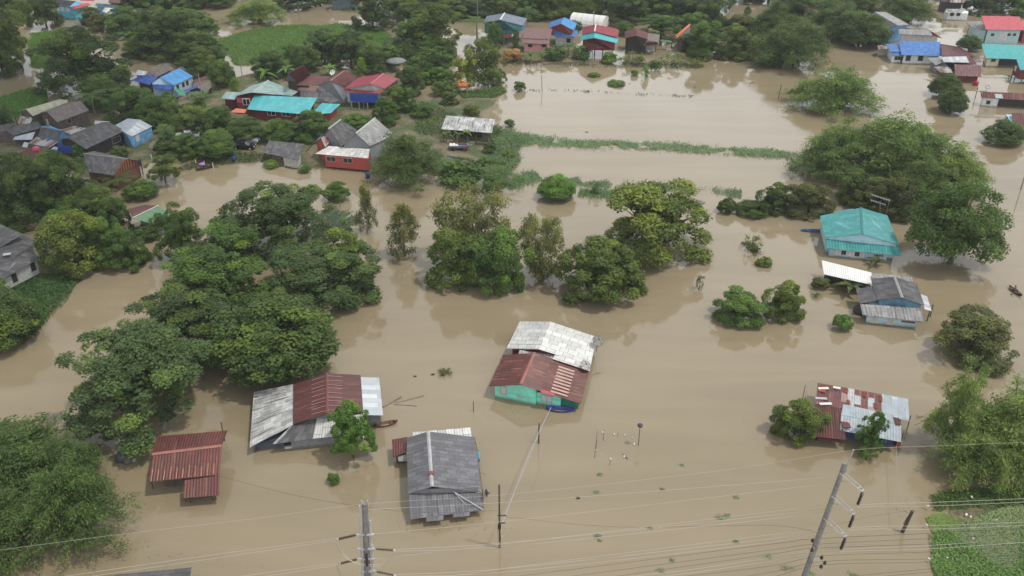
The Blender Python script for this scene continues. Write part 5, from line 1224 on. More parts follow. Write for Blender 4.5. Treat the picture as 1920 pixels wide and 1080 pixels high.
for x in (1703, 1726): h.win('w2', x, 109, 1.3, 1.5, M_FRAME, M_DARK, 'door')
h.walls(M_OFFW, [(1647, 86, 2.2), (1664, 86, 2.2), (1665, 92, 2.0), (1647, 92, 2.0)], -.3, .1, 'wall', 'u'); h.roof(R_RUSTSTRIPE, (1645, 85, 2.5), (1664, 85, 2.5), (1665, 92.5, 2.2), (1647, 92.5, 2.2), 'side_roof')
h = House('flooded_house', 'grey roofed house with blue tarpaulin wall behind the bright blue roof', (1715, 80))
h.roof(R_GRAYL, (1684.4, 54.4, 5.2), (1743, 56, 5.2), (1748, 66.5, 4.2), (1686, 64, 4.2), 'roof'); h.walls(M_OFFW, [(1688, 58, 4.6), (1742, 59, 4.6), (1762, 66, 4.0), (1688, 64.5, 4.1)], -.3, .3, 'wall', 'w'); h.panel(M_TARP, (1692, 84, .8), (1736, 85, .8), 1.6, 3.8, 'tarpaulin', .12)
h.roof(R_BROWNRED, (1743, 58, 4.8), (1752, 62, 4.6), (1767, 72, 3.6), (1748, 67, 4.0), 'side_roof')
h = House('flooded_house', 'faded green-grey roofed house behind the dark round tree', (1670, 60))
h.gable((1640, 22, 6.4), (1684, 48, 6.0), (1660, 22, 5.0), (1705, 46, 4.6), (1622, 36, 4.6), (1654, 56, 4.4), R_GRAYL, R_GRAYD, wall=M_BLUEW, ia=.3, ie=.4)
h.roof(R_GRAYL, (1677, 39, 4.8), (1700, 44, 4.8), (1726, 54, 3.6), (1690, 52, 4.0), 'side_roof')
h = House('flooded_shack', 'jumble of maroon and silver tin roofs in the far right flood', (1805, 140))
h.roof(R_BROWNRED, (1763, 82, 4.4), (1800, 88, 4.4), (1830, 106, 3.4), (1768, 104, 3.4), 'roof'); h.roof(R_BROWNRED, (1766, 104, 3.6), (1818, 104, 3.6), (1832, 121, 2.6), (1790, 121.5, 2.4), 'roof')
h.roof(R_SILVER, (1764.4, 106.5, 3.7), (1812, 105.7, 3.8), (1817.3, 117.3, 3.1), (1769.7, 116.3, 3.1), 'upper_roof'); h.roof(R_MAROON2, (1789.4, 120.8, 3.0), (1840, 122.4, 3.0), (1840, 143.8, 1.9), (1791, 142, 1.9), 'front_roof', None, .7, .06)
h.roof(R_GRAYL, (1738.8, 108.8, 2.8), (1763, 107.3, 3.1), (1769, 116.3, 2.7), (1754.6, 122.4, 2.3), 'side_roof'); h.roof(R_RUSTSTRIPE, (1751, 125, 2.2), (1782, 127, 2.2), (1786, 137, 1.6), (1765, 136, 1.6), 'porch_roof'); h.roof(R_BROWNG, (1820, 105, 3.2), (1830, 106, 3.1), (1842, 116, 2.6), (1826, 117, 2.6), 'side_roof')
h.walls(M_DKRED, [(1794, 124, 2.4), (1837, 125, 2.4), (1837, 142, 1.9), (1795, 141, 1.9)], -.3, .3, 'wall', 'w'); h.walls(M_GRAYW, [(1745, 113, 2.2), (1770, 112, 2.4), (1784, 130, 1.7), (1756, 128, 1.7)], -.3, .25, 'wall', 'v'); h.walls(M_DARKW, [(1768, 90, 3), (1816, 98, 3), (1826, 116, 2.5), (1772, 112, 2.8)], -.3, .4, 'wall', 'u')
h = House('flooded_house', 'pale blue house with pinkish red tiled roof and grey lean-to', (1875, 76))
h.roof(R_PINK, (1840, 29.5, 6.4), (1911.7, 31, 6.4), (1921, 56.6, 4.0), (1848.3, 55.2, 4.0), 'roof'); h.roof(R_GRAYL, (1810.5, 40.8, 3.4), (1841.5, 39.5, 4.0), (1847.5, 55.3, 3.7), (1830, 56.3, 3.0), 'side_roof'); h.roof(R_PINK, (1912, 38, 5.2), (1935, 39, 5.0), (1940, 57, 3.8), (1920, 56.5, 3.9), 'side_roof')
pb = paint(alb(184, 216, 220), .6, .15)
h.walls(pb, [(1843, 36, 5.2), (1912, 38, 5.2), (1918, 56.6, 3.9), (1850, 55.5, 3.9)], .0, .45, 'wall', 'w'); h.walls(pb, [(1820, 46, 3.4), (1846, 46, 3.6), (1850, 56, 3.6), (1830, 56.5, 3.0)], .0, .1, 'wall', 'v'); h.walls(M_BRICK, [(1914, 44, 4.4), (1940, 45, 4.4), (1944, 57, 3.7), (1920, 57, 3.7)], 0, .2, 'wall', 'u')
for x in (1861, 1892, 1902): h.win('w2', x, 65, 1.1, .9, M_FRAMEW, M_GLASS)
h.win('w2', 1881, 68, 1.8, 2.2, M_FRAMEW, M_SHUT, 'door'); h.panel(M_CONC, (1842, 78.5, 0), (1912, 79.5, 0), .0, .3, 'terrace', .8); h.posts([(1814, 62, 0, 3.1)], .12)
h = House('flooded_house', 'cream walled house with turquoise tiled roof at the far right edge', (1880, 122))
h.roof(R_TEALB if False else sheet([(0, alb(74, 170, 172)), (1, alb(96, 190, 190))], None, 0, sw=.5, sl=.5, line=.25, weather=.1), (1840.7, 82.3, 4.6), (1932, 85, 4.6), (1932, 112, 2.5), (1848.3, 109, 2.5), 'roof')
h.walls(M_CREAMW, [(1848, 92, 3.2), (1875, 93, 3.2), (1876, 109, 2.4), (1851, 109, 2.4)], -.3, .25, 'wall', 'w'); h.walls(M_DARKW, [(1846, 90, 3.3), (1930, 92, 3.3), (1930, 108, 2.5), (1852, 106, 2.5)], -.3, .4, 'wall', 'v'); h.win('w2', 1862.5, 113, 1.2, .8, M_FRAME, M_GLASS)
h = House('stilt_house', 'dark red stilt house with turquoise roof cut by the right edge', (1915, 150))
h.roof(R_TEALB, (1906, 111.5, 4.8), (1945, 112, 4.8), (1950, 133, 3.6), (1913, 131, 3.6), 'roof'); h.walls(M_DKRED, [(1900, 122, 3.4), (1945, 118, 3.6), (1948, 136, 3.2), (1912, 134, 3.2)], 1.2, .15, 'wall', 'w'); h.win('w3', 1904, 129, .9, 1.0, M_FRAMEW, M_SHUT); h.posts([(1901, 152, 0, 1.6), (1914, 155, 0, 1.6), (1896, 146, 0, 1.6)], .16, paint(alb(120, 170, 178)))
h = House('flooded_house', 'long low white walled house with rusty roof at the right edge', (1885, 198))
h.roof(R_MAROON2, (1838.5, 171.5, 3.2), (1950, 176, 3.2), (1950, 190, 2.2), (1840, 182.8, 2.2), 'roof', None, .5, .05); h.walls(M_WHITEW, [(1842, 176, 2.6), (1874, 178, 2.6), (1874, 185, 2.1), (1842, 183, 2.1)], -.3, .1, 'wall', 'w'); h.walls(M_DARKW, [(1874, 178, 2.4), (1950, 182, 2.4), (1950, 189, 2.0), (1875, 185, 2.0)], -.3, .08, 'wall', 'v'); h.win('w2', 1853, 192, .9, .9, M_FRAME, M_GLASS)
h.roof(R_SILVER, (1865, 176, 2.95), (1879, 176.5, 2.95), (1881, 184.5, 2.3), (1867, 184, 2.3), 'bright_sheet'); h.roof(R_SILVER, (1829, 169.5, 3.1), (1852, 170.5, 3.1), (1854, 173, 2.9), (1832, 172, 2.8), 'side_roof'); h.posts([(1828, 185, 0, 2.8)], .1)
h = House('flooded_house', 'blue-grey house with rusty red sheet roof at the right edge', (1905, 250))
h.roof(R_REDRUST, (1896.5, 211.3, 4.0), (1950, 212.5, 4.0), (1955, 244, 2.4), (1903.5, 241.5, 2.4), 'roof', None, .5, .05); h.walls(M_SKYBLUE, [(1884, 213, 3.4), (1948, 216, 3.4), (1950, 243, 2.4), (1904, 241, 2.4)], -.3, .2, 'wall', 'w'); h.win('w3', 1888, 224, .7, 1.3, M_FRAMEW, M_DARK); h.win('w2', 1915, 249, .9, .8, M_FRAME, M_DARK)
h = House('flooded_house', 'tiny white walled house in the far channel at the top right', (1790, 30))
h.roof(R_WHITE2, (1772.7, 16.6, 3.6), (1807, 16.6, 3.6), (1805, 23.5, 2.6), (1778, 23.5, 2.6), 'roof'); h.walls(M_WHITEW, [(1769, 19, 2.8), (1818, 20, 2.8), (1818, 25, 2.3), (1776, 24, 2.3)], -.3, .3, 'wall', 'w')
for x in (1785, 1797): h.win('w2', x, 27, 1.2, 1.0, M_FRAME, M_DARK)
h = House('flooded_house', 'dark house with pinkish rust roof at the top right edge', (1795, 12))
h.roof(R_RUSTSTRIPE, (1780, -10, 5.0), (1812, -10, 5.0), (1808, 5, 3.6), (1782, 5, 3.6), 'roof'); h.walls(M_DARKW, [(1762, -6, 4), (1808, -4, 4), (1806, 5, 3.4), (1764, 3, 3.4)], -.3, .3, 'wall', 'w')
# --- far left
h = House('village_house', 'cyan walled house with grey and red roofs at the top left', (125, 26), z=.2)
h.roof(R_GRAYD, (101, -2, 6.0), (142.5, 2, 6.0), (129.4, 12, 4.4), (92.5, 8, 4.4), 'roof'); h.roof(R_RED, (132.5, 13, 4.2), (163.8, 5, 4.4), (171, 9, 3.8), (140, 17, 3.6), 'side_roof')
h.walls(M_CYANW, [(97, 9, 4.2), (130, 13, 4.2), (140, 16.5, 3.6), (168, 9, 3.8), (150, 2, 4.6), (104, 0, 4.6)], -.2, .4, 'wall', 'w')
for x in (107, 117, 127): h.win('w0', x, 16 + (x - 107) * .1, 1.4, 1.0, M_FRAMEW, M_SHUT)
h.roof(R_RED, (150, -8, 5.0), (180, -6, 5.0), (176, 2, 4.0), (150, 1, 4.0), 'back_roof')
h = House('village_shed', 'white tin roofed shed among trees at the top left', (205, 28), 'shed', .2)
h.roof(R_WHITE, (197, 13.8, 3.8), (216, 15.6, 3.8), (206, 27, 2.8), (191, 21, 2.8), 'roof'); h.walls(M_OFFW, [(197, 17, 3.2), (212, 18, 3.2), (204, 26, 2.7), (193, 21, 2.7)], -.2, .3, 'wall', 'w')
h = House('village_shed', 'dark timber shed with white tin roofs, right of the other white roof', (255, 30), 'shed', .2)
h.gable((250, 17, 4.4), (248, 22, 4.3), (233, 16, 3.8), (238, 25, 3.2), (281, 20.6, 3.4), (266, 24.5, 3.1), R_WHITE, wall=M_DARKW, z0=-.2, ia=.2, ie=.3)
h = House('village_house', 'pale blue tin roofed house beyond the white sheds', (190, 8), z=.2)
h.roof(R_PALEG, (180, 6, 4.0), (222, 9, 4.0), (224, 13, 3.2), (178, 11, 3.2), 'roof'); h.walls(M_BLUEW, [(182, 8, 3.2), (220, 10, 3.2), (222, 13, 3.0), (180, 11, 3.0)], -.2, .2, 'wall', 'w'); h.roof(R_BROWNRED, (205, -6, 5.0), (226, -5, 5.0), (224, 6, 4.0), (203, 5, 4.0), 'back_roof')
h = House('flooded_house', 'grey house standing in the far pool at the top edge', (645, 6))
h.roof(R_GRAYD, (620, -14, 5), (672, -14, 5), (670, -2, 3.8), (618, -2, 3.8), 'roof'); h.walls(boards(alb(112, 130, 140), .4), [(622, -12, 4.2), (670, -12, 4.2), (668, -2, 3.6), (620, -2, 3.6)], -.3, .3, 'wall', 'w')
# ------------------------------------------------------------------ trees, bushes, bamboo (box in the photo: x0, x1, top, front edge at the ground)
T_ = [
 # near left
 ('B', -120, 190, 768, 985, 'bamn', 'big feathery bamboo clump at the lower left edge, its farther half', 0),
 ('B', 60, 266, 850, 1066, 'bamn', 'low bushy bamboo clump in front of the taller one, beside the small red shed', 0),
 ('B', 80, 222, 795, 940, 'bamn', 'bamboo clump squeezed between the taller and the lower one, beside the rubbish bags', 0),
 ('B', -110, 140, 895, 1078, 'bamn', 'dark bamboo clump cut by the lower left corner of the photo', 0),
 ('R', 145, 415, 615, 852, 'blue', 'wide dark tree with bright yellow-green boughs overhanging the small red shed', .12),
 ('R', 255, 470, 545, 705, 'blue', 'dark loose tree behind the one with bright boughs, beside the inlet', .12),
 ('D', 408, 642, 556, 748, 'dark', 'broad dense leafy tree whose boughs overhang the white and maroon roof', .05),
 ('F', 325, 520, 468, 622, 'mid', 'feathery tree with thin dark stems standing in the water left of the dark grove', .1),
 ('R', 500, 722, 455, 604, 'blue', 'dark spreading tree at the right front of the grove over the flood', .05),
 ('R', 425, 628, 342, 500, 'blue', 'dark airy tree forming the top of the central grove', .1),
 ('O', 590, 702, 432, 545, 'oliveg', 'tree with yellow-green top on the right flank of the dark grove', .05),
 ('F', 340, 500, 415, 545, 'mid', 'mid green tree with lime flecks behind the feathery tree', .1),
 ('O', 480, 560, 545, 620, 'oliveg', 'pale olive tree top rising behind the broad dense leafy tree', .3),
 ('S', 398, 480, 398, 452, 'mid', 'low green bush at the left foot of the dark grove', 0),
 ('D', 610, 658, 341, 382, 'green', 'round bright green bush standing in water below the orange-red house', 0),
 ('S', 566, 600, 346, 367, 'green', 'small bright bush left of the round bright one below the orange-red house', 0),
 ('R', 302, 392, 384, 508, 'mid', 'loose bright-topped tree standing in front of the half-hidden green roof', .12),
 # left grove
 ('R', -30, 120, 285, 440, 'dark', 'dark dense tree at the left edge below the tin roofs', .05),
 ('R', 60, 195, 285, 415, 'dark', 'dark wide tree below the brown wooden house with slatted gable', .05),
 ('D', -40, 84, 335, 425, 'dark', 'low dark tree behind the grey tiled house at the left edge', .05),
 ('O', 92, 215, 392, 528, 'olive', 'dull olive tree beside the grey tiled house at the left edge', .05),
 ('F', 168, 256, 404, 508, 'mid', 'grey-green tree just left of the half-hidden green roof', .05),
 ('F', 140, 238, 345, 425, 'oliveg', 'yellowish tree in front of the brown wooden house with slatted gable', .08),
 ('D', 236, 300, 338, 380, 'mid', 'bushy green tree above the half-hidden green roof', .05),
 ('O', 205, 284, 428, 514, 'mid', 'leafy tree standing just below the half-hidden green roof', 0),
 ('O', 196, 254, 372, 448, 'dark', 'dark tree touching the red slope of the half-hidden green roof', 0),
 ('S', 256, 306, 418, 456, 'dark', 'dark bush under the eave of the half-hidden green roof', 0),
 ('D', -60, 92, 545, 665, 'dark', 'dark leafy tree overhanging the inlet on the green bank', 0),
 ('O', -75, 20, 522, 600, 'mid', 'tree rising from the green bank under the grey tiled house', 0),
 ('F', 278, 345, 290, 345, 'oliveg', 'thin spindly tree in the shallows beside the fence posts', .2),
 # orange house bamboo and its neighbours
 ('B', 690, 848, 236, 362, 'bamd', 'dark drooping bamboo clump beside the orange-red house', 0),
 ('S', 822, 905, 296, 356, 'mid', 'scrubby bushes joined to the right of the dark bamboo', 0),
 ('S', 903, 946, 328, 364, 'mid', 'small green bush below the drooping palm at the grassy point', 0),
 ('C', 900, 970, 312, 360, 'mid', 'low palm with drooping fronds at the grassy point', 0),
 ('S', 495, 522, 300, 318, 'bright', 'small bright bush at the shore before the grey shed', 0),
 ('S', 560, 584, 308, 326, 'green', 'small bush at the shore between the grey shed and orange-red house', 0),
 # slender trees in the water
 ('E', 664, 718, 348, 448, 'euc', 'slender tapering tree standing alone in the water, farthest of the three', .03),
 ('E', 716, 806, 383, 500, 'euc', 'loose slender tree with drooping olive leaves in open water', .05),
 ('G', 815, 965, 362, 520, 'euc', 'tall see-through olive tree with bare boughs in mid-flood', .04),
 ('O', 804, 912, 432, 554, 'oliveg', 'leafy low tree at the left foot of the tall see-through olive tree', 0),
 ('O', 876, 990, 428, 562, 'mid', 'leafy green tree at the right foot of the tall see-through olive tree', 0),
 ('G', 968, 1060, 412, 545, 'euc', 'thin olive-brown tree between the two leafy water trees', .04),
 ('O', 1038, 1200, 448, 582, 'oliveg', 'broad olive-green tree in the flood left of the tallest one', 0),
 ('O', 1122, 1322, 346, 512, 'olive', 'tallest olive tree in mid-flood with rounded boughs', .03),
 ('D', 1006, 1080, 328, 382, 'green', 'round clipped-looking green tree on the field bund', 0),
 ('D', 1343, 1378, 371, 404, 'dark', 'small dark round bush left of the dark water thicket', 0),
 ('D', 1376, 1438, 376, 411, 'dark', 'low dark bush in the middle of the water thicket', 0),
 ('O', 1412, 1485, 344, 408, 'dark', 'dark ragged tree at the back of the water thicket', 0),
 ('O', 1466, 1560, 344, 414, 'brown', 'dark brownish tree at the right of the water thicket near the teal roof', 0),
 # right
 ('B', 1470, 1632, 232, 352, 'bamd', 'dark bamboo clump at the left of the great bamboo grove', 0),
 ('B', 1550, 1790, 186, 372, 'bam', 'great pale bamboo clump at the top of the grove behind the teal roof', 0),
 ('B', 1690, 1850, 258, 385, 'bamy', 'yellowish bamboo clump at the right of the grove above the big round tree', 0),
 ('B', 1500, 1650, 205, 335, 'bam', 'pale bamboo clump behind the dark one at the left of the great grove', 0),
 ('B', 1610, 1760, 240, 385, 'bamd', 'dark green bamboo clump in the middle of the grove just above the teal roof', 0),
 ('O', 1560, 1640, 318, 392, 'dark', 'dark low tree at the foot of the bamboo grove, left of the dull one', 0),
 ('O', 1590, 1680, 335, 412, 'brown', 'dull brownish low tree at the near foot of the great bamboo grove', 0),
 ('B', 1640, 1790, 285, 412, 'bamd', 'dark bamboo clump at the near foot of the grove, touching the huge round tree', 0),
 ('F', 1632, 1712, 330, 420, 'brown', 'dull tree behind the television aerial beside the teal roof', .05),
 ('Q', 1682, 1862, 342, 528, 'mid', 'huge round dark tree beside the teal roof', .02),
 ('B', 1470, 1645, 112, 222, 'bam', 'bright bamboo clump standing alone in the far right flood', 0),
 ('D', 1738, 1798, 138, 188, 'dark', 'dark round tree behind its twin before the tin sheds', 0),
 ('D', 1752, 1808, 162, 218, 'dark', 'dark round tree in front of its twin before the tin sheds', 0),
 ('D', 1838, 1914, 226, 277, 'dark', 'dark round tree in the flood at the right edge', 0),
 ('D', 1792, 1838, 66, 98, 'dark', 'small neat round tree before the pale blue house with red tiles', 0),
 ('O', 1330, 1428, 545, 618, 'mid', 'leafy half-drowned tree, left of the close pair in the right flood', 0),
 ('O', 1424, 1504, 528, 610, 'oliveg', 'taller half-drowned tree, right of the close pair in the right flood', 0),
 ('S', 1558, 1594, 586, 624, 'green', 'small bright bush in the water before the blue-walled house', 0),
 ('S', 1520, 1552, 519, 546, 'brown', 'small brownish bush beside the white tin shed', 0),
 ('O', 1738, 1890, 580, 692, 'brown', 'broad dark brownish tree in the flood right of the blue-walled house', 0),
 ('P', 1700, 1845, 655, 880, 'bamy', 'thin tall bamboo culms with sparse leaves right of the rusty shack', 0),
 ('B', 1718, 1900, 758, 930, 'bamy', 'big bamboo clump right of the rusty shack', 0),
 ('B', 1760, 1985, 705, 920, 'bamy', 'yellow-green bamboo clump at the right edge beyond the rusty shack', 0),
 ('O', 1440, 1532, 752, 838, 'oliveg', 'bushy tree at the left end of the rusty shack', 0),
 ('F', 1600, 1650, 772, 856, 'green', 'slim tree in front of the rusty shack', .05),
 ('O', 622, 706, 758, 864, 'green', 'small tree on a leaning stem in front of the white and maroon roof', .2),
 ('S', 616, 640, 884, 912, 'green', 'tiny drowned bush below the small leaning tree', 0),
 ('S', 1416, 1446, 481, 502, 'oliveg', 'tiny round bush alone in the right flood', 0),
 ('S', 962, 986, 152, 173, 'mid', 'tiny round bush alone in the far pond by the shrine point', 0),
 ('S', 1102, 1126, 136, 146, 'mid', 'flat floating bush in the far pond, left of the two', 0),
 ('S', 1138, 1172, 150, 163, 'mid', 'flat floating bush in the far pond, right of the two', 0),
 ('E', 1198, 1220, 122, 148, 'bright', 'small cone-shaped bright tree at the edge of the far pond', 0),
 ('S', 1181, 1198, 130, 143, 'bright', 'tiny bright bush beside the small cone-shaped tree', 0),
 ('S', 1217, 1240, 112, 134, 'mid', 'dark round bush beside the small cone-shaped tree', 0),
 # far shore of the pond
 ('N', 976, 1012, 88, 122, 'mid', 'banana plant at the shore below the pinkish tiled house', 0),
 ('N', 1000, 1030, 86, 120, 'green', 'second banana plant at the shore below the pinkish tiled house', 0),
 ('S', 1020, 1062, 84, 116, 'mid', 'leafy thicket before the blue-roofed house on the far shore', 0),
 ('N', 1048, 1082, 66, 112, 'mid', 'banana plant in front of the blue-roofed house on the far shore', 0),
 ('N', 1074, 1104, 72, 114, 'green', 'banana plant between the blue roof and the red and turquoise house', 0),
 ('S', 1070, 1110, 90, 114, 'mid', 'low bushes between the blue roof and the red and turquoise house', 0),
 ('S', 1126, 1156, 96, 122, 'bright', 'bright round shrub in water below the red and turquoise house', 0),
 ('T', 1154, 1210, 98, 126, 'oliveg', 'reddish-leaved straggly plants below the small brown house', 0),
 ('T', 1230, 1290, 100, 130, 'oliveg', 'straggly grey-green plants right of the small brown house', 0),
 ('T', 1284, 1326, 108, 128, 'olive', 'straggly drowned shrub at the end of the far shore', 0),
 ('O', 1284, 1356, 44, 116, 'mid', 'dense green tree beside the orange roof edge on the far shore', 0),
 ('O', 1340, 1420, 52, 116, 'oliveg', 'yellow-green tree right of the dense one on the far shore', 0),
 ('O', 1268, 1322, 62, 100, 'dark', 'dark tree under the orange roof edge on the far shore', .1),
 ('S', 1290, 1312, 94, 112, 'mid', 'round shrub in the water at the foot of the dense green tree', 0),
 ('R', 1196, 1280, 28, 78, 'mid', 'flat umbrella-shaped tree behind the small brown house', .3),
 ('S', 942, 980, 90, 120, 'dry', 'dead brown brush pile at the left of the far shore houses', 0),
 ('F', 848, 905, 92, 165, 'yel', 'yellow-green feathery tree beside the orange shrine, nearer one', .05),
 ('F', 880, 950, 72, 165, 'oliveg', 'yellow-green feathery tree behind the orange shrine, farther one', .05),
 ('E', 905, 950, 130, 166, 'oliveg', 'small pointed trees at the tip of the shrine point', 0),
 ('C', 868, 922, 18, 84, 'mid', 'tall coconut palm left of the blue-grey roofed house', 0),
 ('C', 966, 1010, 5, 60, 'mid', 'coconut palm behind the pinkish tiled house', 0),
 ('D', 1058, 1092, 38, 66, 'dark', 'dark tree between the blue roof and the white tunnel', .1),
 ('D', 1150, 1188, 40, 70, 'mid', 'green tree behind the red and turquoise house', .1),
 ('D', 914, 942, 42, 88, 'green', 'leafy tree touching the left wall of the blue-grey roofed house', .05),
 ('E', 958, 978, 54, 92, 'green', 'narrow tree against the teal wall on the far shore', 0),
 # around the village, centre
 ('R', 620, 700, 58, 135, 'blue', 'dark bluish tree at the near edge of the big green field', .1),
 ('O', 672, 728, 82, 148, 'dark', 'dark tree behind the crimson roofed house', .1),
 ('E', 664, 698, 108, 152, 'lime', 'bright lime cone-shaped tree behind the maroon roofs', .05),
 ('D', 546, 606, 86, 140, 'dark', 'dark tree left of the big green field behind the steep maroon roof', .1),
 ('R', 570, 650, 55, 125, 'blue', 'bluish feathery tree overlapping the big green field', .1),
 ('O', 706, 755, 86, 128, 'mid', 'tree beyond the crimson roof where the grass begins', .1),
 ('O', 735, 806, 40, 95, 'mid', 'tree at the pale grass patch beside the flooded lane', .05),
 ('F', 770, 868, 10, 100, 'oliveg', 'tall olive tree left of the flooded lane', .1),
 ('D', 794, 834, 62, 100, 'green', 'round bright tree beside the flooded lane', .05),
 ('O', 780, 845, 95, 155, 'dark', 'dark tree where the flooded lane meets the village', .05),
 ('O', 745, 800, 125, 185, 'dark', 'dark tree right of the crimson roofed house', .05),
 ('O', 725, 782, 160, 215, 'mid', 'bushy tree beside the sunken lane, below the crimson house', .05),
 ('O', 700, 752, 185, 240, 'mid', 'bushy tree beside the sunken lane, above the white gabled roof', .05),
 ('S', 770, 812, 190, 225, 'mid', 'tangled bush right of the sunken lane', 0),
 ('C', 786, 824, 185, 225, 'mid', 'low palm at the lane before the white tin shed', 0),
 ('S', 820, 860, 150, 184, 'mid', 'green bush left of the orange shrine', 0),
 ('S', 870, 900, 194, 220, 'olive', 'olive bush behind the white tin shed', 0),
 ('S', 905, 930, 265, 290, 'dark', 'dark clipped bush on the yard by the white tin shed', 0),
 ('N', 824, 850, 234, 272, 'green', 'banana plant before the white tin shed, first from the left', 0),
 ('N', 846, 872, 236, 272, 'mid', 'banana plant before the white tin shed, second from the left', 0),
 ('N', 864, 890, 232, 272, 'green', 'banana plant before the white tin shed, third from the left', 0),
 ('D', 395, 446, 112, 170, 'mid', 'domed dense tree right of the bright blue house', .1),
 ('E', 428, 460, 146, 178, 'bright', 'yellow-green small tree beside the pale green roof', .05),
 ('C', 358, 420, 165, 220, 'bamd', 'spiky palm with hanging fronds before the small garden shed', 0),
 ('N', 476, 520, 118, 158, 'green', 'banana plant behind the pale green roof', 0),
 ('N', 520, 560, 112, 150, 'green', 'banana plant left of the steep maroon roof', 0),
 ('N', 600, 640, 112, 148, 'green', 'banana plant right of the steep maroon roof', 0),
 ('O', 478, 545, 98, 150, 'dark', 'dark tree behind the banana plants by the green field', .05),
 ('O', 550, 626, 208, 272, 'mid', 'green tree below the long turquoise roof, right end', .05),
 ('D', 495, 560, 222, 275, 'mid', 'rounded tree below the long turquoise roof, middle', .05),
 ('D', 430, 500, 220, 272, 'dark', 'rounded dark tree below the long turquoise roof, left end', .05),
 ('O', 385, 450, 200, 262, 'mid', 'tree before the orange tin roof', .05),
 ('O', 330, 400, 200, 258, 'oliveg', 'yellowish tree below the green tarpaulin', .05),
 ('D', 372, 445, 245, 305, 'mid', 'dense tree between the silver car and the fence posts', .05),
 ('O', 318, 385, 252, 302, 'mid', 'tree on the shore below the silver car', .05),
 ('D', 640, 700, 212, 250, 'mid', 'dark bushes between the turquoise roof and the white gabled roof', .05),
 ('D', 262, 330, 180, 250, 'mid', 'green tree below the bright blue house, left of the yellowish one', .05),
 ('O', 205, 300, 168, 236, 'mid', 'leafy tree below the royal blue roofs', .08),
 ('R', 148, 240, 150, 210, 'mid', 'low wide tree in front of the great dark tree', .05),
 ('C', 150, 212, 156, 224, 'bamd', 'coconut palm beside the brown tin roof', 0),
 ('C', 290, 335, 228, 285, 'bamd', 'palm beside the silver car', 0),
 ('S', 208, 242, 272, 300, 'mid', 'bush beside the large grey roof', 0),
 ('S', 140, 178, 262, 300, 'green', 'bush in front of the blue tarpaulin gable', 0),
 ('C', 195, 250, 318, 362, 'bamd', 'small palm before the slatted wooden gable', 0),
 # top left
 ('R', 76, 258, 55, 190, 'dark', 'great dark spreading tree left of the bright blue house', .03),
 ('F', -40, 78, -20, 145, 'oliveg', 'tall light green tree at the top left corner', .05),
 ('R', -30, 50, 60, 150, 'dark', 'dark tree at the left edge below the light green one', .05),
 ('R', 255, 385, 12, 118, 'dark', 'dark wide tree behind the bright blue house', .05),
 ('R', 195, 290, 14, 75, 'mid', 'green layered tree beyond the great dark tree', .08),
 ('O', 330, 428, 62, 132, 'dark', 'dark tree between the blue house and the green field', .05),
 ('F', 342, 402, 92, 150, 'oliveg', 'yellowish tree right behind the bright blue house', .08),
 ('R', 300, 392, 15, 75, 'mid', 'green tree at the top left beyond the dark wide one', .05),
 ('B', 428, 540, -15, 52, 'bamy', 'bright bamboo clump at the top, left of the far pool', 0),
 ('O', 60, 120, -10, 58, 'dark', 'dark tree left of the cyan-walled house', .05),
 ('O', 150, 192, 14, 48, 'dark', 'dark tree right of the cyan-walled house', .05),
 ('O', 165, 215, 26, 62, 'brown', 'dull brown tree before the white tin roofs', .05),
 ('S', 94, 114, 24, 44, 'dry', 'dry brown brush beside the cyan-walled house', 0),
 ('R', -30, 40, 200, 260, 'dark', 'dark tree at the left edge above the long grey roof', .05),
 # top right
 ('B', 1400, 1560, 15, 140, 'bamd', 'tall bamboo clump left of the far blue roof, front one', 0),
 ('B', 1395, 1500, -10, 90, 'bamd', 'dark bamboo clump behind the front one at the top right', 0),
 ('D', 1555, 1660, 22, 95, 'dark', 'dark round tree touching the far blue roofed house', .02),
 ('B', 1490, 1620, -25, 80, 'bamd', 'pale bamboo clump behind the dark round tree at the top right', 0),
 ('B', 1630, 1755, -30, 50, 'bamd', 'bamboo clump behind the far grey roofs', 0),
 ('O', 1800, 1870, -20, 30, 'dark', 'dark tree behind the red tiled roof, left one', 0),
 ('O', 1850, 1960, -25, 32, 'mid', 'green tree behind the red tiled roof, right one', 0),
 ('E', 1388, 1412, 12, 34, 'mid', 'small lone tree in the far channel at the top', 0),
 ('O', 1355, 1425, 30, 72, 'brown', 'dull tree at the right of the far channel', .03),
 ('S', 1420, 1470, 90, 128, 'mid', 'low bamboo-like bush at the far pond corner', 0),
]
for row in T_:
    k, x0, x1, yt, yb, col, lab, lift = row
    c = P((x0 + x1) / 2, yb)
    plant(k, x0, x1, yt, yb, col, lab, lift=lift, gz=max(0, min(.4, land_z(c.x, c.y))) * .8)
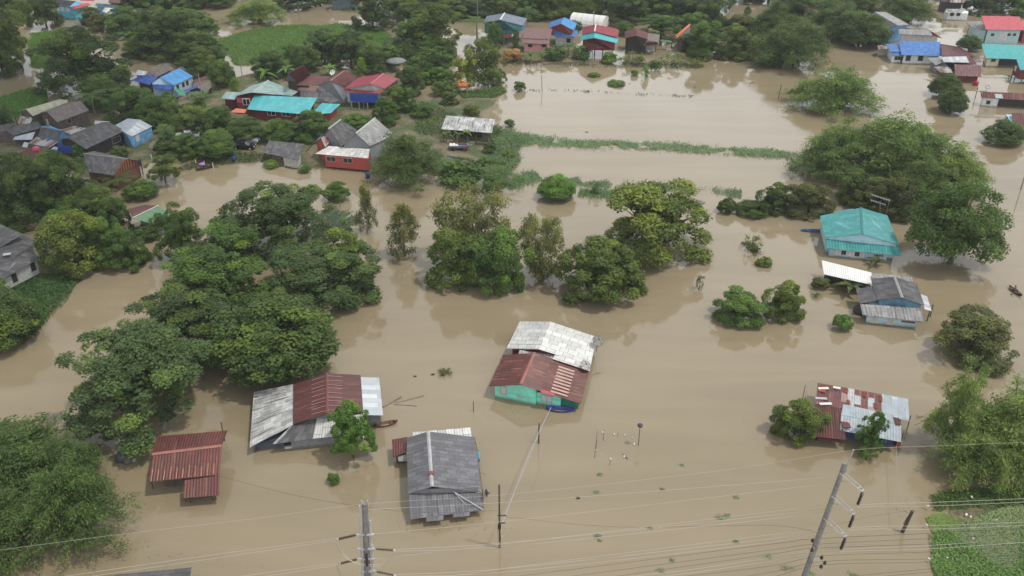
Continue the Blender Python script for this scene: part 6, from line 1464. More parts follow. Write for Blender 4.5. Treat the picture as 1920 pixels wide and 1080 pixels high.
# the wood along the top of the photo: one label, for nothing tells these trees apart
rw = random.Random(8)
wood = [(700, -10, 62), (745, -22, 40), (800, -25, 30), (850, -20, 25), (905, -30, 22), (955, -32, 15), (1000, -30, 25), (1048, -28, 22), (1100, -34, 24), (1150, -30, 32), (1200, -35, 30), (1250, -32, 34),
        (1300, -32, 36), (1340, -36, 26), (930, -22, 36), (1020, -20, 42), (1085, -18, 38), (1170, -12, 50), (1225, -18, 40), (1285, -8, 52), (1325, -5, 62), (1395, -45, 8), (1440, -50, 10), (1500, -52, 5), (560, -30, 22), (600, -40, 12), (660, -45, 4), (400, -40, 20), (350, -35, 22), (290, -32, 20), (250, -30, 18), (1560, -52, -2), (1680, -58, -8), (1730, -55, 0), (440, -45, 2), (510, -45, 0), (10, -45, 40), (880, 0, 40)]
for x, yt, yb in wood:
    ww = rw.uniform(36, 52)
    plant(rw.choice('ORORFB'), x - ww, x + ww, yt + rw.uniform(-5, 5), yb, rw.choice(['dark', 'dark', 'mid', 'blue', 'oliveg']), 'green tree in the dense wood along the top edge', group='trees of the dense wood along the top edge', lift=.04, name='wood_tree')

# more trees among the village houses: nothing tells these fillers apart
def filler(quad, count, size, seed, label, group, kinds='OOFRS', cols=('mid', 'dark', 'oliveg', 'green'), keep=()):
    rf = random.Random(seed); (ax, ay, bx, by) = quad; done = []
    for _ in range(count * 12):
        if len(done) >= count: break
        x, y = rf.uniform(ax, bx), rf.uniform(ay, by); ww = rf.uniform(*size) * (.75 + .5 * (y - 60) / 250); hh = ww * rf.uniform(1.2, 1.7)
        if any(abs(x - u) < ww * .9 and abs(y - v) < ww * .55 for u, v in done): continue
        if any(k[0] - ww < x < k[2] + ww and k[1] - 2 < y < k[3] + hh for k in keep): continue
        done.append((x, y)); q = P(x, y)
        plant(rf.choice(kinds), x - ww, x + ww, y - hh, y, rf.choice(cols), label, group, lift=.03, gz=max(0, min(.3, land_z(q.x, q.y))), name='village_tree')
KEEP = [(245, 118, 365, 172), (395, 168, 465, 216), (440, 148, 640, 228), (530, 118, 750, 205), (488, 260, 575, 305), (588, 220, 742, 325), (0, 184, 290, 285), (150, 285, 285, 345), (335, 240, 380, 262), (436, 256, 485, 290), (826, 214, 932, 290), (340, 150, 400, 186), (640, 198, 700, 214), (244, 384, 330, 422)]
filler((205, 150, 560, 300), 64, (19, 31), 3, 'leafy green tree standing among the village houses', 'trees among the village houses', keep=KEEP)
filler((690, 100, 850, 250), 22, (16, 26), 4, 'leafy green tree beside the sunken village lane', 'trees beside the sunken village lane', keep=KEEP + [(764, 180, 800, 300)])
filler((250, 50, 395, 150), 20, (27, 36), 5, 'leafy green tree behind the bright blue house', 'trees behind the bright blue house', keep=KEEP, kinds='OFRD')
filler((-10, 330, 300, 480), 12, (24, 38), 6, 'leafy green tree in the left grove below the tin roofs', 'trees of the left grove', keep=KEEP + [(-20, 410, 90, 530)])
filler((540, 112, 740, 150), 9, (18, 25), 7, 'leafy green tree between the green field and the maroon roofs', 'trees between the green field and the maroon roofs', keep=KEEP, kinds='OFR')
filler((1290, 60, 1470, 115), 9, (26, 36), 9, 'leafy green tree on the far shore right of the orange roof edge', 'trees on the far shore right of the orange roof edge', kinds='OFRB')
filler((-30, -25, 90, 20), 5, (40, 55), 12, 'leafy green tree in the top left corner of the photo', 'trees in the top left corner', kinds='OFR')
filler((230, -30, 430, 25), 12, (40, 58), 13, 'leafy green tree along the top edge left of the far pool', 'trees along the top edge left of the far pool', kinds='OFR')
filler((760, 5, 880, 70), 12, (34, 46), 14, 'leafy green tree left of the flooded lane at the top', 'trees left of the flooded lane at the top', kinds='OFR', keep=[(830, 40, 880, 120)])
filler((900, -10, 1350, 45), 26, (36, 50), 15, 'leafy green tree of the wood behind the far shore houses', 'trees of the wood behind the far shore houses', kinds='OFRD', cols=('mid', 'dark', 'dark', 'oliveg'), keep=[(1068, 30, 1142, 55)])
filler((1480, -20, 1640, 60), 10, (44, 60), 16, 'leafy green tree at the top behind the dark round one', 'trees at the top behind the dark round one', kinds='BORB')
filler((300, 160, 760, 305), 34, (11, 17), 21, 'low leafy bush between the village houses', 'bushes between the village houses', kinds='SSD', keep=KEEP)
filler((860, 225, 960, 330), 6, (9, 13), 22, 'low leafy bush on the yard by the white sheet roof', 'bushes on the yard by the white sheet roof', kinds='S', keep=KEEP)
filler((205, 165, 420, 300), 26, (11, 18), 31, 'small bushy tree filling a gap between the village houses', 'small bushy trees between the village houses', kinds='SODS', keep=KEEP)
filler((420, 205, 640, 275), 16, (12, 18), 32, 'small bushy tree below the long turquoise roof', 'small bushy trees below the long turquoise roof', kinds='SODS', keep=KEEP)
# ------------------------------------------------------------------ power line
def along(a, b, f): return Vector(a).lerp(Vector(b), f)
def spline(pts, n=10):
    p = [Vector(q) for q in pts]
    if len(p) < 3: return [p[0].lerp(p[-1], i / n) for i in range(n + 1)]
    out = []
    for i in range(len(p) - 1):
        p0, p1, p2, p3 = p[max(i - 1, 0)], p[i], p[i + 1], p[min(i + 2, len(p) - 1)]
        for k in range(n):
            t = k / n
            out.append(.5 * ((2 * p1) + (p2 - p0) * t + (2 * p0 - 5 * p1 + 4 * p2 - p3) * t * t + (3 * p1 - p0 - 3 * p2 + p3) * t ** 3))
    return out + [p[-1]]
def wire(pts, r, mat, label, group=None, name='power_cable'):
    mb = MB(); mb.tube(spline([V3(p) for p in pts]), r * .8, 4)
    return tag(mb.build(name, mat), label, 'cable', group)
def insulator(parent, org, a, b, n=9, r=.15, mat=M_CERAM, name='insulator_string'):
    """string of discs from a to b"""
    a, b = Vector(a), Vector(b); mb = MB(); d = (b - a).normalized()
    mb.tube([a, b], .025, 5)
    for i in range(n):
        c = a.lerp(b, (i + .7) / (n + .4)); mb.tube([c - d * .035, c, c + d * .04], [r * .5, r, r * .35], 8)
    o = mb.build(name, mat, parent, org)
    return o
# right pole: leaning concrete pole with three side arms
T = P(1584, 869, 20.0); Bt = Vector((T.x - 1.75, T.y + .3, -1.0))
root = empty('power_pole', Bt, 'tall leaning concrete power pole with three side arms and hanging insulators', 'power pole')
mb = MB(); mb.tube([Bt, along(Bt, T, .5), T], [.33, .27, .195], 8); mb.build('pole', M_CONC, root, Bt)
def at_py(y):      # point on the pole axis at picture row y
    lo, hi = 0.0, 1.0
    for _ in range(40):
        m_ = (lo + hi) / 2
        if proj(along(Bt, T, m_))[1] > y: lo = m_
        else: hi = m_
    return along(Bt, T, lo)
mb = MB(); a = at_py(882); mb.tube([a + Vector((.25, -.05, -.2)), P(1600, 843, 21.8)], .06, 5); mb.build('earth_spike', M_STEEL, root, Bt)
TIPS = []
for y in (886, 929, 971):
    a = at_py(y); tip = a + Vector((1.15, -2.0, -.15)); TIPS.append(tip)
    mb = MB(); s = Vector((.16, .08, 0))
    for k in (-1, 1): mb.tube([a + s * k * 1.3 + Vector((0, 0, .05)), tip + s * k], .05, 4)
    for f in (.82, .98): c = a.lerp(tip, f); mb.tube([c - s * 1.1, c + s * 1.1], .045, 4)
    mb.tube([a + Vector((0, 0, -.9)), a.lerp(tip, .55)], .03, 4)
    o = mb.build('cross_arm', M_STEEL, root, Bt)
    insulator(root, Bt, tip + Vector((0, 0, -.2)), tip + Vector((-.12, .05, -1.6)))
PINS = []
for (y, pts) in ((1022, [(1524, 1012), (1529, 1022), (1523, 1030)]), (1046, [(1541, 1044), (1547, 1054), (1540, 1061)])):
    a = at_py(y); mb = MB()
    ends = [P(px, py, a.z + .1) for px, py in pts]
    for e_ in ends: mb.tube([a, e_ - Vector((0, 0, .25))], .035, 4)
    mb.tube([ends[0] - Vector((0, 0, .25)), ends[1] - Vector((0, 0, .25))], .04, 4)
    mb.build('cross_arm', M_STEEL, root, Bt)
    for e_ in ends:
        mb = MB(); mb.lathe(e_ - Vector((0, 0, .25)), [(.05, 0), (.16, .06), (.09, .14), (.15, .2), (.07, .34), (.05, .4)], 8); mb.build('pin_insulator', M_CERAM, root, Bt)
        PINS.append(e_ + Vector((0, 0, .1)))
# left pole: strain pole with steel side rails
T2 = P(684, 943, 20.0); B2 = Vector((T2.x - 1.2, T2.y + .4, -1.0))
root2 = empty('power_pole', B2, 'upright concrete power pole with strain insulators on both sides at the bottom edge', 'power pole')
mb = MB(); mb.tube([B2, along(B2, T2, .5), T2], [.36, .31, .24], 8); mb.build('pole', M_CONCD, root2, B2)
ax2 = lambda z: along(B2, T2, (z + 1) / 21)
mb = MB()
for k, ztop, zb in ((-.42, 19.8, 0), (.42, 18.2, 0), (.52, 15.5, 0)):
    mb.tube([ax2(zb) + Vector((k, -.1, 0)), ax2(ztop) + Vector((k * .95, -.1, 0))], .085, 4)
mb.build('steel_rail', M_STEEL, root2, B2)
for z in (16.7, 15.1, 13.95, 12.5, 10.9):
    mb = MB(); c = ax2(z) + Vector((0, -.16, 0)); mb.box(c, 1.35, .16, .16); mb.build('cross_arm', M_STEEL, root2, B2)
for k in (-.22, .22): mb = MB(); mb.tube([T2 + Vector((k, 0, -.3)), T2 + Vector((k, 0, .25))], .05, 5); mb.build('top_bracket', M_STEEL, root2, B2)
ENDS = {}
for key, z, sd_, ex, ey, ez in (('l1', 16.7, -1, 633, 1011, 16.2), ('r1', 15.1, 1, 739, 1032, 14.8), ('l2', 13.95, -1, 637, 1057, 13.5), ('r2', 12.5, 1, 740, 1079, 12.2)):
    a = ax2(z) + Vector((.62 * sd_, -.16, 0)); b_ = P(ex, ey, ez); ENDS[key] = b_
    insulator(root2, B2, a.lerp(b_, .1), a.lerp(b_, .95), 10, .14)
    mb = MB(); mb.lathe(b_ - Vector((0, 0, .1)), [(.05, 0), (.14, .06), (.12, .16), (.04, .22)], 7); mb.build('clamp', M_CERAMW, root2, B2)
insulator(root2, B2, ax2(14.9) + Vector((.05, -.45, 0)), ax2(13.4) + Vector((.1, -.5, 0)), 8, .13)
for pts in ([(627, 1015, 16.1), (640, 1036, 14.9), (656, 1051, 14.2), (690, 1058, 13.6), (720, 1056, 13.6), (741, 1035, 14.7)], [(629, 1015, 16.1), (646, 1040, 14.7), (668, 1056, 13.9), (694, 1061, 13.4), (716, 1061, 13.3), (745, 1036, 14.6)], [(631, 1060, 13.3), (640, 1080, 12.0), (660, 1098, 11)]):
    mb = MB(); mb.tube(spline([P(*p) for p in pts], 6), .03, 4); mb.build('jumper_wire', M_WIREL, root2, B2)
G1, G2 = 'pale high-voltage wires strung between the two concrete poles', 'dark distribution wires at the bottom right'
LW = 'pale high-voltage wire, one of a pair crossing the flood at the bottom'
wire([(-200, 1058, 18), (200, 1005, 18.6), (480, 972, 19.2), (684, 945, 20.1), (960, 926, 18.7), (1360, 881, 19.5), (1600, 844, 21.7), (1760, 836, 20.8), (1920, 829, 20.5), (2200, 815, 21)], .016, M_WIREL, 'topmost thin earth wire running from the left edge over both concrete pole tops')
for pts, lab in (([(690, 955, 19.3), (960, 941, 17.6), (1440, 904, 18), tuple(at_py(892))], 'thin pale wire tied just under the top of the leaning pole'),
            ([(692, 1002, 16.7), (960, 976, 15.6), (1440, 920, 16.6), tuple(at_py(903))], 'thin pale wire tied to the leaning pole between its first and second arms'),
            ([(696, 1049, 14), (960, 1018, 13.2), (1440, 960, 14.0), tuple(at_py(946))], 'thin pale wire meeting the leaning pole beside its second arm'),
            ([(700, 1102, 11.2), (960, 1064, 11), (1440, 1003, 11.4), tuple(at_py(990))], 'thin pale wire meeting the leaning pole below its third arm')):
    wire([p if len(p) == 3 and p[2] < 60 and abs(p[0]) > 100 else Vector(p) for p in pts], .02, M_WIREL, lab)
for i, (lz, pre, post) in enumerate(((0, [tuple(), (960, 1020, 12.9), (1440, 970, 13.6)], [(1740, 945.5, 14.4), (1920, 938, 14.3), (2250, 920, 14.6)]), (1, [tuple(), (960, 1068, 10.6), (1440, 1014, 11.2)], [(1740, 989, 12), (1920, 982, 11.9), (2250, 966, 12.2)]), (2, [(1000, 1100, 8.2), (1240, 1078, 8.3), (1440, 1050, 8.7)], [(1740, 1026, 9.6), (1920, 1014, 9.6), (2250, 996, 9.8)]))):
    bot = TIPS[i] + Vector((-.14, .05, -1.75))
    for k in (-.13, .13):
        o = Vector((0, k * .6, k))
        p = [V3(q) + o for q in pre if q] + [bot + o * .6] + [V3(q) + o for q in post]
        if i < 2: p = [ENDS['r1' if i == 0 else 'r2'] + o * .5] + p
        wire(p, .026, M_WIREL, LW, G1)
for key, pts in (('l1', [(390, 1045, 14.6), (150, 1080, 13.6), (-60, 1112, 13)]), ('l2', [(480, 1080, 12.2), (300, 1108, 11.2)])):
    for k in (-.13, .13):
        o = Vector((0, k * .6, k)); wire([ENDS[key] + o * .5] + [P(*q) + o for q in pts], .026, M_WIREL, 'pale wire running left from the upright pole, one of a pair', 'pale wire pairs left of the upright pole')
for a_, i, b_ in (([(880, 1092), (1440, 1021)], 0, [(1740, 1000), (1920, 990), (2200, 972)]), ([(1000, 1090), (1440, 1032)], 1, [(1740, 1010), (1920, 1001), (2200, 984)]), ([(1060, 1094), (1440, 1040)], 2, [(1740, 1020), (1920, 1011), (2200, 995)]),
                  ([(1200, 1090), (1440, 1062)], 3, [(1740, 1035), (1920, 1026), (2200, 1012)]), ([(1290, 1096), (1440, 1074)], 4, [(1740, 1048), (1920, 1040), (2200, 1026)]), ([(1330, 1098), (1440, 1084)], 5, [(1740, 1054), (1920, 1046), (2200, 1034)])):
    z = PINS[i].z
    wire([P(x, y, z - .4) for x, y in a_] + [PINS[i]] + [P(x, y, z - .3) for x, y in b_], .022, M_WIRED, 'dark distribution wire, one of several crossing the bottom right corner', G2)
for a_ in ([(1400, 1098), (1560, 1084), (1740, 1067), (1920, 1056), (2150, 1042)], [(1440, 1100), (1580, 1088), (1740, 1073), (1920, 1063), (2150, 1050)]):
    wire([P(x, y, 6.4) for x, y in a_], .024, M_WIRED, 'dark distribution wire, one of several crossing the bottom right corner', G2)
# small poles and their cables
def slim_pole(base, ytop, r, label, mat=M_TIMBER, arm=None, name='utility_pole', dx=0.0):
    b_ = P(base[0], base[1], 0); h_ = height_for(b_, ytop)
    root = empty(name, b_, label, 'pole'); mb = MB(); mb.tube([b_ - Vector((0, 0, .8)), b_ + Vector((dx, 0, h_))], [r, r * .75], 6); mb.build('shaft', mat, root, b_)
    return root, b_, h_
root, b_, h_ = slim_pole((937, 1026), 909, .11, 'slim wooden service pole standing in the flood left of the blue-grey cable', M_TIMBER)
for z, l in ((h_ * .52, .9), (h_ * .40, .7)): mb = MB(); mb.box(b_ + Vector((.25, 0, z)), l, .1, .1); mb.build('cross_arm', M_TIMBER, root, b_)
mb = MB(); mb.box(b_ + Vector((0, -.14, h_ * .36)), .3, .2, .6); mb.build('meter_box', M_CERAM, root, b_)
mb = MB(); mb.lathe(b_ + Vector((.2, -.1, h_ * .16)), [(.06, 0), (.1, .05), (.1, .3), (.05, .36)], 7); mb.build('pin_insulator', M_CERAMW, root, b_)
mb = MB(); mb.tube(spline([b_ + Vector((-.16, -.1, h_ * .42)), b_ + Vector((-.2, -.1, h_ * .2)), b_ + Vector((.0, -.12, h_ * .05))], 5), .03, 4); mb.build('earth_lead', M_WIREL, root, b_)
wire([b_ + Vector((.3, 0, h_ * .40)), P(985, 870, 3.2), P(1012, 808, 2.9), P(1033, 764, 2.3)], .045, paint(alb(176, 180, 200), .5, .1), 'thick pale service cable from the slim pole up to the turquoise house')
wire([b_ + Vector((.4, 0, h_ * .52)), P(992, 862, 3.6), P(1014, 800, 3.3)], .014, M_WIREL, 'thin slack wire beside the thick service cable')
wire([b_ + Vector((.5, 0, h_ * .50)), P(1160, 988, 7.2), P(1440, 985, 8.2), at_py(1000)], .016, M_WIRED, 'thin brown wire from the slim pole to the leaning concrete pole')
wire([b_ + Vector((-.1, 0, h_ * .60)), P(800, 961, 12), P(690, 951, 16), P(560, 930, 14), P(420, 895, 9), P(300, 862, 4)], .014, M_WIRED, 'thin brown wire from the small red shed past the upright pole')
slim_pole((1010, 831), 794, .1, 'short post with bracket in the flood below the turquoise house')[0]
slim_pole((888, 771), 752, .06, 'short stake in open water left of the turquoise house')
slim_pole((1017, 171), 141, .09, 'thin leaning stick in the far pond', dx=-.3)
slim_pole((1459, 185), 158, .1, 'thin pole in the far flood left of the lone bright bamboo', dx=.3)
slim_pole((1508, 756), 712, .07, 'pale pole beside the left end of the rusty shack', M_WHITEP)
slim_pole((1504, 752), 722, .05, 'dark pole beside the pale one at the rusty shack')
slim_pole((1914, 355), 296, .14, 'pale concrete post in the flood at the right edge', M_CONC)
slim_pole((385, 152 + 62), 138, .12, 'tall pale pole beside the palm and green awning', M_CONC)
slim_pole((458, 168), 108, .13, 'concrete power pole behind the pale green roof', M_CONC)
slim_pole((835, 95), 62, .13, 'concrete power pole on the flooded lane', M_CONC); slim_pole((896, 48), -8, .09, 'tall concrete pole left of the blue-grey roofed house', M_CONC)
slim_pole((562, 40), 12, .14, 'pole with broken top standing in the far pool', M_CONC)
slim_pole((1112, 70), 18, .11, 'bare pole behind the white tunnel roof', M_CONC)
slim_pole((824, 168), 136, .1, 'leaning bare pole left of the orange shrine', dx=.8)
slim_pole((168, 234), 205, .12, 'wooden post beside the dark timber house', M_CONC)
for x, y, lab in ((285, 299, 'white fence post left of the spindly tree'), (300, 301, 'white fence post right beside the spindly tree'), (368, 309, 'white fence post left of the canoe'), (384, 312, 'white fence post just behind the canoe'), (400, 315, 'white fence post right of the canoe')):
    slim_pole((x, y), y - 10, .1, lab, M_WHITEP, name='fence_post')
root, b_, h_ = slim_pole((1197, 834), 794, .05, 'thin pole with a dark lamp head near the fishing floats')
mb = MB(); mb.lathe(b_ + Vector((0, 0, h_ * .84)), [(.05, 0), (.3, .1), (.34, .3), (.1, .5)], 8); mb.build('lamp_head', paint(alb(80, 72, 96)), root, b_)
for x, y, yt, dx, lab in ((1114.5, 858, 808, .15, 'thin bamboo stake with white float, leftmost of the fishing stakes'), (1116.5, 842, 825, .15, 'short stake crossing the leftmost fishing stake'), (1131, 826, 806, 0, 'stake tied to the cable from the turquoise house'), (1142, 872, 860, .12, 'stub stake with white bottle above a dark patch of water'), (1158, 818, 811, .05, 'short thin stake among the white floats')):
    slim_pole((x, y), yt, .03, lab, name='stake', dx=dx)
wire([(1094, 764, 1.3), (1112, 790, .75), (1131, 812, .5), (1136, 826, .1)], .016, M_WIREL, 'thin cable from the turquoise house down to the fishing stakes')
# short wooden post with cable, right
b_ = P(1694, 998, 0); root = empty('utility_pole', b_, 'short rough timber post leaning right, wired to the rusty shack', 'pole')
tp = P(1711, 958, 2.9); mb = MB(); mb.tube([b_ - Vector((.2, 0, .6)), tp], [.2, .17], 6); mb.build('shaft', M_TIMBER, root, b_)
mb = MB(); mb.tube([along(b_, tp, .8) + Vector((-.2, 0, 0)), along(b_, tp, .45) + Vector((-.45, -.1, 0)), along(b_, tp, .25) + Vector((-.1, -.2, 0))], .04, 4); mb.build('loose_wire', M_WIRED, root, b_)
wire([(1680, 836, 1.8), (1682, 880, 1.6), (1688, 920, 1.9), (1702, 960, 2.7)], .03, M_WIREL, 'pale drop cable from the rusty shack to the short timber post')
wire([(1702, 958, 2.7), (1640, 967, 4), (1560, 985, 8)], .014, M_WIRED, 'thin wire from the short timber post to the leaning pole')

# ------------------------------------------------------------------ dishes and aerials
def dish(c, r, aim, label, col=None, up=.9, mesh=True):
    c = P(*c); root = empty('satellite_dish', c, label, 'satellite dish')
    aim = Vector(aim).normalized(); s = aim.cross(Vector((0, 0, 1))).normalized(); u = s.cross(aim); mb = MB(); n = 18
    rings = [(0, 0), (.35, .03), (.7, .11), (1, .23)]
    R = [[c + (s * math.cos(2 * math.pi * k / n) + u * math.sin(2 * math.pi * k / n)) * (q * r) + aim * (d * r) for k in range(n)] for q, d in rings]
    for a, b in zip(R, R[1:]):
        for k in range(n):
            k2 = (k + 1) % n; mb.face([a[k], a[k2], b[k2], b[k]])
            e = aim * -.03; mb.face([b[k] + e, b[k2] + e, a[k2] + e, a[k] + e])
    mb.build('reflector', col or M_STEEL, root, c)
    mb = MB()
    for k in range(0, n, 3): mb.tube([c + (p - c) * 1.01 + aim * .03 for p in (R[1][k], R[2][k], R[3][k])], .022, 4)
    mb.tube([p + aim * .01 for p in R[3]] + [R[3][0] + aim * .01], .03, 4); mb.build('rim', M_CONCD, root, c)
    mb = MB(); f = c + aim * r * .8
    for k in (0, 6, 12): mb.tube([R[3][k], f], .018, 4)
    mb.tube([f - aim * .1, f + aim * .12], .07, 6); mb.build('feed_horn', M_DARK, root, c)
    mb = MB(); mb.tube([c - aim * .05, c - aim * .3 - Vector((0, 0, up)), c - aim * .3 - Vector((0, 0, up + .6))], .05, 5); mb.build('mast', M_CONCD, root, c)
dish((1120.5, 640, 2.6), .78, (.25, -.5, .85), 'round mesh satellite dish at the right corner of the white roof', paint(alb(150, 146, 140)))
dish((1097, 686, 2.4), .68, (.25, -.45, .9), 'round pale mesh dish where the white and red roofs meet', paint(alb(196, 190, 188)))
dish((910, 925, 2.4), .45, (.9, -.2, .3), 'small dark dish at the right corner of the grey roof', M_DARK)
dish((1851, 164, 4.0), .7, (.2, -.4, .8), 'grey dish above the long white house at the right edge')
dish((624, 136, 7.2), .75, (-.3, -.6, .6), 'white dish on the maroon roof of the old steep house', M_WHITEP)
b_ = P(1650, 402, 1.5); root = empty('television_aerial', b_, 'tall television aerial of bars beside the teal roof', 'aerial')
mb = MB(); mb.tube([b_, P(1650, 378, 5.6)], .05, 5); mb.tube([P(1662, 400, 2.6), P(1668, 374, 6.0)], .04, 5); mb.build('mast', M_STEEL, root, b_)
for a, c in (((1634, 365, 6.6), (1669, 376, 6.0)), ((1632, 375, 5.4), (1661, 384, 5.0))):
    mb = MB(); a, c = P(*a), P(*c); mb.tube([a, c], .05, 5)
    for f in np.linspace(.05, .95, 7): p = a.lerp(c, f); mb.tube([p - Vector((.1, .5, 0)), p + Vector((.1, .5, 0))], .025, 4)
    mb.build('boom', M_STEEL, root, b_)

# ------------------------------------------------------------------ boats and people
def boat(c, L_, Wd, rz, mat, label, inner=None, z=.0, seats=2, name='boat', sheer=.35):
    c = P(c[0], c[1], 0); root = empty(name, c, label, 'boat', None, rz); mb = MB(); n = 12; sec = []
    for i in range(n + 1):
        t = i / n * 2 - 1; w = Wd / 2 * (1 - abs(t) ** 2.6) + .04; x = t * L_ / 2; zt = .28 + sheer * abs(t) ** 3 * .6; zb = -.12 + .3 * abs(t) ** 4
        sec.append([(x, -w, zt), (x, -w * .72, (zb + zt) * .4), (x, 0, zb), (x, w * .72, (zb + zt) * .4), (x, w, zt), (x, w * .86, zt - .02), (x, w * .6, zb + .14), (x, 0, zb + .1), (x, -w * .6, zb + .14), (x, -w * .86, zt - .02)])
    for a, b in zip(sec, sec[1:]):
        for k in range(10):
            k2 = (k + 1) % 10; mb.face([a[k2], a[k], b[k], b[k2]], 0 if k in (0, 1, 2, 3, 4, 9) else 1)
    mb.face(sec[0]); mb.face(list(reversed(sec[-1])))
    mb.build('hull', [mat, inner or mat], root)
    for i in range(seats):
        x = (-.22 + .44 * i / max(1, seats - 1)) * L_ if seats > 1 else 0; mb = MB(); mb.box((x, 0, .2), .25, Wd * .82, .05); mb.build('thwart', M_TIMBER, root)
    for sgn in (-1, 1): mb = MB(); mb.box((sgn * L_ * .43, 0, .33 + sheer * .3), L_ * .1, Wd * .3, .05); mb.build('end_deck', mat, root)
    return root, c
boat((1050, 770), 3.5, .95, -.12, M_BOATB, 'royal blue boat moored below the turquoise house', paint(alb(70, 92, 190)))
boat((1524, 434), 4.2, .8, -.04, M_BOATBL, 'light blue boat half under the edge of the teal roof', paint(alb(40, 100, 160)))
boat((723, 797), 3.0, .85, .3, M_BOATW, 'weathered reddish wooden boat behind the small leaning tree', paint(alb(140, 92, 80)))
rb, cb = boat((1903, 548), 3.0, .72, 1.75, M_BOATD, 'small wooden boat with one rower at the right edge', paint(alb(150, 130, 110)))
rc, cc = boat((385, 317), 3.8, .8, .62, M_BOATD, 'dark canoe carrying two people by the white fence posts', paint(alb(96, 62, 54)))
def person(c, z, rz, shirt, trousers, label, arms='oar', skin=(.28, .16, .1)):
    """seated figure: one skinned body; hair, shirt and trousers are its clothes"""
    root = empty('person', (c.x, c.y, z), label, 'person', None, rz)
    def skin_obj(name, verts, edges, radii, mat):
        me = bpy.data.meshes.new(name); me.from_pydata(verts, edges, []); me.materials.append(mat)
        o = bpy.data.objects.new(name, me); COL.objects.link(o); o.parent = root
        o.modifiers.new('skin', 'SKIN'); 
        if not me.skin_vertices: me.attributes.new
        sv = me.skin_vertices[0].data if me.skin_vertices else None
        if sv:
            for k, r in enumerate(radii): sv[k].radius = (r, r)
            sv[0].use_root = True
        sb = o.modifiers.new('sub', 'SUBSURF'); sb.levels = 1; sb.render_levels = 1
        return o
    V = [(0, 0, .12), (0, 0, .35), (0, 0, .54), (0, 0, .62), (.02, 0, .70), (.02, 0, .82),
         (.0, .18, .52), (.18, .24, .32), (.38, .14, .30), (.46, .1, .30), (0, -.18, .52), (.18, -.24, .32), (.38, -.14, .30), (.46, -.1, .30),
         (.06, .1, .1), (.42, .15, .28), (.58, .14, -.02), (.7, .14, -.02), (.06, -.1, .1), (.42, -.15, .28), (.58, -.14, -.02), (.7, -.14, -.02)]
    E = [(0, 1), (1, 2), (2, 3), (3, 4), (4, 5), (2, 6), (6, 7), (7, 8), (8, 9), (2, 10), (10, 11), (11, 12), (12, 13), (0, 14), (14, 15), (15, 16), (16, 17), (0, 18), (18, 19), (19, 20), (20, 21)]
    R = [.14, .15, .14, .06, .085, .085, .06, .045, .035, .03, .06, .045, .035, .03, .085, .07, .05, .045, .085, .07, .05, .045]
    skin_obj('body', V, E, R, paint(skin, .6, .1))
    skin_obj('shirt', [(0, 0, .16), (0, 0, .35), (0, 0, .55), (.0, .18, .52), (.12, .22, .40), (0, -.18, .52), (.12, -.22, .40)], [(0, 1), (1, 2), (2, 3), (3, 4), (2, 5), (5, 6)], [.165, .172, .15, .08, .07, .08, .07], shirt)
    skin_obj('trousers', [(0, 0, .1), (.06, .1, .1), (.42, .15, .28), (.54, .14, .06), (.06, -.1, .1), (.42, -.15, .28), (.54, -.14, .06)], [(0, 1), (1, 2), (2, 3), (0, 4), (4, 5), (5, 6)], [.16, .1, .085, .065, .1, .085, .065], trousers)
    mb = MB(); mb.lathe((.0, 0, .74), [(.085, 0), (.112, .06), (.095, .13), (.03, .17)], 8); mb.build('hair', M_DARK, root)
    return root
def local(root, c, x, y=0.0):
    r = root.rotation_euler.z; return Vector((c.x + x * math.cos(r) - y * math.sin(r), c.y + x * math.sin(r) + y * math.cos(r), 0))
q = local(rb, cb, .25); person(q, .2, 1.9 + math.pi, paint(alb(70, 60, 62)), M_DARK, 'person in dark clothes rowing the small boat at the right edge')
mb = MB(); mb.tube([q + Vector((.1, -.3, .55)), q + Vector((-.9, -1.0, -.05))], .025, 5); mb.box(q + Vector((-.95, -1.03, -.06)), .16, .05, .5); tag(mb.build('oar', M_TIMBER), 'wooden oar held by the rower at the right edge', 'oar')
q = local(rc, cc, .9); person(q, .2, .62 + math.pi, paint(alb(110, 60, 70)), M_DARK, 'person in dark red seated at the stern of the canoe')
q = local(rc, cc, -.5); person(q, .2, .62 + math.pi, paint(alb(80, 60, 110)), M_DARK, 'person sitting under the purple umbrella in the canoe')
root = empty('umbrella', q, 'purple umbrella held over the person in the canoe', 'umbrella')
mb = MB(); mb.lathe(q + Vector((0, .1, 1.15)), [(.62, 0), (.55, .1), (.35, .24), (.03, .33)], 10); mb.build('canopy', paint(alb(176, 110, 206), .5, .1), root, q)
mb = MB(); mb.tube([q + Vector((.1, .1, .5)), q + Vector((0, .1, 1.5))], .015, 4); mb.build('handle', M_DARK, root, q)

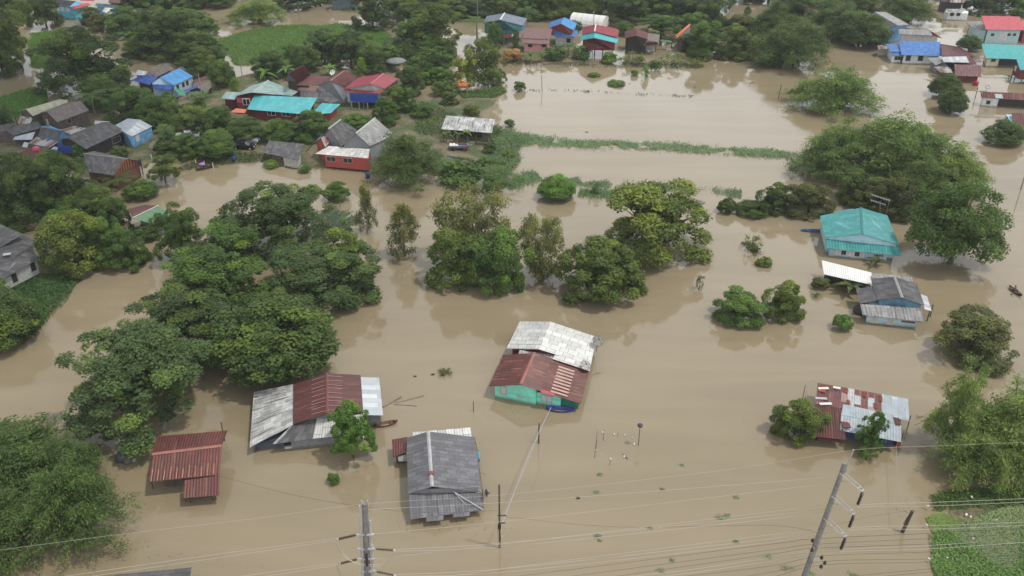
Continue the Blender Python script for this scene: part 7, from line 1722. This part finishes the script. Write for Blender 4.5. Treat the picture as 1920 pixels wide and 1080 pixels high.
# ------------------------------------------------------------------ vehicles
def car(c, rz, mat, label, pickup=False, z=.45, name='parked_car'):
    c = P(c[0], c[1], z); root = empty(name, c, label, 'car', None, rz)
    L_, Wd = 4.7, 1.75
    prof = [(-2.35, .45), (-2.35, .8), (-2.2, .95), (-1.2, 1.02), (2.0, 1.0), (2.3, .9), (2.35, .5)] if not pickup else [(-2.5, .5), (-2.5, .85), (-2.3, 1.0), (-1.2, 1.08), (2.4, 1.05), (2.5, .95), (2.5, .5)]
    mb = MB(); n = len(prof)
    for s in (-1, 1):
        q = [(x, s * Wd / 2, zz) for x, zz in prof]; mb.face(q if s < 0 else list(reversed(q)))
    for i in range(n):
        j = (i + 1) % n; a, b = prof[i], prof[j]; mb.face([(a[0], Wd / 2, a[1]), (b[0], Wd / 2, b[1]), (b[0], -Wd / 2, b[1]), (a[0], -Wd / 2, a[1])])
    mb.build('body', mat, root)
    cab = [(-1.25, 1.0), (-.45, 1.5), (1.3 if not pickup else .75, 1.52), (2.0 if not pickup else .95, 1.02)]
    mb = MB(); k = .80
    lo = [(cab[0][0], 1.0), (cab[3][0], 1.02)]; up = [(cab[1][0], 1.5), (cab[2][0], 1.52)]
    mb.hexa([(lo[0][0], -Wd / 2 * .96, 1.0), (lo[1][0], -Wd / 2 * .96, 1.0), (lo[1][0], Wd / 2 * .96, 1.0), (lo[0][0], Wd / 2 * .96, 1.0), (up[0][0], -Wd / 2 * k, 1.5), (up[1][0], -Wd / 2 * k, 1.5), (up[1][0], Wd / 2 * k, 1.5), (up[0][0], Wd / 2 * k, 1.5)])
    mb.build('window_glass', M_GLASS, root)
    mb = MB(); mb.box(((up[0][0] + up[1][0]) / 2, 0, 1.53), up[1][0] - up[0][0] + .1, Wd * k + .06, .06)
    for s in (-1, 1):
        for (x0, x1) in ((lo[0][0], up[0][0]), (lo[1][0], up[1][0]), (.25, .25)): mb.tube([(x0, s * Wd / 2 * .97, 1.0), (x1, s * Wd / 2 * (k + .01), 1.52)], .05, 4)
    mb.build('roof', mat, root)
    for x in (-1.5, 1.45):
        for s in (-1, 1):
            mb = MB(); mb.tube([(x, s * Wd / 2 * .8, .34), (x, s * (Wd / 2 + .03), .34)], .34, 12); w = mb.build('wheel', M_DARK, root)
            mb = MB(); mb.tube([(x, s * (Wd / 2 + .01), .34), (x, s * (Wd / 2 + .05), .34)], .2, 10); mb.build('rim', M_STEEL, w)
    for s in (-1, 1):
        mb = MB(); mb.box((prof[1][0] + .0, s * .6, .78), .08, .4, .18); mb.build('headlight', M_WHITEP, root)
        mb = MB(); mb.box((prof[-1][0], s * .66, .8), .08, .3, .2); mb.build('taillight', paint(alb(170, 40, 40), .3, .1), root)
    if pickup: mb = MB(); mb.box((1.72, 0, 1.0), 1.4, 1.5, .14); mb.build('load_bed', M_DARK, root)
car((352, 259), .25, paint(alb(206, 210, 216), .3, .08), 'silver pickup parked among the village trees', True, name='parked_pickup')
car((458, 279), math.pi - .05, paint((.012, .012, .014), .2, .1, spec=.6), 'black car parked on the grey pavement by the garden shed')
car((466, 268), math.pi - .15, paint(alb(150, 156, 164), .3, .1), 'dark grey car parked just behind the black car')
# farm cart with sacks
c = P(860, 281, .4); root = empty('farm_cart', c, 'two-axle farm cart loaded with white sacks in the yard', 'cart')
mb = MB(); mb.box(c + Vector((0, 0, .75)), 4.2, 1.6, .14)
for s in (-1, 1): mb.box(c + Vector((0, s * .8, .95)), 4.2, .08, .35)
mb.build('bed', paint(alb(110, 116, 130)), root, c)
for x in (-1.2, 1.3):
    for s in (-1, 1): mb = MB(); mb.tube([c + Vector((x, s * .75, .42)), c + Vector((x, s * .98, .42))], .42, 12); mb.build('wheel', M_DARK if x < 0 else paint(alb(120, 60, 54)), root, c)
mb = MB(); mb.lathe(c + Vector((1.9, -.1, .8)), [(.3, 0), (.42, .25), (.3, .55), (.1, .62)], 8); mb.build('engine', paint(alb(150, 120, 116)), root, c)
mb = MB(); mb.tube([c + Vector((2.0, 0, .9)), c + Vector((2.9, .1, 1.2))], .05, 4); mb.build('handlebar', M_STEEL, root, c)
rs_ = random.Random(3)
for i in range(5):
    p = c + Vector((-1.6 + (i % 3) * .6, -.35 + (i // 3) * .6, .84)); mb = MB(); mb.lathe(p, [(.3, 0), (.42, .12), (.4, .34), (.2, .5), (.08, .54)], 8)
    tag(mb.build('sack', M_WHITEP, None, (0, 0, 0), True), 'white sack piled on the farm cart', 'sack', 'white sacks on the farm cart')
# shrine
c = P(866, 176, .3); root = empty('spirit_shrine', c, 'orange shrine table with golden figures on the grassy point', 'shrine')
or_, gd = paint(alb(206, 104, 62), .6, .2), paint(alb(216, 158, 62), .5, .25)
mb = MB(); mb.box(c + Vector((0, 1.3, 1.7)), 3.0, 3.0, .25); mb.build('platform', or_, root, c)
mb = MB()
for x in (-1.5, 1.5): mb.box(c + Vector((x, 1.3, 1.98)), .12, 3.0, .3)
for y in (-.2, 2.8): mb.box(c + Vector((0, y, 1.98)), 2.9, .12, .3)
mb.build('railing', or_, root, c)
for x in (-1.3, 1.3):
    for y in (0, 2.6): mb = MB(); mb.tube([c + Vector((x, y, -.3)), c + Vector((x, y, 1.6))], .13, 6); mb.build('leg', M_CONC, root, c)
for (x, y, r) in ((-.8, 2.0, .38), (.1, 2.1, .5), (.9, 1.8, .34), (-.5, .9, .28), (.6, .8, .3)):
    mb = MB(); mb.lathe(c + Vector((x, y, 1.82)), [(r, 0), (r * 1.05, .1), (r * .5, .25), (r * .7, r * 1.3), (r * .75, r * 1.7), (r * .3, r * 2.1), (r * .34, r * 2.4), (.03, r * 3.2)], 8); mb.build('figure', gd, root, c)
# tubes, tanks, floats and bags
def pipe(a, b, r, mat, label, name='pipe', cat='pipe'):
    mb = MB(); a, b = P(*a), P(*b); mb.tube([a, b], r, 8); tag(mb.build(name, mat), label, cat)
pipe((838, 293, .55), (881, 300, .55), .16, paint(alb(72, 110, 130)), 'long blue-grey pipe lying on the yard, front one'); pipe((842, 292, .6), (866, 296.5, .6), .16, paint(alb(84, 120, 140)), 'shorter blue-grey pipe lying behind the long one on the yard')
def pot(c, prof, mat, label, name, cat, z=0.0):
    p = P(c[0], c[1], z); mb = MB(); mb.lathe(p, prof, 14); tag(mb.build(name, mat, None, (0, 0, 0), True), label, cat)
pot((1612, 586), [(.7, -.3), (1.0, .1), (1.05, .7), (.8, 1.2), (.5, 1.35), (.5, 1.5), (.4, 1.5)], paint(alb(78, 74, 74), .6, .3), 'big dark round water jar beside the pale blue house', 'water_jar', 'water jar')
pot((690, 334), [(.4, -.3), (.42, 0), (.45, .5), (.42, 1.0), (.4, 1.2), (.15, 1.25)], paint(alb(44, 74, 140), .4, .2), 'blue barrel standing in water at the foot of the orange-red house', 'barrel', 'barrel')
pot((439, 301), [(.35, 0), (.38, .3), (.35, .8), (.3, .85)], paint(alb(40, 70, 140), .4, .2), 'blue barrel on the grass beside the pavement', 'barrel', 'barrel', .4)
pot((69.5, 286), [(.1, 0), (.5, .15), (.72, .6), (.6, 1.05), (.2, 1.3)], paint(alb(210, 84, 110), .5, .1), 'round pink tank on the low maroon roof', 'water_tank', 'water tank', 3.2)
pot((1829, 160), [(.5, -.2), (.62, .1), (.62, .9), (.5, 1.05)], paint(alb(176, 40, 60), .5, .2), 'red drum floating before the tin shack', 'drum', 'drum')
pot((5, 343), [(.9, 0), (1.1, .3), (.9, .8), (.3, 1.1)], paint(alb(206, 92, 70), .6, .2), 'orange roofed shelter top showing among trees at the left edge', 'shelter', 'shelter', 4.5)
pot((91, 24), [(1.0, 0), (1.3, .5), (1.2, 1.2), (.5, 1.7)], paint(alb(170, 174, 178), .7, .3), 'grey heap of sheeting beside the cyan-walled house', 'covered_heap', 'heap', .3)
pot((744, 134), [(2.6, 2.6), (2.7, 2.8), (2.2, 3.1), (.3, 3.5)], paint(alb(130, 136, 136), .6, .3), 'grey round roofed tank right of the crimson roof', 'water_tank', 'water tank', 0)
# bags of rubbish by the red shed
for (x, y, s, m_, lab) in ((227, 862, 1.0, paint(alb(96, 104, 116), .5, .3), 'grey plastic bag, largest of the heap left of the red shed'), (240, 866, .85, paint(alb(128, 124, 118), .5, .3), 'pale grey bag at the front of the heap left of the red shed'), (238, 853, .8, paint(alb(90, 92, 96), .5, .3), 'dark grey bag in the middle of the heap left of the red shed'),
                       (248, 841, .8, paint(alb(176, 184, 192), .5, .2), 'whitish bag at the back of the heap left of the red shed'), (239, 860, .45, paint(alb(190, 146, 70), .5, .2), 'small yellow bag on the heap left of the red shed'), (251, 864, .4, paint(alb(190, 190, 188), .5, .2), 'small white scrap at the right of the bag heap'), (291, 828, .8, paint(alb(150, 156, 160), .5, .2), 'pale bag against the back of the red shed')):
    p = P(x, y, 0); mb = MB(); mb.lathe(p, [(.5 * s, -.2), (.72 * s, .15 * s), (.66 * s, .5 * s), (.35 * s, .8 * s), (.12 * s, .92 * s), (.18 * s, 1.05 * s)], 9)
    for i, v in enumerate(mb.v): mb.v[i] = (v[0] + rs_.uniform(-.09, .09) * s, v[1] + rs_.uniform(-.09, .09) * s, v[2] + rs_.uniform(-.06, .06) * s)
    tag(mb.build('rubbish_bag', m_, None, (0, 0, 0), True), lab, 'bag')
# floating timber
for a, b, r, lab in (((718, 763, .05), (752, 743, .12), .13, 'pale floating log beside the silver sheet roof'), ((742, 755, .03), (794, 742, .04), .09, 'long dark floating bamboo pole right of the pale log'), ((738, 750 + 8, .03), (782, 761, .03), .07, 'thin floating branch below the bamboo pole'), ((1168, 851, .1), (1178, 860, .1), .06, 'drowned branch beside the white floats'), ((1230 + 80, 492, .0), (1318, 470, 1.2), .05, 'bare twig in water right of the tallest olive tree')):
    pipe(a, b, r, M_BARKL, lab, 'floating_log', 'log')
for i, (x, y, s) in enumerate(((1116, 845, .2), (1130, 812, .25), (1151, 815, .18), (1171, 817, .15), (1189, 834, .22), (1170, 857, .25), (1144.5, 862, .24), (1127, 854, .1), (1186, 822, .12))):
    s *= .55; p = P(x, y, 0); mb = MB(); mb.lathe(p, [(s * .6, -.05), (s, .05), (s * .9, .16), (s * .4, .24)], 7); tag(mb.build('float', M_WHITEP), 'white float bobbing among the fishing stakes', 'float', 'white floats around the fishing stakes')
for i, (x, y, s) in enumerate(((1124, 890, .6), (1118, 923, .8), (1241, 917, .4), (1278, 872, .45), (1380, 933, .55), (1350, 970, 1.0), (1364, 968, .8), (1219, 990, .5), (1120, 1005, .6), (1125, 1014, .4), (1260, 1050, .6), (1238, 1070, .8), (1440, 1044, .9), (1474, 1066, 1.2), (1520, 1076, .9), (1084, 934, .35), (1380, 1016, .5), (1600, 1078, .7), (830, 703, .7), (836, 697, .5), (812, 702, .4), (778, 706, .35), (1100, 210 + 38, .5), (1303, 163, .5), (1180, 157, .4), (1260, 141, .5), (1410, 155, .9))):
    s *= .62; p = P(x, y, 0); rg = np.random.default_rng(i); n = int(34 + 44 * s); q2 = rg.normal(0, s * .38, (n, 2)) * np.array([1.3, 1.0])
    cpt = np.stack([p.x + q2[:, 0], p.y + q2[:, 1], rg.uniform(.01, .05, n)], 1)
    o = bpy.data.objects.new('floating_plant', leafmesh('floating_plant', cpt, rg.normal(size=(n, 3)) * .4 + UP, rg.normal(size=(n, 3)), np.full(n, .06), np.full(n, .08), rg.normal(.5, .12, n)))
    o.color = rgba((.2, .27, .15) if x > 1100 and y > 860 else (.07, .075, .04)); COL.objects.link(o)
    tag(o, 'little raft of floating plants drifting on the open flood', 'floating plant', 'little plant rafts on the flood')
for i, (x, y) in enumerate(((1740, 949), (1812, 965), (1820, 969), (1869, 975), (1743, 1048), (1776, 1046), (1830, 1036), (1825, 1010), (1738, 984), (1822, 932))):
    p = P(x, y, .5); mb = MB(); a = rs_.uniform(0, 3); s = rs_.uniform(.09, .2); mb.box(p, s * 1.7, s, .14, 0, (Vector((math.cos(a), math.sin(a), .1)).normalized(), Vector((-math.sin(a), math.cos(a), 0)), Vector((-.1, 0, 1)).normalized()))
    for k, v in enumerate(mb.v): mb.v[k] = (v[0] + rs_.uniform(-.03, .03), v[1] + rs_.uniform(-.03, .03), v[2] + rs_.uniform(-.03, .03))
    tag(mb.build('litter_scrap', M_WHITEP), 'white scrap of litter caught in the hyacinth bank', 'litter', 'white litter on the hyacinth bank')
# fallen and drowned banana plants
for x, y, s, lab in ((1529, 561, 1.0, 'drowned banana top spread like a star near the small bright bush'), (1118, 360, 1.0, 'drowned banana plant on the lower field bund'), (1590, 562, 3.2, 'fallen banana plants before the white tin shed'), (1606, 546, 2.8, 'bent banana plant beside the white tin shed'), (1640, 506, 2.2, 'half-drowned banana plant between the teal and pale blue houses'), (1168, 362, .9, 'small drowned banana shoot right of the drowned one on the bund'), (1806, 193, 1.6, 'half-drowned banana plant by the long white house'), (1890, 152, 1.6, 'leaning banana plants beside the dark red stilt house')):
    p = P(x, y, -.35 * s); root = empty('banana_plant', p, lab, 'banana plant', None, rs_.uniform(0, 6)); me, st = BANANA[rs_.randrange(3)]
    for nme, m_ in (('stem', st), ('leaves', me)):
        o = bpy.data.objects.new(nme, m_); COL.objects.link(o); o.parent = root; o.scale = (1.7 * s, 1.7 * s, 1.5 * s); o.color = rgba((.08, .11, .035))
# twigs and weeds in the open water
for x0, x1, yt, yb, col, lab in ((1392, 1428, 440, 476, 'olive', 'bare weedy stems right of the tallest olive tree'), (1302, 1320, 515, 545, 'brown', 'half-dead sapling right of the tallest olive tree'), (820, 850, 690, 708, 'brown', 'dark weeds breaking the surface above the white and maroon house'), (1300, 1322, 375, 392, 'mid', 'weedy tuft in the channel right of the tallest olive tree'), (1100, 1130, 340, 368, 'mid', 'weedy tuft on the lower field bund'), (640, 655, 408, 425, 'bright', 'tiny bright plant in the pale drowned grass'), (1600, 1640, 838, 872, 'mid', 'weeds at the foot of the slim tree before the rusty shack'), (924, 945, 232, 262, 'oliveg', 'small spindly plant right of the white yard shed')):
    plant('T', x0, x1, yt, yb, col, lab)

# ------------------------------------------------------------------ the air
mb = MB(); mb.box((0, 1000, 36.2), 2500, 2500, 77.6)
m = bpy.data.materials.new('air'); m.use_nodes = True; nt = m.node_tree
for n in list(nt.nodes): nt.nodes.remove(n)
out = nt.nodes.new('ShaderNodeOutputMaterial'); v = nt.nodes.new('ShaderNodeVolumePrincipled'); nt.links.new(v.outputs[0], out.inputs['Volume'])
v.inputs['Color'].default_value = (.9, .93, .97, 1); v.inputs['Density'].default_value = .00018; v.inputs['Anisotropy'].default_value = .2
tag(mb.build('haze', m), kind='stuff')
